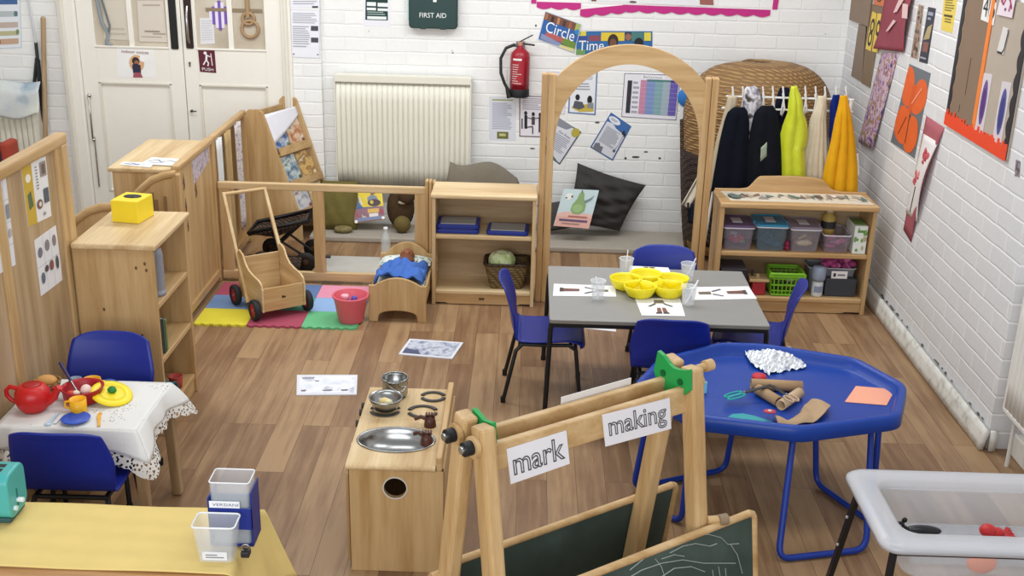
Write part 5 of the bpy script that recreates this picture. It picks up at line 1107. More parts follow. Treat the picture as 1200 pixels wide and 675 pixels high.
p.x += .03; mb.ball((p.x, p.y+.09, .20), (.10, .07, .155), BRN, 20, 14); mb.ball((p.x+.02, p.y-.0, .105), (.062, .05, .062), fabric('#6d5f38', .2, .4), 16, 10); mb.ball((p.x+.05, p.y+.03, .30), (.06, .05, .05), BRN, 14, 10); mb.ball((p.x+.02, p.y+.02, .26), (.032, .02, .014), '#b5a88e', 10, 6)
tag(mb.done('soft_toy'), 'dark brown soft toy slumped on mat right of yellow book', 'soft toy')
bpy.data.objects['soft_toy'].location.z = .043
mb = MB(); p = ay(566, 205, 8.0)
TP = fabric('#7d7567', .12, .3, 12)
mb.grid(lambda u, v: (-.60+.62*u, 7.76+.25*v, .05+(.54-.17*u**2.0-.03*math.sin(7*u))*(math.sin(PI*min(.999, max(.001, v*.98+.01)))**.5)*min(1, (.0+10*u+.05))*min(1, 9*(1-u)+.02)+.012*math.sin(10*u+5*v)), 30, 20, TP, .01)
tag(mb.done('bean_bag'), 'taupe floor cushion slumped on the wall behind low shelf unit', 'cushion')
# bottle
t = thing('plastic_bottle', 'clear plastic bottle on floor behind the doll bed headboard', 'bottle', (az(458, 292, 0).x, 7.32, 0))
bx = az(458, 292, 0).x; GL = glass('#dfe6e6', .35, .08)
mb = MB(); mb.lathe([(.001, .001), (.03, .001), (.033, .01), (.031, .05), (.033, .09), (.031, .12), (.033, .15), (.022, .185), (.012, .20), (.012, .215)], (bx, 7.32, 0.012), GL, 24); mb.done('body', t)
mb = MB(); mb.lathe([(.001, .212), (.015, .212), (.015, .23), (.001, .232)], (bx, 7.32, .012), '#e8eaea', 18); mb.done('cap', t)

# ================================================================== wicker chair, rail and clothes
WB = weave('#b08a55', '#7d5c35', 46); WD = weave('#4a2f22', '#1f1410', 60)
t = thing('wicker_chair', 'big brown hooded wicker chair in the corner behind clothes rail', 'wicker chair', (1.55, 7.72, 0))
cx, cy, rx_, ry_ = 1.545, 7.72, .50, .40
def shell(u, v, k=1.0):
    a = math.radians(-178+285*u)                     # opening towards the camera
    if v < .62: z = v/.62*.93; r = .80+.20*(z/.93)**.7
    else:
        w = (v-.62)/.38; z = .93+.37*math.sin(w*PI/2); r = max(.02, math.cos(w*PI/2))**.55
    return (cx+rx_*k*r*math.cos(a), cy+ry_*k*r*math.sin(a), z*1.0+.003)
mb = MB(); mb.grid(lambda u, v: shell(u, v), 48, 30, WB, .02)
mb.done('hood', t)
mb = MB(); mb.tube([shell(0, v/24*.6) for v in range(25)], .02, weave('#6d4d2e', '#3a2615', 70), n=8); mb.tube([shell(1, v/24*.55) for v in range(25)], .02, weave('#6d4d2e', '#3a2615', 70), n=8); mb.done('edge_binding', t)
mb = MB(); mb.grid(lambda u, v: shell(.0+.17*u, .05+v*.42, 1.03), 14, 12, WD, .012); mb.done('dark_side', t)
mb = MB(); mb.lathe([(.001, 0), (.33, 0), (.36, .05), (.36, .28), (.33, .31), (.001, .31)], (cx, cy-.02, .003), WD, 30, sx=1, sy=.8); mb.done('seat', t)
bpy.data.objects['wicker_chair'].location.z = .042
for o in list(bpy.data.objects):
    pass
mb = MB(); a, b = ay(815, 205, 7.30), ay(800, 235, 7.28)
mb.grid(lambda u, v: (lambda p: (p.x, p.y+.02*math.sin(5*u), p.z))(ay(823-v*25+u*9, 196+v*44+u*3, 7.25)), 8, 8, fabric('#c9bfae'), .008)
ob = tag(mb.done('cloth_strip'), 'off-white cloth strip hanging beside dark wicker seen through the arch', 'cloth')
mb = MB(); mb.grid(lambda u, v: (lambda p: (p.x, p.y+.025*math.sin(9*u+v), p.z))(ay(805+u*20+v*2, 238+v*24, 7.22)), 8, 8, fabric('#1d222c'), .01)
tag(mb.done('dark_garment'), 'dark blue garment end hanging low behind right arch post', 'garment')
# rail
RY = 7.03
t = thing('clothes_rail', 'white wire rail with upright pegs behind the right-hand bookcase', 'clothes rail', (1.6, RY, 0))
WW = plain('#eceae6', .35)
za, zb2 = ay(930, 115, RY).z, ay(930, 129, RY).z; xl, xr = ay(850, 122, RY).x, ay(1000, 122, RY).x
mb = MB(); mb.tube([(xl, RY, za), (xr, RY, za)], .0065, WW); mb.done('rail', t)
mb = MB(); mb.tube([(xl-.02, RY, zb2), (xr, RY, zb2)], .0065, WW); mb.tube([(xr-.01, RY, zb2), (xr-.01, RY, za)], .005, WW); mb.done('rail', t)
for px in (858, 870, 880.5, 893.5, 905, 917, 943, 955, 966, 979, 990.5):
    p = ay(px, 101, RY); q = ay(px-1, 133, RY)
    mb = MB(); mb.tube([(p.x, RY-.012, p.z), (q.x+.002, RY-.012, za), (q.x-.008, RY-.012, q.z), (q.x-.002, RY-.016, q.z-.012), (q.x+.012, RY-.012, q.z+.03), (p.x+.004, RY-.012, za+.03)], .0055, WW, n=8); mb.done('peg', t)
for dy in (-.12, .2):
    mb = MB(); mb.tube([(xl+.02, RY, za), (xl-.10, RY+dy, .02)], .009, WW); mb.done('leg', t)
    mb = MB(); mb.tube([(xr-.02, RY, za), (xr-.0, RY+dy, .02)], .009, WW); mb.done('leg', t)
mb = MB(); mb.tube([(xl-.10, RY-.12, .02), (xl-.10, RY+.2, .02)], .009, WW); mb.tube([(xr, RY-.12, .02), (xr, RY+.2, .02)], .009, WW); mb.done('foot_bar', t)
def garment(name, label, cat, rows, mat, y=6.93, amp=.012, fr=4, th=.014, extra=None, gp='dressing-up clothes on the rail'):
    def fn(u, v):
        k = v*(len(rows)-1); i = min(int(k), len(rows)-2); f = k-i
        py = rows[i][0]*(1-f)+rows[i+1][0]*f; a = rows[i][1]*(1-f)+rows[i+1][1]*f; b = rows[i][2]*(1-f)+rows[i+1][2]*f
        p = ay(a+(b-a)*u, py, y)
        return (p.x, y-.025*math.sin(PI*u)*min(1, v*3+.2)+amp*math.sin(2*PI*fr*u+2*v)*min(1, v*2+.2), p.z)
    mb = MB(); mb.grid(fn, 36, 24, mat, th)
    if extra: extra(mb, fn)
    return tag(mb.done(name), label, cat, gp)
garment('apron', 'pale cream garment hanging at far left end of the clothes rail', 'garment', [(112, 853, 862), (130, 850, 860), (160, 842, 852), (200, 834, 845), (222, 832, 842)], fabric('#b8ab93'), 6.985, .005, 2)
garment('coat', 'black coat hanging left-most on the rail over pale garment', 'coat', [(126, 859, 871), (131, 853, 874), (142, 849, 876), (165, 844, 876), (200, 838, 875), (224, 834, 874)], fabric('#12151f', .3), 6.92, .006, 2)
garment('shirt', 'black and white hooded top hanging between the two black coats', 'top', [(102, 876, 882), (106, 872, 888), (116, 871, 891), (128, 872, 888), (145, 874, 886), (160, 878, 886), (180, 872, 890), (215, 872, 890), (224, 872, 890)], blotch('hooded_top', ['#0f1014', '#191a20', '#8b8690', '#d6d2d6', '#3a352f', '#5d563e'], 10, .9), 6.985, .006)
garment('coat', 'black coat with green label hanging right of hooded top', 'coat', [(124, 892, 904), (132, 884, 909), (150, 880, 912), (180, 876, 914), (210, 875, 915), (226, 874, 915)], fabric('#14161c', .3), 6.92, .006, 2,
        extra=lambda mb, fn: mb.grid(lambda u, v: (lambda p: (p[0], p[1]-.012, p[2]))(fn(.36+.2*u, .50+.11*v+.04*(1-u))), 4, 4, plain('#93a08a', .8), .003))
garment('jacket', 'dark navy jacket hanging behind the yellow-green dress', 'jacket', [(103, 915, 922), (112, 912, 924), (130, 908, 926), (170, 906, 930), (220, 906, 930)], fabric('#171a2c', .3), 7.085, .008)
garment('dress', 'shiny yellow-green dress hanging by its peak in the middle of rail', 'dress', [(101, 929, 931), (108, 926, 934), (118, 924, 938), (132, 923, 939), (145, 918, 944), (160, 914, 945), (171, 914.5, 943), (174, 915, 941), (195, 916, 942), (224, 916, 944)], plain('#c3cc2e', .32, var=.15, bump=.3, bscale=10), 6.925, .009, 2,
        extra=lambda mb, fn: mb.grid(lambda u, v: (lambda p: (p[0], p[1]-.008, p[2]))(fn(.0+1.0*u, .565+.022*v)), 16, 2, plain('#a9b028', .5), .004))
garment('tote_apron', 'cream canvas apron with knotted straps hanging right of yellow-green dress', 'apron', [(112, 960, 966), (125, 957, 966), (140, 950, 966), (160, 947, 967), (185, 939, 970), (205, 936, 972), (226, 932, 973)], fabric('#cfc2a8', .15, .4, 9), 6.985, .007, 5)
garment('top', 'royal blue top with white hem hanging between cream apron and mustard dress', 'top', [(111, 977, 981), (122, 973, 983), (136, 973, 986), (150, 973, 986), (172, 974, 982), (174, 975, 981), (200, 975, 980)], fabric('#16266b', .2), 6.985, .006, 2,
        extra=lambda mb, fn: mb.grid(lambda u, v: (lambda p: (p[0], p[1]-.01, p[2]))(fn(.05+.9*u, .80+.025*v)), 8, 2, '#d9dbe2', .003))
garment('dress', 'mustard yellow dress hanging at right-hand end of the rail', 'dress', [(112, 986, 990), (122, 984, 992), (140, 979, 996), (165, 974, 1000), (195, 967, 1003), (215, 964, 1004), (228, 963, 1004)], fabric('#dba11f', .12, .3, 10), 6.925, .011, 3)
mb = MB(); p = ay(1005, 192, 6.95); mb.grid(lambda u, v: (p.x-.045+.07*u*(.6+.4*v), 6.97+.02*math.sin(7*u), p.z+.06-.14*v), 10, 10, fabric('#e6e2dc'), .01)
tag(mb.done('white_ribbon'), 'small white ribbon bow at side of the mustard dress', 'ribbon')

# ================================================================== bookcase on the right
kx0, kx1, ky0, ky1, kh = 1.158, 2.082, 6.565, 6.85, .69
t = thing('bookcase', 'wide two-shelf wooden bookcase with toy boxes and curved back in the corner', 'bookcase', ((kx0+kx1)/2, (ky0+ky1)/2, 0))
WL = wood('x', 'ply')
for x in (kx0, kx1-.024):
    mb = MB(); mb.box(x, x+.024, ky0, ky1, 0, kh-.03, wood('z', 'light'), .004); mb.done('side_panel', t)
mb = MB(); mb.box(kx0+.024, kx1-.024, ky1-.012, ky1-.004, .09, kh-.03, wood('x', 'grey'), 0); mb.done('back_panel', t)
mb = MB(); mb.box(kx0-.006, kx1+.008, ky0-.012, ky1+.004, kh-.034, kh, WL, .009, 3); mb.done('top', t)
W_ = kx1-kx0; hpts = [(kx0, kh-.03), (kx0, kh+.012), (kx0+.16*W_, kh+.014)]+[(kx0+W_*(.2+.1*i/8), kh+.018+.078*(.5-.5*math.cos(PI*i/8))) for i in range(9)]+[(kx0+W_*.5, kh+.103), (kx0+W_*.64, kh+.096)]+[(kx0+W_*(.68+.12*i/8), kh+.018+.07*(.5+.5*math.cos(PI*i/8))) for i in range(9)]+[(kx0+W_*.84, kh+.012), (kx1, kh+.010), (kx1, kh-.03)]
mb = MB(); mb.prism(hpts, 'y', ky1-.022, ky1, wood('x', 'ply'), .005); mb.done('curved_back', t)
for z in (.10, .385):
    mb = MB(); mb.box(kx0+.024, kx1-.024, ky0+.004, ky1-.012, z-.028, z, WL, .006); mb.done('shelf', t)
mb = MB(); a, b = kx0+.024, kx1-.024
mb.prism([(a, .012), (a, .074), (b, .074), (b, .012), (b-.09, .012), (b-.11, .004), (a+.11, .004), (a+.09, .012)], 'y', ky0+.014, ky0+.03, WL, .002); mb.done('plinth', t)
sheet('border_strip', 'strip of patterned paper lying along top of the right-hand bookcase', 'paper strip', (kx0+.03, ky1-.04, kh), (kx1-.04, ky1-.04, kh), (kx1-.015, ky0+.03, kh), (kx0+.06, ky0+.04, kh), toward=Vector((0, 0, 1)), off=.0005, base='#dcd2bf',
      items=[('p', [(u+random.uniform(-.02, .02), .2+.6*random.random()) for u in (x, x+.05, x+.045, x+.01)], random.choice(['#9a8f86', '#6f6258', '#b8a892', '#5b7a72', '#8a6a58', '#efe8da'])) for x in [i*.032 for i in range(30)]]+[('p', [(.01, .5), (.05, .4), (.1, .7), (.06, .9), (.02, .85)], '#6a7a72')])
def tub(lb, x0, x1, y0, z0, h, body, lid=None, d=.235, tag_=True, content=None, grp='lidded toy boxes on the bookcase', alpha=.22):
    t2 = thing('storage_box', lb, 'storage box', ((x0+x1)/2, y0+d/2, z0), 0, grp)
    xm_, ym_ = (x0+x1)/2, y0+d/2; w = x1-x0
    def R(k, z, r=.02): return [(xm_+p[0], ym_+p[1], z0+z) for p in rrect(-w/2*k, w/2*k, -d/2*k, d/2*k, r, 4)]
    m = loft([R(.84, .001), R(.86, .006), R(.97, h-.012), R(1.0, h-.010), R(1.0, h), R(.965, h), R(.95, h-.012), R(.83, .008)], glass(body, alpha, .15), smooth=False); m.done('tub', t2)
    m = MB(); m.tube(R(1.0, h-.004), .004, glass('#e8e6ec', .7, .3), closed=True, n=6); m.done('rim', t2)
    if lid:
        m = loft([R(1.01, h+.0005), R(1.01, h+.010), R(.94, h+.014), R(.90, h+.008)], glass(lid[0], lid[1], .3), smooth=False); l_ = m.done('lid', t2)
        m = MB()
        for s in (-1, 1): m.box(xm_+s*w*.505-.006, xm_+s*w*.505+.006, ym_-.03, ym_+.03, z0+h-.02, z0+h+.012, glass(lid[0], .8, .3), .003)
        m.done('clip', t2)
    if tag_:
        zz = h+.0155 if lid else h*.5
        if lid: m = MB(); m.box(xm_-.034, xm_+.026, ym_-.06, ym_+.05, z0+h+.0145, z0+h+.0155, plain('#d6d2d6', .7), 0); m.done('label_card', t2)
    return t2
def clump(name, label, cat, c, r, cols, n, seed, s=.03, grp=None):
    random.seed(seed); m = MB()
    for i in range(n):
        p = (c[0]+random.uniform(-r[0], r[0]), c[1]+random.uniform(-r[1], r[1]), c[2]+random.uniform(0, r[2]))
        k = random.uniform(.6, 1.1)*s
        if i % 3 == 0: m.ball(p, (k*1.3, k*.7, k*.6), random.choice(cols), 10, 7)
        elif i % 3 == 1: m.tube([p, (p[0]+random.uniform(-1, 1)*k*1.8, p[1]+random.uniform(-.5, .5)*k, p[2]+random.uniform(0, 1)*k*1.2)], k*.35, random.choice(cols), n=7)
        else: m.box(p[0]-k*.8, p[0]+k*.8, p[1]-k*.5, p[1]+k*.5, p[2], p[2]+k*.9, random.choice(cols), .004)
    o = m.done(name); o.location.z = max(o.location.z, c[2]); tag(o, label, cat, grp, 'stuff'); return o
Y0, ZM = ky0+.012, .386
tub('clear toy box with purple-tinted lid, left-most on the bookcase upper shelf', 1.190, 1.375, Y0, ZM, .145, '#a9a5b8', ('#7a6088', .62))
clump('red_toys', 'jumble of red and white toys inside left-most lidded box', 'toys', (1.285, Y0+.10, ZM+.015), (.04, .055, .05), ['#b3303c', '#c4424a', '#d8d2cc', '#7d8d6d'], 16, 21, .025)
tub('clear toy box with bright blue lid, second on the bookcase upper shelf', 1.385, 1.575, Y0, ZM, .155, '#7f96a6', ('#3f9cc4', .7))
clump('dark_toys', 'dark blue toys inside the blue-lidded box', 'toys', (1.48, Y0+.10, ZM+.015), (.04, .055, .055), ['#2d3f52', '#405a70', '#274556', '#8f9a7a'], 14, 22, .027)
tub('clear toy box with lilac-grey lid, third on the bookcase upper shelf', 1.590, 1.775, Y0, ZM, .145, '#b5aeb8', ('#a497a8', .55))
clump('cream_toys', 'cream and brown toys inside the lilac-lidded box', 'toys', (1.68, Y0+.09, ZM+.015), (.042, .05, .045), ['#cfb98a', '#e0cfa6', '#7d5a50', '#a8846a'], 13, 23, .03)
tub('open clear box of pink toys with no lid on the bookcase upper shelf', 1.790, 1.955, Y0, ZM, .115, '#b3a2b2', None, tag_=False)
clump('pink_toys', 'pink and purple toys piled inside the open clear box', 'toys', (1.875, Y0+.09, ZM+.012), (.045, .06, .05), ['#c05c90', '#d585ac', '#7a4a7a', '#9a6a8c'], 16, 24, .025)
mb = MB(); mb.lathe([(.001, 0), (.04, 0), (.042, .06), (.04, .12), (.022, .135), (.022, .15), (.001, .15)], (1.845, Y0+.15, ZM+.075), plain('#b59b4f', .4), 20); mb.lathe([(.043, .0), (.043, .045)], (1.845, Y0+.15, ZM+.12), '#2c2a2e', 20); mb.lathe([(.001, .147), (.024, .147), (.024, .165), (.001, .165)], (1.845, Y0+.15, ZM+.075), '#d6d4d2', 16)
tag(mb.done('jar'), 'amber jar with black band standing in the open clear box', 'jar')
t2 = thing('carton', 'white and green printed carton at right-hand end of bookcase upper shelf', 'carton', (2.0, Y0+.1, ZM), 0)
mb = MB(); mb.box(1.967, 2.045, Y0+.005, Y0+.20, ZM+.001, ZM+.175, plain('#dfe2da', .5), .003); mb.done('box', t2)
mb = MB()
random.seed(4)
for i in range(9): mb.ball((random.uniform(1.975, 2.035), Y0+.0045, ZM+random.uniform(.01, .16)), (random.uniform(.006, .014), .0008, random.uniform(.008, .02)), random.choice(['#6f9a52', '#8db36a', '#b9ad8c']), 8, 4)
mb.box(1.97, 2.042, Y0+.03, Y0+.18, ZM+.1752, ZM+.176, '#7fa35c', 0); mb.box(1.985, 2.03, Y0+.0035, Y0+.0048, ZM+.135, ZM+.15, '#5d8a48', 0); mb.done('print', t2)
mb = MB(); mb.ball((1.582, Y0+.06, ZM+.022), (.02, .05, .022), fabric('#8a2f4a'), 12, 8); mb.ball((1.58, Y0+.04, ZM+.045), (.016, .03, .02), fabric('#8a2f4a'), 10, 6)
tag(mb.done('soft_ball'), 'maroon soft toy squeezed between second and third lidded boxes', 'toy')
ZL = .101
# lower shelf
t2 = thing('wooden_tray', 'dark tray of bits at left of bookcase lower shelf behind grey table', 'tray', (1.28, Y0+.12, ZL))
mb = MB(); mb.box(1.195, 1.365, Y0+.03, Y0+.23, ZL+.001, ZL+.15, plain('#2d2a30', .6), .01); mb.done('tub', t2)
mb = MB(); mb.box(1.20, 1.36, Y0+.035, Y0+.225, ZL+.15, ZL+.158, plain('#5a5660', .5), .004); mb.done('lid', t2)
t2 = thing('toy_workbench', 'small red and wooden toy bench on bookcase lower shelf', 'toy', (1.44, Y0+.06, ZL))
mb = MB(); mb.box(1.395, 1.475, Y0+.02, Y0+.11, ZL+.001, ZL+.085, plain('#b0303c', .5), .006); mb.done('base', t2)
mb = MB(); mb.box(1.375, 1.495, Y0+.01, Y0+.13, ZL+.086, ZL+.104, wood('x', 'pale'), .004); mb.done('top', t2)
mb = MB(); mb.tube([(1.43, Y0+.06, ZL+.104), (1.43, Y0+.06, ZL+.125)], .012, wood('z', 'pale')); mb.tube([(1.40, Y0+.08, ZL+.104), (1.40, Y0+.08, ZL+.14)], .006, '#3a3a3c'); mb.done('peg', t2)
# green basket
gx0, gx1, gy0, gd, gz, gh = 1.500, 1.700, Y0+.005, .17, ZL, .145
t2 = thing('plastic_basket', 'lime green openwork plastic basket on the bookcase lower shelf', 'basket', ((gx0+gx1)/2, gy0+gd/2, gz))
GB = plain('#7fbf2e', .4)
mb = MB()
def GP(k, z): return [((gx0+gx1)/2+p[0], gy0+gd/2+p[1], gz+z) for p in rrect(-(gx1-gx0)/2*k, (gx1-gx0)/2*k, -gd/2*k, gd/2*k, .015, 3)]
for z, k, r in ((.008, .86, .006), (.035, .88, .004), (.07, .92, .004), (.075, .92, .004), (.112, .96, .004), (.132, .985, .006), (.145, 1.0, .009)): mb.tube(GP(k, z), r, GB, closed=True, n=6, flat=1)
nn_ = len(GP(1, 0))
for i in range(26):
    def along(k, z, f):
        P = GP(k, z); L = [0]
        for a_, b_ in zip(P, P[1:]+P[:1]): L.append(L[-1]+(Vector(b_)-Vector(a_)).length)
        d = f*L[-1]
        for j in range(len(P)):
            if L[j+1] >= d: return Vector(P[j]).lerp(Vector(P[(j+1) % len(P)]), (d-L[j])/(L[j+1]-L[j]+1e-9))
        return Vector(P[0])
    mb.tube([along(.86, .006, i/26), along(1.0, .145, i/26)], .004, GB, n=6)
mb.add(GP(.86, .006), [tuple(range(nn_))], GB); mb.done('body', t2)
mb = MB(); mb.box(gx0-.012, gx1+.012, gy0-.004, gy0+.004, gz+.12, gz+.147, GB, .004); mb.done('rim_lip', t2)
clump('mixed_toys', 'dark and pale odds and ends inside lime green basket', 'toys', (1.60, gy0+.085, gz+.012), (.05, .04, .11), ['#3a3a3c', '#6d6a68', '#d0d2cc', '#8d6a4a', '#2f4a2a'], 24, 25, .028)
# bottle
t2 = thing('spray_bottle', 'white bottle with cloudy grey cap in front of dark tub on bookcase', 'bottle', (1.795, Y0+.04, ZL))
mb = MB(); mb.lathe([(.001, .001), (.032, .001), (.034, .008), (.034, .09), (.03, .1), (.001, .1)], (1.795, Y0+.045, ZL), plain('#d9dde2', .4), 22); mb.done('body', t2)
mb = MB(); mb.lathe([(.001, .1), (.038, .1), (.044, .12), (.044, .17), (.036, .19), (.001, .19)], (1.795, Y0+.045, ZL), glass('#9aa5bb', .85, .4), 22); mb.done('cap', t2)
mb = MB(); mb.grid(lambda u, v: (1.795+.0346*math.cos(-PI*.75+u*PI*.5), Y0+.045+.0346*math.sin(-PI*.75+u*PI*.5), ZL+.03+.04*v), 10, 2, '#8f9ab5'); mb.done('label', t2)
t2 = tub('grey open tub with white label card on bookcase lower shelf', 1.745, 2.035, Y0+.09, ZL, .165, '#8d919c', None, d=.15, tag_=False, grp='tubs on the lower shelf', alpha=.75)
mb = MB(); mb.box(1.84, 2.03, Y0+.035, Y0+.088, ZL+.001, ZL+.115, plain('#3b4048', .5), .006); mb.done('inner_box')
tag(bpy.data.objects['inner_box'], 'dark slate box standing before the grey tub on lower shelf', 'box')
mb = MB(); mb.box(1.868, 1.965, Y0+.0305, Y0+.034, ZL+.118, ZL+.165, plain('#eceaec', .5), .001)
mb.box(1.88, 1.895, Y0+.0295, Y0+.0305, ZL+.13, ZL+.152, '#2c2c30', 0); mb.box(1.905, 1.95, Y0+.0295, Y0+.0305, ZL+.136, ZL+.146, '#77777d', 0); mb.done('card')
tag(bpy.data.objects['card'], 'white label card with black icon standing on dark slate box', 'card')
random.seed(31); mb = MB()
for i in range(26):
    c = (1.93+random.uniform(-.09, .085), Y0+.15+random.uniform(-.04, .05), ZL+.15+random.uniform(0, .06)); k = random.uniform(.018, .034)
    mb.ball(c, (k, k*.8, k*.7), fabric(random.choice(['#c0568f', '#d275a6', '#a84a80'])), 9, 6)
tag(mb.done('pink_ruffles'), 'heap of ruffled pink fabric in the grey tub on lower shelf', 'fabric')
# ================================================================== blue chairs
BLUE = plain('#122586', .42, var=.04, spec=.45)
BLACKM = plain('#17181b', .4)
def chair_proto(label, loc, rz, group):
    t = thing('school_chair', label, 'chair', loc, rz, group)
    K4 = Matrix.Scale(1.04, 4)
    prof = [(.175, .288), (.168, .305), (.12, .315), (.03, .308), (-.06, .306), (-.125, .312), (-.16, .335), (-.177, .38), (-.188, .44), (-.203, .50), (-.222, .555), (-.243, .592)]
    cut = 5.6
    def P(s):
        k = max(0, min(len(prof)-1.0001, s)); i = int(k); f = k-i
        a, b = prof[i], prof[i+1]; return a[0]*(1-f)+b[0]*f, a[1]*(1-f)+b[1]*f
    def W(s): return .168 if s < 6 else .168+.012*min(1, (s-6)/2)-.034*max(0, (s-8)/3)**1.3
    def seat(u, v):
        a = 2*u-1; s = .0+v*cut; s0 = .35*abs(a)**5*(1-v); y, z = P(s+s0)
        y -= .02*abs(a)**6*(1-v)
        return (a*W(s), y, z+.010*a*a*(1-abs(2*v-1)**2))
    def back(u, v):
        a = 2*u-1; s = cut+v*(11-cut)*(1-.13*abs(a)**4.5); y, z = P(s)
        return (a*W(s), y+.022*a*a*min(1, v*2.5), z)
    mb = MB(K4); mb.grid(seat, 22, 20, BLUE, .007); mb.done('seat', t, world=False)
    mb = MB(K4); mb.grid(back, 22, 22, BLUE, .007); mb.done('backrest', t, world=False)
    mb = MB(K4)
    for x in (-.125, .125): mb.tube([(x, .12, .292), (x, -.02, .288), (x, -.14, .292)], .010, BLACKM, n=8)
    mb.tube([(-.125, -.13, .29), (.125, -.13, .29)], .009, BLACKM, n=8); mb.tube([(-.125, .11, .29), (.125, .11, .29)], .009, BLACKM, n=8); mb.done('frame', t, world=False)
    for sx in (-1, 1):
        for pts in ([(.125, .10, .292), (.135, .135, .27), (.152, .165, .006)], [(.125, -.12, .292), (.137, -.15, .26), (.158, -.205, .006)]):
            mb = MB(K4); mb.tube([(sx*x, y, z) for x, y, z in pts], .010, BLACKM, n=9); x, y, z = pts[-1]; mb.tube([(sx*x, y, .001), (sx*x, y, .03)], .0125, '#111113', n=9)
            mb.done('leg', t, world=False)
    return t
GA, GB_ = 'blue chairs around the grey table', 'blue chairs at the tea table'
ch = chair_proto('blue plastic chair at left end of the grey table, side view facing right', (.13, 5.365, 0), -PI/2, GA)
dup(ch, (.695, 5.06, 0), -.05, 'blue plastic chair tucked under near side of the grey table, back to us', GA)
dup(ch, (.755, 5.685, 0), PI, 'blue plastic chair behind grey table, only its back top showing', GA)
dup(ch, (1.16, 5.41, 0), PI/2-.25, 'blue plastic chair at the right end of grey table, facing left', GA)
dup(ch, (-1.634, 3.80, 0), .01, 'blue plastic chair in front of tea table, its dark back towards us', GB_)
dup(ch, (-1.738, 4.25, 0), PI, 'blue plastic chair behind the tea table beside narrow shelf unit', GB_)

# ================================================================== grey table
tx0, tx1, ty0, ty1, tz = .130, 1.160, 5.0, 5.78, .53
t = thing('work_table', 'grey-topped rectangular table with black legs in the middle of room', 'table', ((tx0+tx1)/2, (ty0+ty1)/2, 0))
mb = MB(); mb.prism(rrect(tx0, tx1, ty0, ty1, .012, 3), 'z', tz-.02, tz, plain('#8e8c88', .38, var=.04), .003); mb.prism(rrect(tx0-.001, tx1+.001, ty0-.001, ty1+.001, .012, 3), 'z', tz-.018, tz-.004, plain('#7b756c', .5)); mb.done('tabletop', t)
mb = MB(); z = tz-.034
for a, b in (((tx0+.012, ty0+.03), (tx1-.012, ty0+.03)), ((tx0+.012, ty1-.03), (tx1-.012, ty1-.03)), ((tx0+.02, ty0+.03), (tx0+.02, ty1-.03)), ((tx1-.02, ty0+.03), (tx1-.02, ty1-.03))):
    mb.bar((a[0], a[1], z), (b[0], b[1], z), .022, .026, BLACKM, bev=.003)
mb.done('frame', t)
for x, y, dx in ((tx0+.012, ty0+.03, -.02), (tx1-.012, ty0+.03, .02), (tx0+.012, ty1-.03, -.02), (tx1-.012, ty1-.03, .02)):
    mb = MB(); mb.tube([(x, y, tz-.024), (x+dx*.3, y, tz-.06), (x+dx, y, .004)], .0125, BLACKM, n=10); mb.tube([(x+dx, y, .001), (x+dx*.98, y, .02)], .0145, '#111113', n=10); mb.done('leg', t)
PW = '#ecebec'
DK = '#4d4743'
def figure(rot):
    """cut-and-stick body picture: hat block, arms, boots, turned by quarter turns"""
    def tr(u, v):
        for _ in range(rot): u, v = 1-v, u
        return u, v
    P = lambda pts: [tr(*p) for p in pts]
    return [('p', P([(.40, .12), (.60, .12), (.62, .32), (.38, .32)]), '#6f6354'), ('p', P([(.43, .32), (.57, .32), (.57, .5), (.43, .5)]), '#f4f2f0'), ('s', P([(.4, .34), (.24, .5)]), .012, DK), ('s', P([(.6, .34), (.77, .5)]), .012, DK), ('p', P([(.41, .58), (.49, .58), (.49, .86), (.38, .86)]), '#7d5248'), ('p', P([(.52, .58), (.6, .58), (.63, .86), (.52, .86)]), '#7d5248'), ('p', P([(.36, .84), (.49, .84), (.49, .9), (.34, .9)]), '#4b3a36'), ('p', P([(.52, .84), (.64, .84), (.66, .9), (.52, .9)]), '#4b3a36')]
def pic(lb, px, rot): flatsheet('picture_paper', lb, 'paper', px, tz, base=PW, group='body pictures on the grey table', items=figure(rot), off=.0008)
pic('white paper with body-shape picture nearest us on grey table', [(744, 350), (797, 350), (803, 371), (752, 370)], 0)
pic('white paper with body-shape picture at left end of grey table', [(649, 333), (721, 335.5), (722, 348), (648, 347)], 1)
pic('white paper with body-shape picture at right end of grey table', [(808, 337), (877, 336), (887, 350.5), (812, 352)], 3)
pic('white paper with body-shape picture on far side of table behind yellow bowl', [(738, 312), (783, 314), (788, 324), (736, 322)], 2)
CUPM = glass('#eef0f2', .27, .15)
def cup(lb, px, stick, seed):
    p = az(px[0], px[1], tz); t2 = thing('plastic_cup', lb, 'cup', (p.x, p.y, tz), 0, 'clear cups on the grey table')
    mb = MB(); mb.lathe([(.001, .0015), (.026, .0015), (.028, .006), (.037, .098), (.0385, .1), (.036, .1), (.0265, .008), (.001, .005)], (p.x, p.y, tz), CUPM, 28); mb.done('body', t2)
    mb = MB(); mb.tube([(p.x+.0375*math.cos(a*PI/12), p.y+.0375*math.sin(a*PI/12), tz+.099) for a in range(24)], .0015, glass('#f4f6f8', .8, .2), closed=True, n=6); mb.done('rim', t2)
    if stick:
        mb = MB(); dx, dy, L = stick; mb.bar((p.x-dx*.3, p.y-dy*.3, tz+.007), (p.x+dx, p.y+dy, tz+L), .009, .005, '#eeeceb', bev=.001)
        tag(mb.done('glue_spreader'), 'white plastic spreader standing in %s' % lb.replace('clear plastic', 'the clear'), 'spreader', 'spreaders in the cups')
cup('clear plastic cup at back left of yellow bowl', (733, 324), (.004, .0, .145), 1)
p_ = (700, 351)
cup('clear plastic cup on the left-hand paper', p_, (-.012, .0, .118), 2)
cup('clear plastic cup at back right of yellow bowl', (805, 330), (.036, .0, .128), 3)
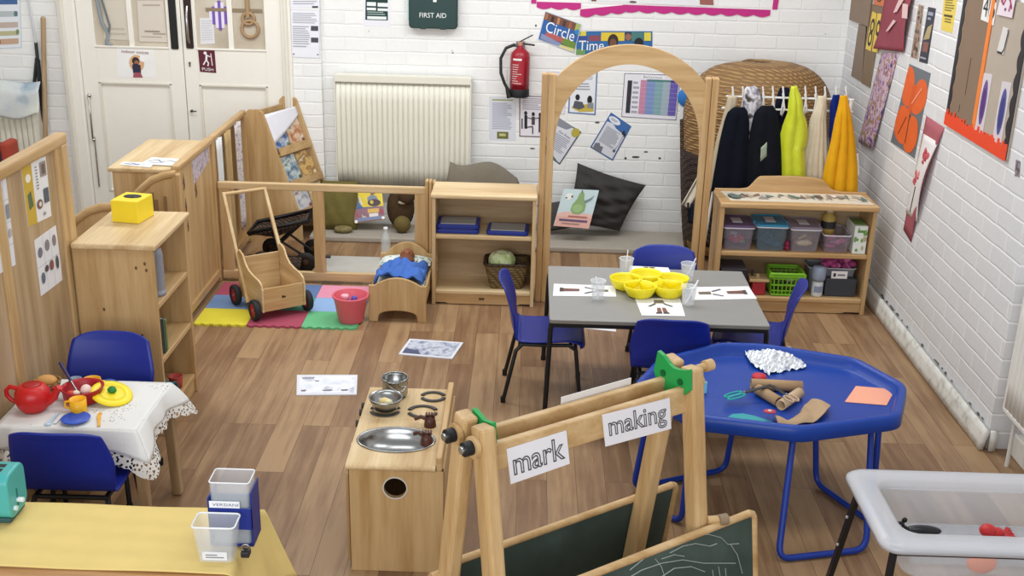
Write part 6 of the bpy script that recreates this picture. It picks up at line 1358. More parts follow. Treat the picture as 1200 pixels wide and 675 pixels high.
cup('clear plastic cup at front right of yellow bowl', (806, 358), (.044, .02, .125), 4)
# segmented yellow bowl
p = az(762, 341, tz); t = thing('segmented_bowl', 'bright yellow flower-shaped segmented bowl in the middle of grey table', 'bowl', (p.x, p.y, tz))
YB_ = plain('#eddc1c', .38, var=.03)
for k in range(5):
    a = PI/2+k*2*PI/5+.12; cx, cy = p.x+.125*math.cos(a), p.y+.10*math.sin(a)
    mb = MB(); mb.lathe([(.001, .0015), (.045, .0015), (.062, .012), (.08, .045), (.084, .062), (.080, .064), (.075, .05), (.056, .016), (.04, .007), (.001, .006)], (cx, cy, tz), YB_, 30, sx=1.0, sy=.92); mb.done('petal_dish', t)
mb = MB(); mb.lathe([(.001, .0015), (.045, .0015), (.062, .02), (.064, .058), (.058, .06), (.05, .03), (.001, .026)], (p.x, p.y, tz), YB_, 30); mb.done('centre_dish', t)
mb = MB(); q = Vector((p.x+.125*math.cos(PI/2+.12+2*PI/5), p.y+.10*math.sin(PI/2+.12+2*PI/5), tz+.022)); mb.box(q.x-.02, q.x+.04, q.y-.012, q.y+.012, q.z, q.z+.006, plain('#8f8d86', .6), .001); mb.box(q.x-.01, q.x+.03, q.y-.02, q.y+.0, q.z+.006, q.z+.01, plain('#b5b3ad', .6), .001)
tag(mb.done('paper_scraps'), 'grey paper scraps lying in left dish of the yellow bowl', 'paper scraps')
flatsheet('paper', 'blank white paper lying on floor under the grey table', 'paper', [(675, 377), (721, 379), (722, 389), (676, 384)], 0, base='#e6e4e6')
# pictures on the floor
for lb, px, its in (('framed grey landscape print lying on floor nearest the doll bed', [(480, 398), (543, 402.5), (530, 421.5), (467, 416)], [('r', .05, .08, .95, .92, blotch('grey_print', ['#5d6480', '#a3a8b8', '#c9cbd4', '#8a90a6'], 18)), ('p', [(.05, .6), (.3, .7), (.4, .92), (.05, .92)], '#4f5470')]),
                    ('framed pale snow print lying on floor left of the play kitchen', [(348, 440.5), (419, 440.5), (418, 463.5), (347.5, 464)], [('r', .05, .08, .95, .92, blotch('snow_print', ['#c9ccd8', '#dfe1e8', '#eaebef', '#b3b6c4'], 9)), ('p', [(.08, .14), (.3, .12), (.28, .22), (.1, .24)], '#9a98a4'), ('p', [(.3, .3), (.38, .3), (.36, .36), (.3, .36)], '#8f7f84'), ('p', [(.07, .78), (.16, .76), (.15, .84), (.08, .85)], '#836a70'), ('p', [(.42, .78), (.6, .76), (.58, .82), (.44, .83)], '#77757f'), ('p', [(.74, .77), (.86, .76), (.84, .83), (.74, .83)], '#77757f')])):
    flatsheet('floor_picture', lb, 'picture', px, 0, base='#dcdce2', items=its, th=.006, group='prints on the floor')

# ================================================================== blue tray on stand
TR = plain('#103c96', .36, var=.04, spec=.4)
oct_ = [(.472, 4.38), (.60, 4.655), (.90, 4.868), (1.10, 4.872), (1.497, 4.735), (1.639, 4.455), (1.519, 4.148), (1.095, 4.008), (.70, 4.085)]
def round_poly(P, r, n=5):
    out = []; k = len(P)
    for i in range(k):
        a, b, c = Vector(P[i-1]), Vector(P[i]), Vector(P[(i+1) % k]); d1 = min(r, (a-b).length*.4); d2 = min(r, (c-b).length*.4)
        p0, p1 = b+(a-b).normalized()*d1, b+(c-b).normalized()*d2
        for j in range(n+1):
            s = j/n; out.append(tuple(p0*(1-s)**2+b*2*s*(1-s)+p1*s*s))
    return out
rp = round_poly(oct_, .05); ocx, ocy = sum(p[0] for p in oct_)/len(oct_), sum(p[1] for p in oct_)/len(oct_)
def ring(off, z):
    k = len(oct_); L_ = []
    for i in range(k):                                   # every side moved inwards
        a, b = Vector(oct_[i]), Vector(oct_[(i+1) % k]); d = (b-a).normalized(); nr = Vector((-d.y, d.x))
        if nr.dot(Vector((ocx, ocy))-a) < 0: nr = -nr
        L_.append((a+nr*off, d))
    P = []
    for i in range(k):
        (p, d), (q, e) = L_[i-1], L_[i]; cr_ = d.x*e.y-d.y*e.x; t_ = ((q.x-p.x)*e.y-(q.y-p.y)*e.x)/cr_; P.append(tuple(p+d*t_))
    return [(x, y, z) for x, y in round_poly(P, .05)]
TZ = .50
t = thing('mixing_tray', 'big blue octagonal play tray on tubular blue stand', 'play tray', (ocx, ocy, 0))
m = loft([ring(.10, TZ-.05), ring(.055, TZ-.05), ring(.045, TZ-.046), ring(.034, TZ-.012), ring(.028, TZ-.002), ring(.020, TZ), ring(.006, TZ-.002), ring(0, TZ-.01), ring(-.004, TZ-.06), ring(.004, TZ-.066), ring(.012, TZ-.06)], TR, cap=False)
m.add(ring(.10, TZ-.05), [tuple(range(len(rp)))], TR); m.add(ring(.10, TZ-.058), [tuple(range(len(rp)))], TR)
m.done('tray', t)
SB = plain('#153590', .35, var=.03)
def uframe(f1, f2, t1, t2):
    f1, f2, t1, t2 = (Vector(v) for v in (f1, f2, t1, t2)); r = .055
    def bend(c, a, b, n=5):
        d1 = (a-c).normalized()*r; d2 = (b-c).normalized()*r; return [(c+d1)*(1-s)**2+c*2*s*(1-s)+(c+d2)*s*s for s in [j/n for j in range(n+1)]]
    pts = [t1]+bend(f1, t1, f2)+bend(f2, f1, t2)+[t2]
    mb = MB(); mb.tube(pts, .013, SB, n=12); return mb
zt2 = TZ-.062; zf = .0145
uframe((1.02, 3.845, zf), (1.385, 3.935, zf), (1.09, 4.10, zt2), (1.43, 4.22, zt2)).done('leg_frame', t)
uframe((1.307, 4.455, zf), (1.46, 4.14, zf), (1.26, 4.47, zt2), (1.455, 4.20, zt2)).done('leg_frame', t)
uframe((.925, 4.55, zf), (.50, 4.36, zf), (.95, 4.52, zt2), (.56, 4.40, zt2)).done('leg_frame', t)
uframe((.673, 4.085, zf), (.52, 4.28, zf), (.70, 4.16, zt2), (.575, 4.28, zt2)).done('leg_frame', t)
mb = MB()
for a, b in (((1.09, 4.10), (.575, 4.28)), ((1.43, 4.22), (.95, 4.52)), ((1.26, 4.47), (.70, 4.16))): mb.tube([(a[0], a[1], zt2-.018), (b[0], b[1], zt2-.018)], .010, SB, n=10)
mb.done('cross_bar', t)
ZT = TZ-.05
# foil
FO = blotch('crumpled_foil', ['#b9bec3', '#f0f3f5', '#d5dade', '#fbfcfd'], 34, .36, 8, metal=.55)
fo = [az(872, 416, ZT), az(927, 412, ZT), az(945, 432, ZT), az(887, 442, ZT)]
random.seed(12)
bumps = [[random.uniform(-.013, .013) for _ in range(25)] for _ in range(25)]
def foil(u, v):
    p = (fo[0]*(1-u)+fo[1]*u)*(1-v)+(fo[3]*(1-u)+fo[2]*u)*v; i, j = int(round(u*24)), int(round(v*24))
    edge = .012*math.sin(17*u+9*v)
    notch = -.05*max(0, 1-u*4)*max(0, v-.45)*2
    return (p.x+edge*(1-abs(2*u-1))-notch*1.0, p.y+edge*.6+bumps[j][i]*.4, ZT+.012+.028*math.sin(PI*u)*math.sin(PI*v)+abs(bumps[j][i])+.014*(1-v))
mb = MB(); mb.grid(foil, 24, 24, FO, .0015, smooth=False); o = tag(mb.done('foil_sheet'), 'crumpled silver foil sheet lying at back of the blue tray', 'foil'); o.location.z = ZT+.0005
# cardboard tubes
CT = plain('#a98a66', .8, var=.08); CT2 = plain('#c7ab88', .8, var=.08)
def ctube(lb, a, b, r, mat, z=0):
    A, B = az(a[0], a[1], ZT+r+z), az(b[0], b[1], ZT+r+z); d = (B-A).normalized()
    up = Vector((0, 0, 1)); sd = d.cross(up).normalized(); n = 20; mb = MB(); vs = []
    for P_, rr in ((A, r), (B, r), (B, r*.86), (A, r*.86)):
        for j in range(n): an = 2*PI*j/n; vs.append(P_+(sd*math.cos(an)+up*math.sin(an))*rr)
    mb.add(vs, [(k*n+j, k*n+(j+1) % n, ((k+1) % 4)*n+(j+1) % n, ((k+1) % 4)*n+j) for k in range(4) for j in range(n)], mat, True)
    return tag(mb.done('cardboard_tube'), lb, 'cardboard tube', 'cardboard tubes in the blue tray')
ctube('back cardboard tube lying crossways in blue tray', (880, 450), (940, 453), .024, CT)
ctube('left cardboard tube slanting to the front in blue tray', (888, 456), (913, 471), .023, CT)
ctube('right pale cardboard tube slanting to the front in blue tray', (937, 460), (915, 475), .022, CT2)
for lb, a, b, c2_ in (('black-bladed scissors with teal handles lying on left cardboard tube', (882, 454), (852, 466), '#2aa39c'), ('black-bladed scissors lying on right cardboard tube', (905, 452), (932, 470), '#b59a80')):
    A, B = az(a[0]+22*(1 if c2_ == '#2aa39c' else 0), a[1]-3*(1 if c2_ == '#2aa39c' else 0), ZT+.056), az(b[0], b[1], ZT+.03 if c2_ == '#2aa39c' else ZT+.05)
    t2 = thing('scissors', lb, 'scissors', ((A+B)/2), 0, 'scissors in the blue tray')
    d = (B-A).normalized(); up = Vector((0, 0, 1)); sd = d.cross(up).normalized(); M_ = A.lerp(B, .62)
    for s in (-1, 1):
        mb = MB(); mb.bar(A+sd*s*.003, M_+sd*s*.004, .010, .004, '#27282a', bev=.001); mb.done('blade', t2)
        mb = MB(); c = M_.lerp(B, .55)+sd*s*.013; L_ = (B-M_).length*.5
        mb.tube([c+d*L_*math.cos(k*PI/8)+sd*.012*math.sin(k*PI/8) for k in range(16)], .004, c2_, closed=True, n=7); mb.done('handle', t2)
    mb = MB(); mb.ball(M_+Vector((0, 0, .004)), .005, '#8d8f92', 8, 6); mb.done('rivet', t2)
t2 = None
PB = plain('#b09372', .85, var=.1)
pp = [az(x, y, ZT+.012) for x, y in ((908, 488), (930, 492), (948, 480), (940, 474), (958, 470), (972, 479), (965, 490), (945, 497), (918, 498))]
mb = MB()
def brown(u, v):
    k = u*4; rowsA = [(906, 486), (920, 492), (938, 484), (943, 472), (952, 468)]; rowsB = [(912, 497), (932, 499), (952, 496), (966, 488), (973, 478)]
    i = min(int(k), 3); f = k-i
    a = [rowsA[i][j]*(1-f)+rowsA[i+1][j]*f for j in (0, 1)]; b = [rowsB[i][j]*(1-f)+rowsB[i+1][j]*f for j in (0, 1)]
    p = az(a[0]*(1-v)+b[0]*v, a[1]*(1-v)+b[1]*v, ZT+.012)
    return (p.x, p.y, ZT+.008+.014*math.sin(PI*v)*(.6+.4*math.sin(6*u))+.006*math.sin(14*u+3*v)+.02*u*v)
mb.grid(brown, 22, 10, PB, .003, smooth=False); o = tag(mb.done('brown_paper'), 'torn crumpled brown paper curving round the front of cardboard tubes', 'paper'); o.location.z = ZT+.0005
mb = MB(); q = az(891, 448, ZT); mb.lathe([(.001, .001), (.03, .001), (.032, .01), (.03, .02), (.001, .022)], (q.x, q.y+.03, ZT), '#c42a3a', 18)
tag(mb.done('plastic_disc'), 'round red lid behind the back cardboard tube in tray', 'lid')
mb = MB(); q = az(902, 483, ZT+.03); mb.lathe([(.001, .0), (.02, .0), (.021, .006), (.001, .008)], (q.x, q.y+.0, ZT+.03), '#cc4a54', 16, sx=1.2, sy=.8); mb.lathe([(.001, .0078), (.01, .0078), (.001, .0095)], (q.x, q.y, ZT+.03), '#e8d9d4', 12)
tag(mb.done('bottle_top'), 'small red and white cap resting on brown paper in tray', 'cap')
flatsheet('orange_paper', 'peach orange paper square lying at right of the blue tray', 'paper', [(1003, 453), (1049, 457), (1039, 475.5), (990, 471.5)], ZT, base='#f2a788', off=.0012)
mb = MB()
pts = [az(x, y, ZT+.004) for x, y in ((853, 489), (858, 485.5), (870, 484.8), (884, 487.5), (897, 492), (905, 494.5), (890, 494), (872, 492), (858, 491))]
n = len(pts); mb.prism([(p.x, p.y) for p in pts], 'z', ZT+.0015, ZT+.006, plain('#2f9aa0', .5), .001)
tag(mb.done('teal_strip'), 'curved teal plastic strip lying at front left of blue tray', 'plastic strip')
for lb, px, h in (('upright light blue card just behind right end of the easel', [(820, 447), (828, 448)], .055), ('light blue card seen under green cap of the easel', [(793, 452), (803, 452)], .04)):
    a, b = az(px[0][0], px[0][1]+14, ZT), az(px[1][0], px[1][1]+14, ZT)
    mb = MB(); mb.box(a.x, b.x, a.y-.004, a.y+.004, ZT+.001, ZT+h, plain('#79c6da', .6), .002); tag(mb.done('blue_card'), lb, 'card', 'light blue cards in the tray')

# ================================================================== clear water tray
wz = .55; wx0, wx1, wy0, wy1 = 1.150, 2.06, 3.11, 3.625
CLR = glass('#dfe4ea', .40, .25); RIM = glass('#cfd0d5', .74, .3)
t = thing('water_tray', 'clear plastic sand and water tray on black folding legs', 'water tray', ((wx0+wx1)/2, (wy0+wy1)/2, 0))
def wr(k0, z, r=.06): return [(p[0], p[1], z) for p in rrect(wx0+k0, wx1-k0, wy0+k0, wy1-k0, r, 6)]
m = loft([wr(.135, wz-.20), wr(.128, wz-.195), wr(.102, wz-.04), wr(.096, wz-.03)], CLR, cap=False); m.add(wr(.135, wz-.20), [tuple(range(len(wr(.1, 0))))], CLR); m.done('tub', t)
m = loft([wr(.094, wz-.035), wr(.090, wz-.008), wr(.078, wz), wr(.030, wz-.001), wr(.012, wz-.005), wr(0, wz-.016), wr(0, wz-.03), wr(.006, wz-.03)], RIM, cap=False); m.done('rim', t)
BT = plain('#141416', .35)
for x, s in ((wx0+.035, 1), (wx1-.035, -1)):
    for y, yb in ((wy0+.06, wy0-.02), (wy1-.06, wy1+.03)):
        mb = MB(); mb.bar((x+s*.02, y, wz-.035), (x-s*.03, yb, .004), .03, .018, BT, up=(s, 0, 0), bev=.003)
        for k in (.3, .55): c = Vector((x+s*.02, y, wz-.035)).lerp(Vector((x-s*.03, yb, .004)), k); mb.ball((c.x-s*.010, c.y-.0, c.z), .006, '#a8a8aa', 8, 6)
        mb.done('leg', t)
    mb = MB(); mb.tube([(x+s*.025, wy0+.05, wz-.045), (x+s*.025, wy1-.05, wz-.045)], .012, BT, n=8); mb.done('side_rail', t)
mb = MB(); mb.tube([(wx0+.05, wy0+.045, wz-.05), (wx1-.05, wy0+.045, wz-.05)], .011, BT, n=8); mb.done('front_rail', t)
zw = wz-.197
ztop = zw+.0855
wx_, wy_ = 1.345, 3.365
t2 = thing('toy_whale', 'small black toy whale with raised tail at left in the clear tray', 'toy', (wx_, wy_, ztop))
KB = plain('#16171a', .3)
mb = MB(); mb.ball((wx_+.02, wy_, ztop+.0165), (.062, .024, .016), KB, 18, 12); mb.done('body', t2)
mb = MB(); mb.tube([(wx_-.035, wy_, ztop+.018), (wx_-.05, wy_, ztop+.03), (wx_-.052, wy_, ztop+.044)], [.011, .008, .004], KB, n=8); mb.ball((wx_-.062, wy_-.006, ztop+.046), (.014, .006, .006), KB, 8, 6); mb.ball((wx_-.045, wy_+.006, ztop+.05), (.010, .006, .010), KB, 8, 6); mb.done('tail', t2)
mb = MB(); mb.ball((wx_+.03, wy_-.03, ztop+.006), (.016, .018, .003), KB, 8, 6); mb.ball((wx_+.03, wy_+.03, ztop+.006), (.016, .018, .003), KB, 8, 6); mb.done('flipper', t2)
ox_, oy_ = 1.60, 3.365
t3 = thing('toy_sea_creature', 'red toy octopus at right in the clear tray', 'toy', (ox_, oy_, ztop))
KR = plain('#c22a2c', .4)
mb = MB(); mb.ball((ox_-.02, oy_, ztop+.0235), (.028, .026, .023), KR, 16, 12); mb.ball((ox_+.012, oy_, ztop+.018), (.024, .022, .016), KR, 14, 10); mb.done('body', t3)
mb = MB()
for k in range(6):
    a = -.9+k*.36; mb.tube([(ox_+.02, oy_, ztop+.012), (ox_+.042+.008*math.cos(a), oy_+.03*math.sin(a), ztop+.007), (ox_+.06, oy_+.05*math.sin(a), ztop+.012), (ox_+.072, oy_+.055*math.sin(a), ztop+.006)], [.008, .006, .005, .004], KR, n=6)
mb.done('arm', t3)
mb = MB(); mb.box(1.315, 1.90, 3.31, 3.465, zw+.002, zw+.075, glass('#cfd6de', .35, .2), .012, 3); tag(mb.done('toy_platform'), 'cloudy clear plastic block filling bottom of the water tray', 'plastic block')
mb = MB(); mb.ball((1.535, 3.268, zw+.045), (.05, .02, .038), plain('#f0875a', .6), 16, 10); o = tag(mb.done('orange_shape'), 'orange shape showing through the front wall of the clear tray', 'toy')

# ================================================================== easel
dv = Vector((.815, .579, 0)).normalized(); nv_ = Vector((dv.y, -dv.x, 0)); ZE = 1.05
L0 = az(566, 499, ZE); R0 = az(806, 427, ZE)
L0 = Vector((L0.x, L0.y, 0)); R0 = Vector((R0.x, R0.y, 0))
R0 = L0+dv*((R0-L0).dot(dv))
KS = .155; GAP = .085
t = thing('easel', 'wooden double easel with chalkboards and mark making signs on its beam', 'easel', ((L0+R0)/2))
EW = wood('z', 'light'); EWX = wood('x', 'light')
def ep(base, a, b, z): return base+dv*a+nv_*b+Vector((0, 0, z))
for base in (L0, R0):
    for s, o0 in ((1, 0), (-1, -GAP)):
        mb = MB(); mb.bar(ep(base, 0, o0, ZE), ep(base, 0, o0+s*KS*ZE, .002), .05, .062, EW, up=nv_, bev=.010); mb.done('leg', t)
LEN = (R0-L0).length
for s, o0 in ((1, 0), (-1, -GAP)):
    zc = ZE-.105; mb = MB(); a, b = ep(L0, .01, o0+s*KS*(ZE-zc)-s*.014, zc), ep(R0, -.01, o0+s*KS*(ZE-zc)-s*.014, zc)
    mb.bar(a, b, .024, .088, wood('x', 'light'), bev=.005); mb.done('beam', t)
GRN2 = plain('#1f9a4a', .4)
for base, a0 in ((L0, .027), (R0, -.040)):
    mb = MB(); pts = [(.004, .002), (-.02, -.004), (-GAP*.5, -.008), (-GAP+.02, -.002), (-GAP-.012, .006), (-GAP-.02, -.05), (-GAP*.5, -.09), (.012, -.075)] if base is L0 else [(.028, .008), (.012, .0), (-.02, -.010), (-GAP*.5, -.012), (-GAP+.02, -.006), (-GAP-.008, .012), (-GAP-.034, .018), (-GAP-.046, -.055), (-GAP-.02, -.098), (-GAP*.5, -.112), (.0, -.100), (.036, -.06)]
    q0 = [ep(base, a0, p[0], ZE+p[1]) for p in pts]; q1 = [p+dv*.014 for p in q0]; n = len(pts)
    mb.add(q0+q1, [tuple(range(n)), tuple(range(2*n-1, n-1, -1))]+[(i, n+i, n+(i+1) % n, (i+1) % n) for i in range(n)], GRN2)
    for bb in (-.004, -GAP+.0):
        mb.tube([ep(base, a0-.005, bb, ZE-.045), ep(base, a0+.018, bb, ZE-.045)], .011, plain('#0d5a2b', .4), n=12)
    mb.done('hinge_plate', t)
    sgn = -1 if base is L0 else 1
    for bb in (.004, -GAP-.004):
        mb = MB(); 
        mb.tube([ep(base, sgn*.026, bb, ZE-.055), ep(base, sgn*.040, bb, ZE-.055)], .032 if sgn < 0 else .02, EWX, n=20); mb.done('pivot_ear', t)
        if sgn < 0:
            mb = MB(); mb.tube([ep(base, -.040, bb, ZE-.055), ep(base, -.066, bb, ZE-.055)], .021, '#17181a', n=18); mb.tube([ep(base, -.066, bb, ZE-.055), ep(base, -.076, bb, ZE-.055)], .011, plain('#c9c9c6', .3, metal=1), n=14); mb.done('knob', t)
    if sgn > 0:
        mb = MB(); mb.tube([ep(base, .02, -.0, ZE-.012), ep(base, .075, -.0, ZE-.012)], .012, EWX, n=14); mb.tube([ep(base, .055, -.0, ZE-.012), ep(base, .085, -.0, ZE-.012)], .019, EWX, n=18); mb.done('peg', t)
CB1 = blotch('chalkboard', ['#2b3833', '#35433d', '#3c4a43', '#465650'], 5, .75)
def board(s, zt_, aR, length, o_extra, h, tagname):
    o0 = 0 if s > 0 else -GAP
    def bpnt(a, z, e=0): return ep(R0, a, o0+s*(KS*(ZE-z)+o_extra+e), z)
    t_parts = []
    mb = MB()
    a1, a0 = aR, aR-length
    for (pa, pz, qa, qz) in ((a0+.02, zt_, a1-.02, zt_), (a0+.02, zt_-h, a1-.02, zt_-h), (a0, zt_-.02, a0, zt_-h+.02), (a1, zt_-.02, a1, zt_-h+.02)):
        mb.tube([bpnt(pa, pz), bpnt(qa, qz)], .013, EWX, n=10)
    for ca, cz in ((a0, zt_), (a1, zt_), (a0, zt_-h), (a1, zt_-h)):
        ia = ca+(.02 if ca == a0 else -.02); iz = cz+(-.02 if cz == zt_ else .02)
        mb.tube([bpnt(ca, iz), bpnt(ca*.7+ia*.3, cz*.7+iz*.3), bpnt(ia, cz)], .013, EWX, n=10)
    fr = mb.done('board_frame', t)
    mb = MB(); A_, B_, C_, D_ = bpnt(a0, zt_), bpnt(a1, zt_), bpnt(a1, zt_-h), bpnt(a0, zt_-h); nn = (B_-A_).cross(D_-A_).normalized()*.005
    q = [A_-nn, B_-nn, C_-nn, D_-nn, A_+nn, B_+nn, C_+nn, D_+nn]; mb.add(q, [(3, 2, 1, 0), (4, 5, 6, 7), (0, 1, 5, 4), (1, 2, 6, 5), (2, 3, 7, 6), (3, 0, 4, 7)], CB1); mb.done('chalkboard', t)
    return bpnt
bf = board(1, .53, .205, .95, .052, .44, 'front')
CHK = plain('#a9b0aa', .9)
mb = MB()
def chalk(px, r=.0022):
    pts = []
    for x, y in px:
        z = .45
        for _ in range(30):                        # drop the stroke onto the board
            A_, B_, C_ = bf(0, .5, .0062), bf(-.4, .5, .0062), bf(0, .2, .0062); nn = (B_-A_).cross(C_-A_); d = CF+CR*((x-600)/FPX)-CU*((y-337.5)/FPX); c0 = Vector((0, 0, CH)); tt = (A_-c0).dot(nn)/d.dot(nn); break
        pts.append(c0+d*tt)
    mb.tube(pts, r, CHK, n=5, flat=.5)
for px in ([(738, 668), (760, 650), (784, 638), (810, 629), (830, 626), (845, 630), (853, 638), (866, 637)], [(856, 638), (864, 650), (870, 672)], [(735, 678), (752, 668), (775, 660), (800, 656), (825, 660), (862, 660)], [(785, 648), (800, 640), (815, 637), (832, 640), (840, 637)], [(768, 655), (775, 664), (779, 676)], [(775, 676), (790, 666), (810, 664), (826, 670)], [(775, 655), (790, 650), (802, 652)], [(735, 662), (740, 656)], [(835, 668), (836, 676)], [(842, 664), (844, 676)], [(850, 666), (851, 676)]):
    chalk(px)
mb.done('chalk_marks', t)
bb_ = board(-1, .475, .18, .93, .040, .44, 'back')
mb = MB(); mb.tube([ep(R0, .02, KS*(ZE-.545)+.03, .545), ep(R0, .075, KS*(ZE-.545)+.055, .545)], .014, EWX, n=14); mb.tube([ep(R0, .05, KS*(ZE-.545)+.05, .545), ep(R0, .08, KS*(ZE-.545)+.057, .545)], .019, plain('#8d7a60', .6), n=16); mb.done('board_peg', t)
mb = MB(); mb.tube([ep(L0, -.05, -GAP-KS*(ZE-.45)-.02, .46), ep(L0, .0, -GAP-KS*(ZE-.45)-.02, .46)], .016, EWX, n=14); mb.done('board_peg', t)
# the words on the front beam
zc = ZE-.105; fo_ = KS*(ZE-zc)-.014+.0125
def bm(px):                                          # photo point on the beam's front face
    A_ = ep(L0, 0, fo_, zc); d = CF+CR*((px[0]-600)/FPX)-CU*((px[1]-337.5)/FPX); c0 = Vector((0, 0, CH)); return c0+d*((A_-c0).dot(nv_)/d.dot(nv_))
for word, lb, px in (('mark', 'white strip with outlined word mark on left of easel beam', [(593, 526), (663, 504), (667, 543), (598, 567)]), ('making', 'white strip with outlined word making on right of easel beam', [(705, 486), (784, 466), (786, 502), (709, 523)])):
    q = [bm(p) for p in px]
    q[0].z = min(q[0].z, 1.02)
    sheet('word_card', lb, 'word card', *q, toward=nv_, base='#e6e4e8', th=.002, off=.001, group='word cards on the easel', items=[('o', word, .07, .14 if word == 'mark' else .10, .94, .80 if word == 'mark' else .90, .022, '#46464e')])
# strip of paper on the rear beam
q = [ep(L0, LEN*f, -GAP-KS*.06+.0, ZE-.058) for f in (.45, .8)]
mb = MB(); mb.bar(q[0]-nv_*.012, q[1]-nv_*.012, .003, .03, '#dcd8d4', bev=0); tag(mb.done('paper_strip'), 'white paper strip stuck behind the rear beam of easel', 'paper strip')

# ================================================================== play kitchen
KX0, KX1, KY0, KY1, KH = -.618, -.268, 3.705, 4.345, .46
t = thing('play_kitchen', 'low wooden play kitchen with steel sink bowl and hob rings', 'play kitchen', ((KX0+KX1)/2, (KY0+KY1)/2, 0))
KA = wood('z', 'light')
cxh, czh, rh = ay(463, 572, KY0).x, ay(463, 572, KY0).z, .043
mb = MB(); vs = []; n = 32                             # front end panel with a round hole
sq = []
for j in range(n):
    a = 2*PI*j/n; c, s = math.cos(a), math.sin(a); k = 1e9
    if abs(c) > 1e-9: k = min(k, ((KX1 if c > 0 else KX0)-cxh)/c)
    if abs(s) > 1e-9: k = min(k, ((KH-.026 if s > 0 else .012)-czh)/s)
    sq.append((cxh+c*k, czh+s*k))
corners = [(KX0, .012), (KX1, .012), (KX1, KH-.026), (KX0, KH-.026)]
for y in (KY0, KY0+.02):
    vs += [(cxh+rh*math.cos(2*PI*j/n), y, czh+rh*math.sin(2*PI*j/n)) for j in range(n)]+[(p[0], y, p[1]) for p in sq]
fs = []
for j in range(n):
    k = (j+1) % n; fs += [(j, k, n+k, n+j), (2*n+j, 3*n+j, 3*n+k, 2*n+k), (j, 2*n+j, 2*n+k, k)]
mb.add(vs, fs, KA)
for cx_, cz_ in corners:
    js = sorted(range(n), key=lambda j: (sq[j][0]-cx_)**2+(sq[j][1]-cz_)**2)[:2]
    a_, b_ = js
    for y in (KY0, KY0+.02): mb.add([(sq[a_][0], y, sq[a_][1]), (cx_, y, cz_), (sq[b_][0], y, sq[b_][1])], [(0, 1, 2)], KA)
mb.box(KX0, KX1, KY0+.0005, KY0+.0195, .0, .0125, KA, 0); mb.box(KX0-.0, KX0+.002, KY0, KY0+.02, 0, KH-.026, KA, 0); mb.box(KX1-.002, KX1, KY0, KY0+.02, 0, KH-.026, KA, 0)
mb.done('end_panel', t)
mb = MB(); mb.tube([(cxh+(rh+.001)*math.cos(a*PI/16), KY0-.0005, czh+(rh+.001)*math.sin(a*PI/16)) for a in range(32)], .003, '#d2cdbf', closed=True, n=6); mb.done('hole_trim', t)
mb = MB(); mb.box(KX0, KX1, KY1-.02, KY1, .0, KH-.026, KA, .003); mb.done('end_panel', t)
mb = MB(); mb.box(KX1-.018, KX1, KY0+.02, KY1-.02, .0, KH-.026, wood('y', 'light'), .002); mb.done('back_panel', t)
mb = MB(); mb.box(KX0+.012, KX1-.018, KY0+.02, KY1-.02, .03, .045, wood('y', 'grey'), 0); mb.done('floor_panel', t)
for a, b in ((KY0+.022, (KY0+KY1)/2-.003), ((KY0+KY1)/2+.003, KY1-.022)):
    mb = MB(); mb.box(KX0-.014, KX0+.002, a, b, .03, KH-.06, wood('z', 'light'), .004); d_ = mb.done('door', t)
    mb = MB(); mb.tube([(KX0-.014, b-.04, .38), (KX0-.032, b-.04, .38)], .011, wood('x', 'pale')); mb.done('knob', d_)
# worktop with a round opening for the bowl
bcx, bcy, brx, bry = -.463, 3.885, .142, .098
mb = MB(); n = 48; x0_, x1_, y0_, y1_, ym_ = KX0-.008, KX1-.030, KY0-.012, 4.06, KY1+.006
sq = []
for j in range(n):
    a = 2*PI*j/n; c, s = math.cos(a)*brx, math.sin(a)*bry; k = 1e9
    if abs(c) > 1e-9: k = min(k, ((x1_ if c > 0 else x0_)-bcx)/c)
    if abs(s) > 1e-9: k = min(k, ((y1_ if s > 0 else y0_)-bcy)/s)
    sq.append((bcx+c*k, bcy+s*k))
KT = wood('y', 'pale'); vs = []
for z in (KH, KH-.024): vs += [(bcx+brx*math.cos(2*PI*j/n), bcy+bry*math.sin(2*PI*j/n), z) for j in range(n)]+[(p[0], p[1], z) for p in sq]
fs = []
for j in range(n): k = (j+1) % n; fs += [(j, n+j, n+k, k), (2*n+j, 2*n+k, 3*n+k, 3*n+j), (n+j, 3*n+j, 3*n+k, n+k), (j, k, 2*n+k, 2*n+j)]
mb.add(vs, fs, KT)
for cx_, cy_ in ((x0_, y0_), (x1_, y0_), (x1_, y1_), (x0_, y1_)):
    a_, b_ = sorted(range(n), key=lambda j: (sq[j][0]-cx_)**2+(sq[j][1]-cy_)**2)[:2]
    A3, B3 = sq[a_], sq[b_]
    mb.add([(A3[0], A3[1], KH), (cx_, cy_, KH), (B3[0], B3[1], KH), (A3[0], A3[1], KH-.024), (cx_, cy_, KH-.024), (B3[0], B3[1], KH-.024)], [(0, 1, 2), (5, 4, 3), (0, 3, 4, 1), (1, 4, 5, 2)], KT)
mb.tube([(x0_, y0_, KH-.012), (x1_, y0_, KH-.012)], .012, KT, n=10)
mb.box(x0_, x1_, y1_+.002, ym_, KH-.024, KH, KT, .003); mb.done('worktop', t)
mb = MB(); mb.box(KX1-.030, KX1-.006, KY0-.012, KY1+.006, KH-.024, KH+.035, wood('y', 'light'), .006); mb.done('splashback', t)
ST = plain('#a3a3a1', .26, metal=1, var=.03)
mb = MB(); mb.lathe([(1.06, .003), (1.04, .006), (.98, .003), (.95, -.02), (.80, -.055), (.4, -.072), (.001, -.074)], (bcx, bcy, KH), ST, 48, sx=brx, sy=bry, nocap=True)
b_ = mb; 
for i in range(len(b_.v)): pass
mb.done('sink_bowl', t)
RB = plain('#33322f', .5)
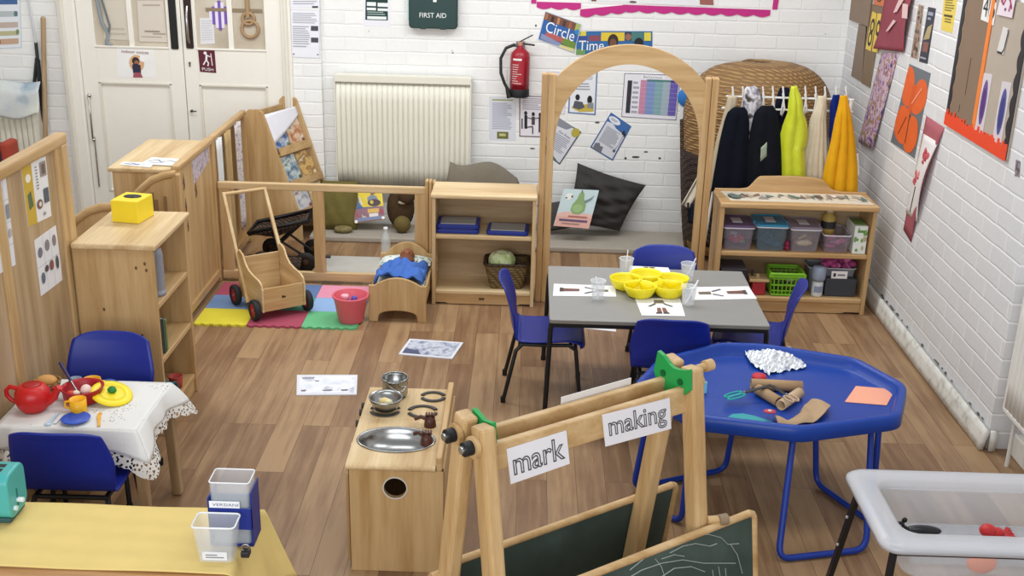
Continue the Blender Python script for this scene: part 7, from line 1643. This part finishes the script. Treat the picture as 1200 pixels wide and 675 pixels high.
def hob(cx_, cy_, r):
    mb = MB()
    for a0, a1 in ((.12*PI, .93*PI), (1.12*PI, 1.93*PI)):
        pts = [(cx_+r*math.cos(a0+(a1-a0)*i/14), cy_+r*.9*math.sin(a0+(a1-a0)*i/14), KH+.0035) for i in range(15)]; mb.tube(pts, .009, RB, n=8, flat=.4)
    mb.done('hob_ring', t)
hob(-.355, 4.27, .046); hob(-.385, 4.13, .055); hob(-.525, 4.27, .05); hob(-.535, 4.13, .055)
for y in (4.10, 4.20, 4.26):
    mb = MB(); mb.tube([(KX0-.006, y, KH-.045), (KX0-.03, y, KH-.045)], .015, '#2f2a27', n=14); mb.done('knob', t)
BR = plain('#4c2a20', .4)
for cx_, cy_, dx, dy in ((-.345, 4.01, -.06, .015), (-.345, 3.86, -.05, .04)):
    mb = MB(); mb.lathe([(.024, 0), (.022, .02), (.018, .04), (.001, .045)], (cx_, cy_, KH), BR, 14)
    for a in range(4): mb.box(cx_-.018+a*.01, cx_-.011+a*.01, cy_-.012, cy_+.012, KH+.04, KH+.055, BR, .002)
    mb.tube([(cx_, cy_, KH+.025), (cx_+dx*.6, cy_+dy*.6, KH+.035), (cx_+dx, cy_+dy, KH+.022)], .008, BR, n=9); mb.done('tap', t)
# pans
t2 = thing('saucepan', 'small steel saucepan with wire handle at back of play kitchen', 'saucepan', (-.52, 4.275, KH))
cx_, cy_ = -.512, 4.275; zb_ = KH+.0072
mb = MB(); mb.lathe([(.001, .0), (.048, .0), (.052, .006), (.053, .07), (.056, .072), (.053, .074), (.050, .066), (.048, .008), (.001, .005)], (cx_, cy_, zb_), ST, 32); mb.done('body', t2)
mb = MB(); mb.tube([(cx_-.02, cy_-.052, zb_+.06), (cx_+.02, cy_-.078, zb_+.045), (cx_+.045, cy_-.085, zb_+.055), (cx_+.052, cy_-.07, zb_+.065), (cx_+.02, cy_-.05, zb_+.055)], .003, ST, n=7); mb.tube([(cx_-.053*math.cos(a*PI/12), cy_+.053*math.sin(a*PI/12), zb_+.075) for a in range(-4, 17)], .003, ST, n=6); mb.done('wire_handle', t2)
t2 = thing('steel_bowl', 'small steel bowl holding toy food at front left of hob', 'bowl', (-.535, 4.13, KH))
cx_, cy_ = -.532, 4.13
mb = MB(); mb.lathe([(.001, 0), (.034, 0), (.05, .012), (.064, .045), (.068, .056), (.065, .057), (.060, .045), (.045, .016), (.001, .006)], (cx_, cy_, zb_), ST, 36); mb.done('body', t2)
mb = MB(); mb.ball((cx_-.005, cy_+.005, zb_+.030), (.024, .02, .018), plain('#dcc68a', .7), 12, 8); mb.ball((cx_+.012, cy_-.006, zb_+.032), (.016, .015, .015), plain('#e5d6a8', .7), 12, 8)
tag(mb.done('toy_potatoes'), 'pale yellow toy potato pieces in the steel bowl', 'toy food')

# ================================================================== tea table
ex0, ex1, ey0, ey1, ez = -1.955, -1.430, 3.825, 4.245, .495
t = thing('tea_table', 'small wooden table under white lace cloth at left', 'table', ((ex0+ex1)/2, (ey0+ey1)/2, 0))
mb = MB(); mb.box(ex0, ex1, ey0, ey1, ez-.022, ez, wood('x', 'grey'), .005); mb.done('tabletop', t)
mb = MB(); mb.box(ex0+.03, ex1-.03, ey0+.03, ey1-.03, ez-.08, ez-.022, wood('x', 'grey'), .003); mb.done('apron_frame', t)
for x, dx in ((ex0+.015, -.0), (ex1-.008, .012)):
    for y, dy in ((ey0+.03, -.005), (ey1-.03, .01)):
        mb = MB(); mb.bar((x, y, ez-.022), (x+dx, y+dy, 0.001), .040, .042, wood('z', 'grey'), up=(0, 1, 0), bev=.006); mb.done('leg', t)
CLO = fabric('#dedcd8', .05, .12, 60)
def cutwork():
    m, nt, b = newmat('cutwork_cloth'); tc = N(nt, 'ShaderNodeTexCoord'); vo = N(nt, 'ShaderNodeTexVoronoi'); vo.inputs['Scale'].default_value = 85
    nz = N(nt, 'ShaderNodeTexNoise'); nz.inputs['Scale'].default_value = 9
    nt.links.new(tc.outputs['Object'], vo.inputs['Vector']); nt.links.new(tc.outputs['Object'], nz.inputs['Vector'])
    c1 = N(nt, 'ShaderNodeValToRGB'); c1.color_ramp.elements[0].position = .24; c1.color_ramp.elements[1].position = .30; c1.color_ramp.elements[0].color = (1, 1, 1, 1); c1.color_ramp.elements[1].color = (0, 0, 0, 1)
    c2 = N(nt, 'ShaderNodeValToRGB'); c2.color_ramp.elements[0].position = .55; c2.color_ramp.elements[1].position = .58
    nt.links.new(vo.outputs['Distance'], c1.inputs['Fac']); nt.links.new(nz.outputs['Fac'], c2.inputs['Fac'])
    mu = N(nt, 'ShaderNodeMath', operation='MULTIPLY'); nt.links.new(c1.outputs['Color'], mu.inputs[0]); nt.links.new(c2.outputs['Color'], mu.inputs[1])
    mx = N(nt, 'ShaderNodeMix', data_type='RGBA'); mx.inputs[6].default_value = lin('#dedcd8')+(1,); mx.inputs[7].default_value = lin('#8d877e')+(1,)
    nt.links.new(mu.outputs[0], mx.inputs[0]); nt.links.new(mx.outputs[2], b.inputs['Base Color']); b.inputs['Roughness'].default_value = .95
    return m
def lacemat():
    m, nt, b = newmat('lace_edge'); tc = N(nt, 'ShaderNodeTexCoord'); vo = N(nt, 'ShaderNodeTexVoronoi'); vo.inputs['Scale'].default_value = 75
    nt.links.new(tc.outputs['Object'], vo.inputs['Vector']); cr = N(nt, 'ShaderNodeValToRGB'); cr.color_ramp.elements[0].position = .36; cr.color_ramp.elements[1].position = .40
    cr.color_ramp.elements[0].color = (0, 0, 0, 1); cr.color_ramp.elements[1].color = (1, 1, 1, 1)
    nt.links.new(vo.outputs['Distance'], cr.inputs['Fac']); nt.links.new(cr.outputs['Color'], b.inputs['Alpha']); b.inputs['Base Color'].default_value = lin('#dedad2')+(1,); b.inputs['Roughness'].default_value = .95
    return m
LACE = lacemat()
t = thing('lace_tablecloth', 'white lace-edged cloth draped over the small tea table', 'tablecloth', ((ex0+ex1)/2, (ey0+ey1)/2, ez))
zc_ = ez+.004
mb = MB(); mb.grid(lambda u, v: (ex0-.004+u*(ex1-ex0+.008), ey0-.004+v*(ey1-ey0+.008), zc_+.0012*math.sin(23*u+11*v)), 24, 20, cutwork(), .0025); mb.done('top_cloth', t)
hx, hy = (ex1-ex0)/2+.004, (ey1-ey0)/2+.004; mcx, mcy = (ex0+ex1)/2, (ey0+ey1)/2
def perim(s):                                        # s in 0..4, returns rim point, outward dir, corner closeness
    i = int(s) % 4; f = s-int(s)
    c = [(1, -1), (1, 1), (-1, 1), (-1, -1)]; a, b = c[i], c[(i+1) % 4]
    x, y = a[0]*(1-f)+b[0]*f, a[1]*(1-f)+b[1]*f
    cl = abs(2*f-1)**3
    side = [(1, 0), (0, 1), (-1, 0), (0, -1)][i]
    cr_ = c[i] if f < .5 else c[(i+1) % 4]
    o = Vector((side[0]*(1-cl)+cr_[0]*.707*cl, side[1]*(1-cl)+cr_[1]*.707*cl)).normalized()
    return Vector((mcx+x*hx, mcy+y*hy)), o, cl
def skirt(s, w):
    p, o, cl = perim(s % 4)
    left = 1 if (s % 4) > 2 and (s % 4) < 3 else 0
    if 2 <= (s % 4) <= 3: drop = .06+.05*cl; fl = .004
    elif 1 < (s % 4) < 2: drop = .10+.06*cl; fl = .02+.02*cl
    else: drop = .100+.075*cl; fl = .03+.085*cl
    if 1.9 < (s % 4) < 3.1: fl = .004
    fold = .010*math.sin((s % 4)*2*PI*2.5)*w*(1 if fl > .01 else .3)
    r = fl*w+fold+.003*math.sin(w*PI)
    return (p.x+o.x*r, p.y+o.y*r, zc_-drop*(w-.25*w*(1-w)))
mb = MB(); mb.grid(lambda u, v: skirt(u*3.9999, v*.66), 120, 8, CLO, .002); mb.done('drape', t)
def hemw(u, v):
    base = skirt(u*3.9999, .66+.34*v*(.82+.18*abs(math.sin(u*PI*44)))); return base
mb = MB(); mb.grid(hemw, 264, 5, LACE, 0); mb.done('lace_border', t)
ZC = zc_+.0015
# tea set
TRD = plain('#c2201f', .35, var=.04)
px_, py_ = -1.868, 3.965
t = thing('toy_teapot', 'red plastic toy teapot at left of the lace cloth', 'teapot', (px_, py_, ZC))
mb = MB(); mb.lathe([(.001, .001), (.042, .001), (.058, .02), (.068, .05), (.064, .08), (.05, .1), (.036, .108), (.03, .104), (.001, .098)], (px_, py_, ZC), TRD, 36); mb.done('body', t)
mb = MB(); mb.tube([(px_+.055, py_-.0, ZC+.04), (px_+.085, py_-.005, ZC+.06), (px_+.10, py_-.008, ZC+.09), (px_+.112, py_-.01, ZC+.105)], [.02, .015, .012, .012], TRD, n=12); mb.done('spout', t)
mb = MB(); mb.tube([(px_-.05, py_, ZC+.088), (px_-.085, py_, ZC+.095), (px_-.10, py_, ZC+.08), (px_-.10, py_, ZC+.06), (px_-.085, py_, ZC+.04), (px_-.06, py_, ZC+.028)], .009, TRD, n=10); mb.done('handle', t)
mb = MB(); mb.lathe([(.001, .1), (.03, .101), (.034, .106), (.03, .110), (.001, .107)], (px_, py_, ZC), plain('#a81b1c', .4), 24); mb.done('lid_seat', t)
px_, py_ = -1.715, 4.065
t = thing('toy_pan', 'red plastic toy cooking pot with food in the middle of lace cloth', 'pan', (px_, py_, ZC))
RD2 = plain('#a81a26', .4)
mb = MB(); mb.lathe([(.001, .001), (.062, .001), (.072, .01), (.078, .055), (.083, .058), (.076, .06), (.07, .05), (.065, .012), (.001, .006)], (px_, py_, ZC), RD2, 36); mb.done('body', t)
mb = MB(); mb.bar((px_-.075, py_-.005, ZC+.052), (px_-.115, py_-.01, ZC+.052), .03, .01, RD2, bev=.004); mb.done('handle', t)
mb = MB(); mb.ball((px_+.02, py_-.015, ZC+.052), .021, plain('#e6c8bd', .5)); tag(mb.done('toy_egg'), 'pale pink toy egg in the red toy cooking pot', 'toy food')
mb = MB(); mb.ball((px_-.012, py_-.035, ZC+.044), (.016, .013, .012), plain('#e5d7c0', .5)); tag(mb.done('toy_mushroom'), 'small cream toy food piece in the red toy cooking pot', 'toy food')
mb = MB(); mb.ball((px_-.03, py_-.038, ZC+.044), (.018, .015, .012), plain('#cf4a38', .5)); tag(mb.done('toy_tomato'), 'orange red toy food piece in the red toy cooking pot', 'toy food')
t = thing('toy_ladle', 'dark violet handled spoon standing up in the red toy pot', 'spoon', (px_-.04, py_, ZC+.01))
mb = MB(); a, b = Vector((px_-.02, py_+.0, ZC+.03)), Vector((px_-.115, py_+.09, ZC+.115)); mb.tube([a, a.lerp(b, .45)], .004, ST, n=8); mb.ball(a, (.014, .012, .006), ST, 10, 6); mb.done('spoon_bowl', t)
mb = MB(); mb.tube([a.lerp(b, .4), b], [.006, .008], plain('#33284f', .4), n=10); mb.done('handle', t)
px_, py_ = -1.606, 4.075
t = thing('pot_lid', 'yellow toy pot lid with green knob leaning on the red pot', 'lid', (px_, py_, ZC))
YL2 = plain('#efd723', .4)
Mx = Matrix.Translation((px_, py_, ZC+.028)) @ Matrix.Rotation(.28, 4, 'Y') @ Matrix.Rotation(.12, 4, 'X')
mb = MB(Mx); mb.lathe([(.001, .008), (.03, .006), (.048, .000), (.052, .006), (.078, .004), (.082, -.003), (.078, -.008), (.001, -.004)], (0, 0, 0), YL2, 36); mb.done('disc', t)
mb = MB(Mx); mb.lathe([(.001, .006), (.013, .006), (.018, .015), (.014, .024), (.001, .027)], (0, 0, 0), plain('#1f7a30', .4), 16); mb.done('knob', t)
def mug(lb, x, y, hx_, r=.030, h=.058, flip=False):
    t2 = thing('toy_mug', lb, 'mug', (x, y, ZC), 0, 'yellow toy mugs'); c = plain('#f0b21c', .4)
    mb = MB(); mb.lathe([(.001, .001), (r*.92, .001), (r, .006), (r*1.02, h), (r*.94, h), (r*.9, .008), (.001, .005)], (x, y, ZC), c, 24); mb.done('body', t2)
    mb = MB(); mb.tube([(x+hx_*r, y, ZC+h*.8), (x+hx_*(r+.018), y, ZC+h*.75), (x+hx_*(r+.020), y, ZC+h*.4), (x+hx_*r, y, ZC+h*.25)], .005, c, n=8); mb.done('handle', t2)
mug('yellow toy mug in front of the red toy pot', -1.692, 3.955, -1, .031, .058)
mug('yellow toy mug behind the red toy pot at back of cloth', -1.725, 4.185, 1, .036, .035)
px_, py_ = -1.678, 3.885
mb = MB(); mb.lathe([(.001, .004), (.03, .003), (.034, .001), (.05, .008), (.054, .012), (.052, .014), (.034, .007), (.03, .008), (.001, .008)], (px_, py_, ZC), plain('#2a57c0', .35), 36)
tag(mb.done('toy_plate'), 'blue toy plate at front of the lace cloth', 'plate')
def cutlery(name, lb, a, b, col, w):
    A, B = az(a[0], a[1], ZC+.003), az(b[0], b[1], ZC+.003); mb = MB(); mb.bar(A, A.lerp(B, .62), .010, .004, col, bev=.001); mb.bar(A.lerp(B, .6), B, w, .004, col, bev=.0015)
    if name == 'toy_spoon': mb.ball(B, (.014, .011, .004), col, 12, 6)
    if name == 'toy_fork':
        for k in (-1, 0, 1): mb.bar(B+Vector((k*.005, 0, 0)), B+Vector((k*.005, .018, 0)), .003, .003, col, bev=0)
    tag(mb.done(name), lb, 'toy cutlery', 'toy cutlery on the lace cloth')
cutlery('toy_spoon', 'pale blue toy spoon left of the blue plate', (68, 484), (56, 497), '#b9d0e2', .013)
cutlery('toy_fork', 'yellow orange toy fork right of the blue plate', (116, 499), (116, 486), '#e9ab2c', .014)
cutlery('toy_knife', 'white toy knife lying beside pale blue spoon', (71, 489), (64, 496), '#dedee0', .012)
cutlery('toy_knife', 'pale green toy knife at back of the lace cloth behind lid', (145, 452), (139, 458), '#d8dfa0', .012)
mb = MB(); mb.lathe([(.001, .001), (.03, .001), (.034, .012), (.02, .02), (.001, .022)], (-1.665, 4.205, ZC), plain('#3d5a9c', .4), 20); tag(mb.done('toy_cup'), 'dark blue toy dish at back edge of lace cloth right of mug', 'dish')
mb = MB(); mb.lathe([(.001, .001), (.02, .001), (.026, .03), (.022, .032), (.018, .006), (.001, .004)], (-1.795, 4.195, ZC), plain('#8d96a8', .4), 18); tag(mb.done('toy_cup'), 'grey toy cup at back of lace cloth left of mug', 'cup')
mb = MB(); mb.lathe([(.001, .001), (.024, .001), (.028, .012), (.001, .02)], (-1.768, 4.19, ZC), plain('#e3cfcb', .5), 18); tag(mb.done('toy_bun'), 'pale pink toy bun beside grey toy cup at back', 'toy food')
t = thing('bread_basket', 'tan basket of toy bread behind the red teapot', 'basket', (-1.90, 4.13, ZC))
mb = MB(); mb.lathe([(.001, .001), (.04, .001), (.052, .03), (.056, .045), (.05, .045), (.04, .01), (.001, .008)], (-1.885, 4.135, ZC), weave('#c9a05e', '#7d5a2a', 80), 24); mb.done('basket', t)
mb = MB(); mb.ball((-1.885, 4.135, ZC+.045), (.042, .036, .022), plain('#cf9a58', .7, var=.15), 16, 10); tag(mb.done('toy_bread'), 'round brown toy loaf in the tan basket behind teapot', 'toy food')

# ================================================================== bench with a yellow cloth, nearest at left
qx0, qx1, qy0, qy1, qz = -2.25, -.862, 2.50, 3.292, .492
t = thing('wooden_bench', 'wooden table under plain yellow cloth at bottom left corner', 'table', ((qx0+qx1)/2, (qy0+qy1)/2, 0))
mb = MB(); mb.box(qx0, qx1, qy0, qy1, qz-.03, qz, wood('x', 'amber'), .006); mb.done('tabletop', t)
for x in (qx0+.06, qx1-.06):
    for y in (qy0+.06, qy1-.06):
        mb = MB(); mb.box(x-.025, x+.025, y-.025, y+.025, 0, qz-.03, wood('z', 'amber'), .005); mb.done('leg', t)
mb = MB(); mb.box(qx0+.08, qx1-.08, qy1-.075, qy1-.05, qz-.1, qz-.03, wood('x', 'amber'), .003); mb.box(qx0+.08, qx1-.08, qy0+.05, qy0+.075, qz-.1, qz-.03, wood('x', 'amber'), .003); mb.done('apron_frame', t)
YC = fabric('#dfc57f', .05, .1, 30)
zq = qz+.008
def ycl(u, v):
    # u runs along the table to the right end then hangs down; v from near hem to the back edge then hangs
    X = qx0+.05+u*(qx1+.27-qx0-.05); Yv = 2.925+v*(qy1+.16-2.925)
    z = zq+.0016*math.sin(20*u+7*v)+.001*math.sin(37*v+5*u); x, y = X, Yv
    ov = X-(qx1-.004); 
    if ov > 0:
        k = ov; r = .022
        if k < r: x = qx1-.004+r*math.sin(k/r*PI/2)*.9; z = zq-r*(1-math.cos(k/r*PI/2))
        else: x = qx1-.004+.020+(k-r)*.30+.012*math.sin(16*v+2)*(k/.2); z = zq-r-(k-r)*.93
    oy = Yv-(qy1-.004)
    if oy > 0:
        k = oy; y = qy1-.004+min(k, .02)*.8+max(0, k-.02)*.1; dz = max(0, k-.008)
        z = z-dz
    if ov > 0 and oy > 0: x += .02; y += .01
    return (x, y, z)
mb = MB(); mb.grid(ycl, 110, 60, YC, .003); tag(mb.done('yellow_tablecloth'), 'plain soft yellow cloth hanging over end of the nearest table', 'tablecloth')
ZQ = zq+.0035
# toy toaster
t = thing('toy_toaster', 'turquoise toy toaster half out of the photo on yellow cloth', 'toaster', (-1.73, 3.205, ZQ))
TQ = plain('#4aa9a6', .35)
prof = rrect(3.145, 3.278, ZQ+.012, ZQ+.168, .035, 6)
mb = MB(); mb.prism(prof, 'x', -1.85, -1.602, TQ, .008, 3); mb.done('body', t)
mb = MB(); mb.prism([(y, z) for y, z in rrect(3.15, 3.262, ZQ+.001, ZQ+.02, .006)], 'x', -1.842, -1.61, plain('#2a4f50', .5)); mb.done('base', t)
mb = MB(); mb.box(-1.82, -1.635, 3.185, 3.205, ZQ+.166, ZQ+.1695, '#20282a', .001); mb.box(-1.82, -1.635, 3.215, 3.235, ZQ+.166, ZQ+.1695, '#20282a', .001); mb.done('slot', t)
mb = MB(); mb.box(-1.602, -1.599, 3.2, 3.206, ZQ+.04, ZQ+.10, '#2f6f70', .001); mb.tube([(-1.602, 3.203, ZQ+.06), (-1.582, 3.203, ZQ+.06)], .008, '#e6eaea', n=12); mb.done('lever', t)
mb = MB(); mb.tube([(-1.602, 3.175, ZQ+.045), (-1.592, 3.175, ZQ+.045)], .008, '#cfe0e0', n=12); mb.done('dial', t)
# acrylic holders
def opentub(t, name, x0, x1, y0, y1, z0, h, mat, taper=.9, r=.01, th=.003):
    xm_, ym_ = (x0+x1)/2, (y0+y1)/2; w, d = x1-x0, y1-y0
    def R(k, z, ins=0): return [(xm_+p[0], ym_+p[1], z0+z) for p in rrect(-w/2*k+ins, w/2*k-ins, -d/2*k+ins, d/2*k-ins, r, 4)]
    m = loft([R(taper, .001), R(1, h), R(1, h, th), R(taper, .001+th, th)], mat, cap=True, smooth=False); return m.done(name, t), R(1, h)
ACR = glass('#e8eef2', .22, .08); NB = plain('#1b2f86', .4)
t = thing('leaflet_holder', 'blue-backed clear box with white name label on yellow cloth', 'holder', (-.885, 3.11, ZQ))
hx0, hx1, hy0, hy1 = -.948, -.812, 3.065, 3.165
mb = MB(); mb.box(hx0, hx1, hy1-.004, hy1, ZQ+.001, ZQ+.13, NB, .001); mb.box(hx0, hx1, hy0, hy0+.004, ZQ+.06, ZQ+.135, NB, .001); mb.box(hx1-.004, hx1, hy0, hy1, ZQ+.001, ZQ+.19, NB, .001); mb.box(hx0, hx0+.004, hy0, hy1, ZQ+.001, ZQ+.17, NB, .001); mb.box(hx0, hx1, hy0, hy1, ZQ+.001, ZQ+.004, NB, 0); mb.done('blue_sleeve', t)
o_, rm = opentub(t, 'clear_box', hx0+.006, hx1-.006, hy0+.006, hy1-.006, ZQ+.004, .215, ACR, .93)
mb = MB(); mb.tube(rm, .0022, glass('#f6f8fa', .8, .1), closed=True, n=6); mb.done('rim', t)
mb = MB(); mb.box(hx0+.006, hx1-.036, hy0-.003, hy0-.0005, ZQ+.137, ZQ+.160, '#e9ebee', .001); mb.text('VERSIANI', (hx0+.016, hy0-.0034, ZQ+.1435), (1, 0, 0), (0, 0, 1), .08, .010, '#3a4a66'); mb.done('name_label', t)
t = thing('clear_tub', 'small clear plastic tub standing in front of blue-backed holder', 'tub', (-.905, 3.0, ZQ))
o_, rm = opentub(t, 'tub', -.973, -.843, 2.965, 3.052, ZQ, .125, ACR, .80, .014)
mb = MB(); mb.tube(rm, .003, glass('#f6f8fa', .8, .1), closed=True, n=6); mb.done('rim', t)
mb = MB(); mb.box(-.945, -.87, 2.9685, 2.9705, ZQ+.012, ZQ+.04, '#dfe2e6', .0005); mb.box(-.935, -.88, 2.9675, 2.9685, ZQ+.02, ZQ+.023, '#77787c', 0); mb.box(-.935, -.9, 2.9675, 2.9685, ZQ+.028, ZQ+.031, '#77787c', 0); mb.done('label', t)
t = thing('binder_clip', 'small black clip with steel loop beside the clear tub', 'clip', (-.826, 3.02, ZQ))
mb = MB(); mb.box(-.838, -.812, 3.0, 3.03, ZQ+.001, ZQ+.02, '#232326', .003); mb.done('body', t)
mb = MB(); mb.tube([(-.825+.012*math.cos(a*PI/8), 3.015, ZQ+.028+.012*math.sin(a*PI/8)) for a in range(16)], .0025, plain('#b8b4a8', .3, metal=1), closed=True, n=6); mb.done('loop', t)
# ================================================================== light
w = bpy.data.worlds.new('room_light'); SC.world = w; w.use_nodes = True
bg = w.node_tree.nodes['Background']; bg.inputs['Color'].default_value = (.96, .98, 1, 1); bg.inputs['Strength'].default_value = .36
def lamp(x, y, z, sx, sy, e, col=(.95, .98, 1), rx=0, name='ceiling_lamp'):
    l = bpy.data.lights.new(name, 'AREA'); l.shape = 'RECTANGLE'; l.size = sx; l.size_y = sy; l.energy = e; l.color = col
    o = bpy.data.objects.new(name, l); COL.objects.link(o); o.location = (x, y, z); o.rotation_euler = (rx, 0, 0)
lamp(-1.9, 6.4, 3.2, 2.0, .6, 38); lamp(.6, 6.2, 3.2, 2.0, .6, 40); lamp(-1.2, 3.9, 3.3, 2.0, .6, 16); lamp(1.0, 3.6, 3.3, 1.6, .6, 14)
lamp(-1.0, -.4, 2.0, 4.5, 1.9, 112, (.92, .96, 1), math.radians(88), 'added_front_fill')  # added fill light behind the camera, brightens the upright faces
vs = SC.view_settings; SC.display_settings.display_device = 'sRGB'
vs.view_transform = 'Standard'; vs.look = 'None'; vs.exposure = .30; vs.gamma = 1; vs.use_curve_mapping = False
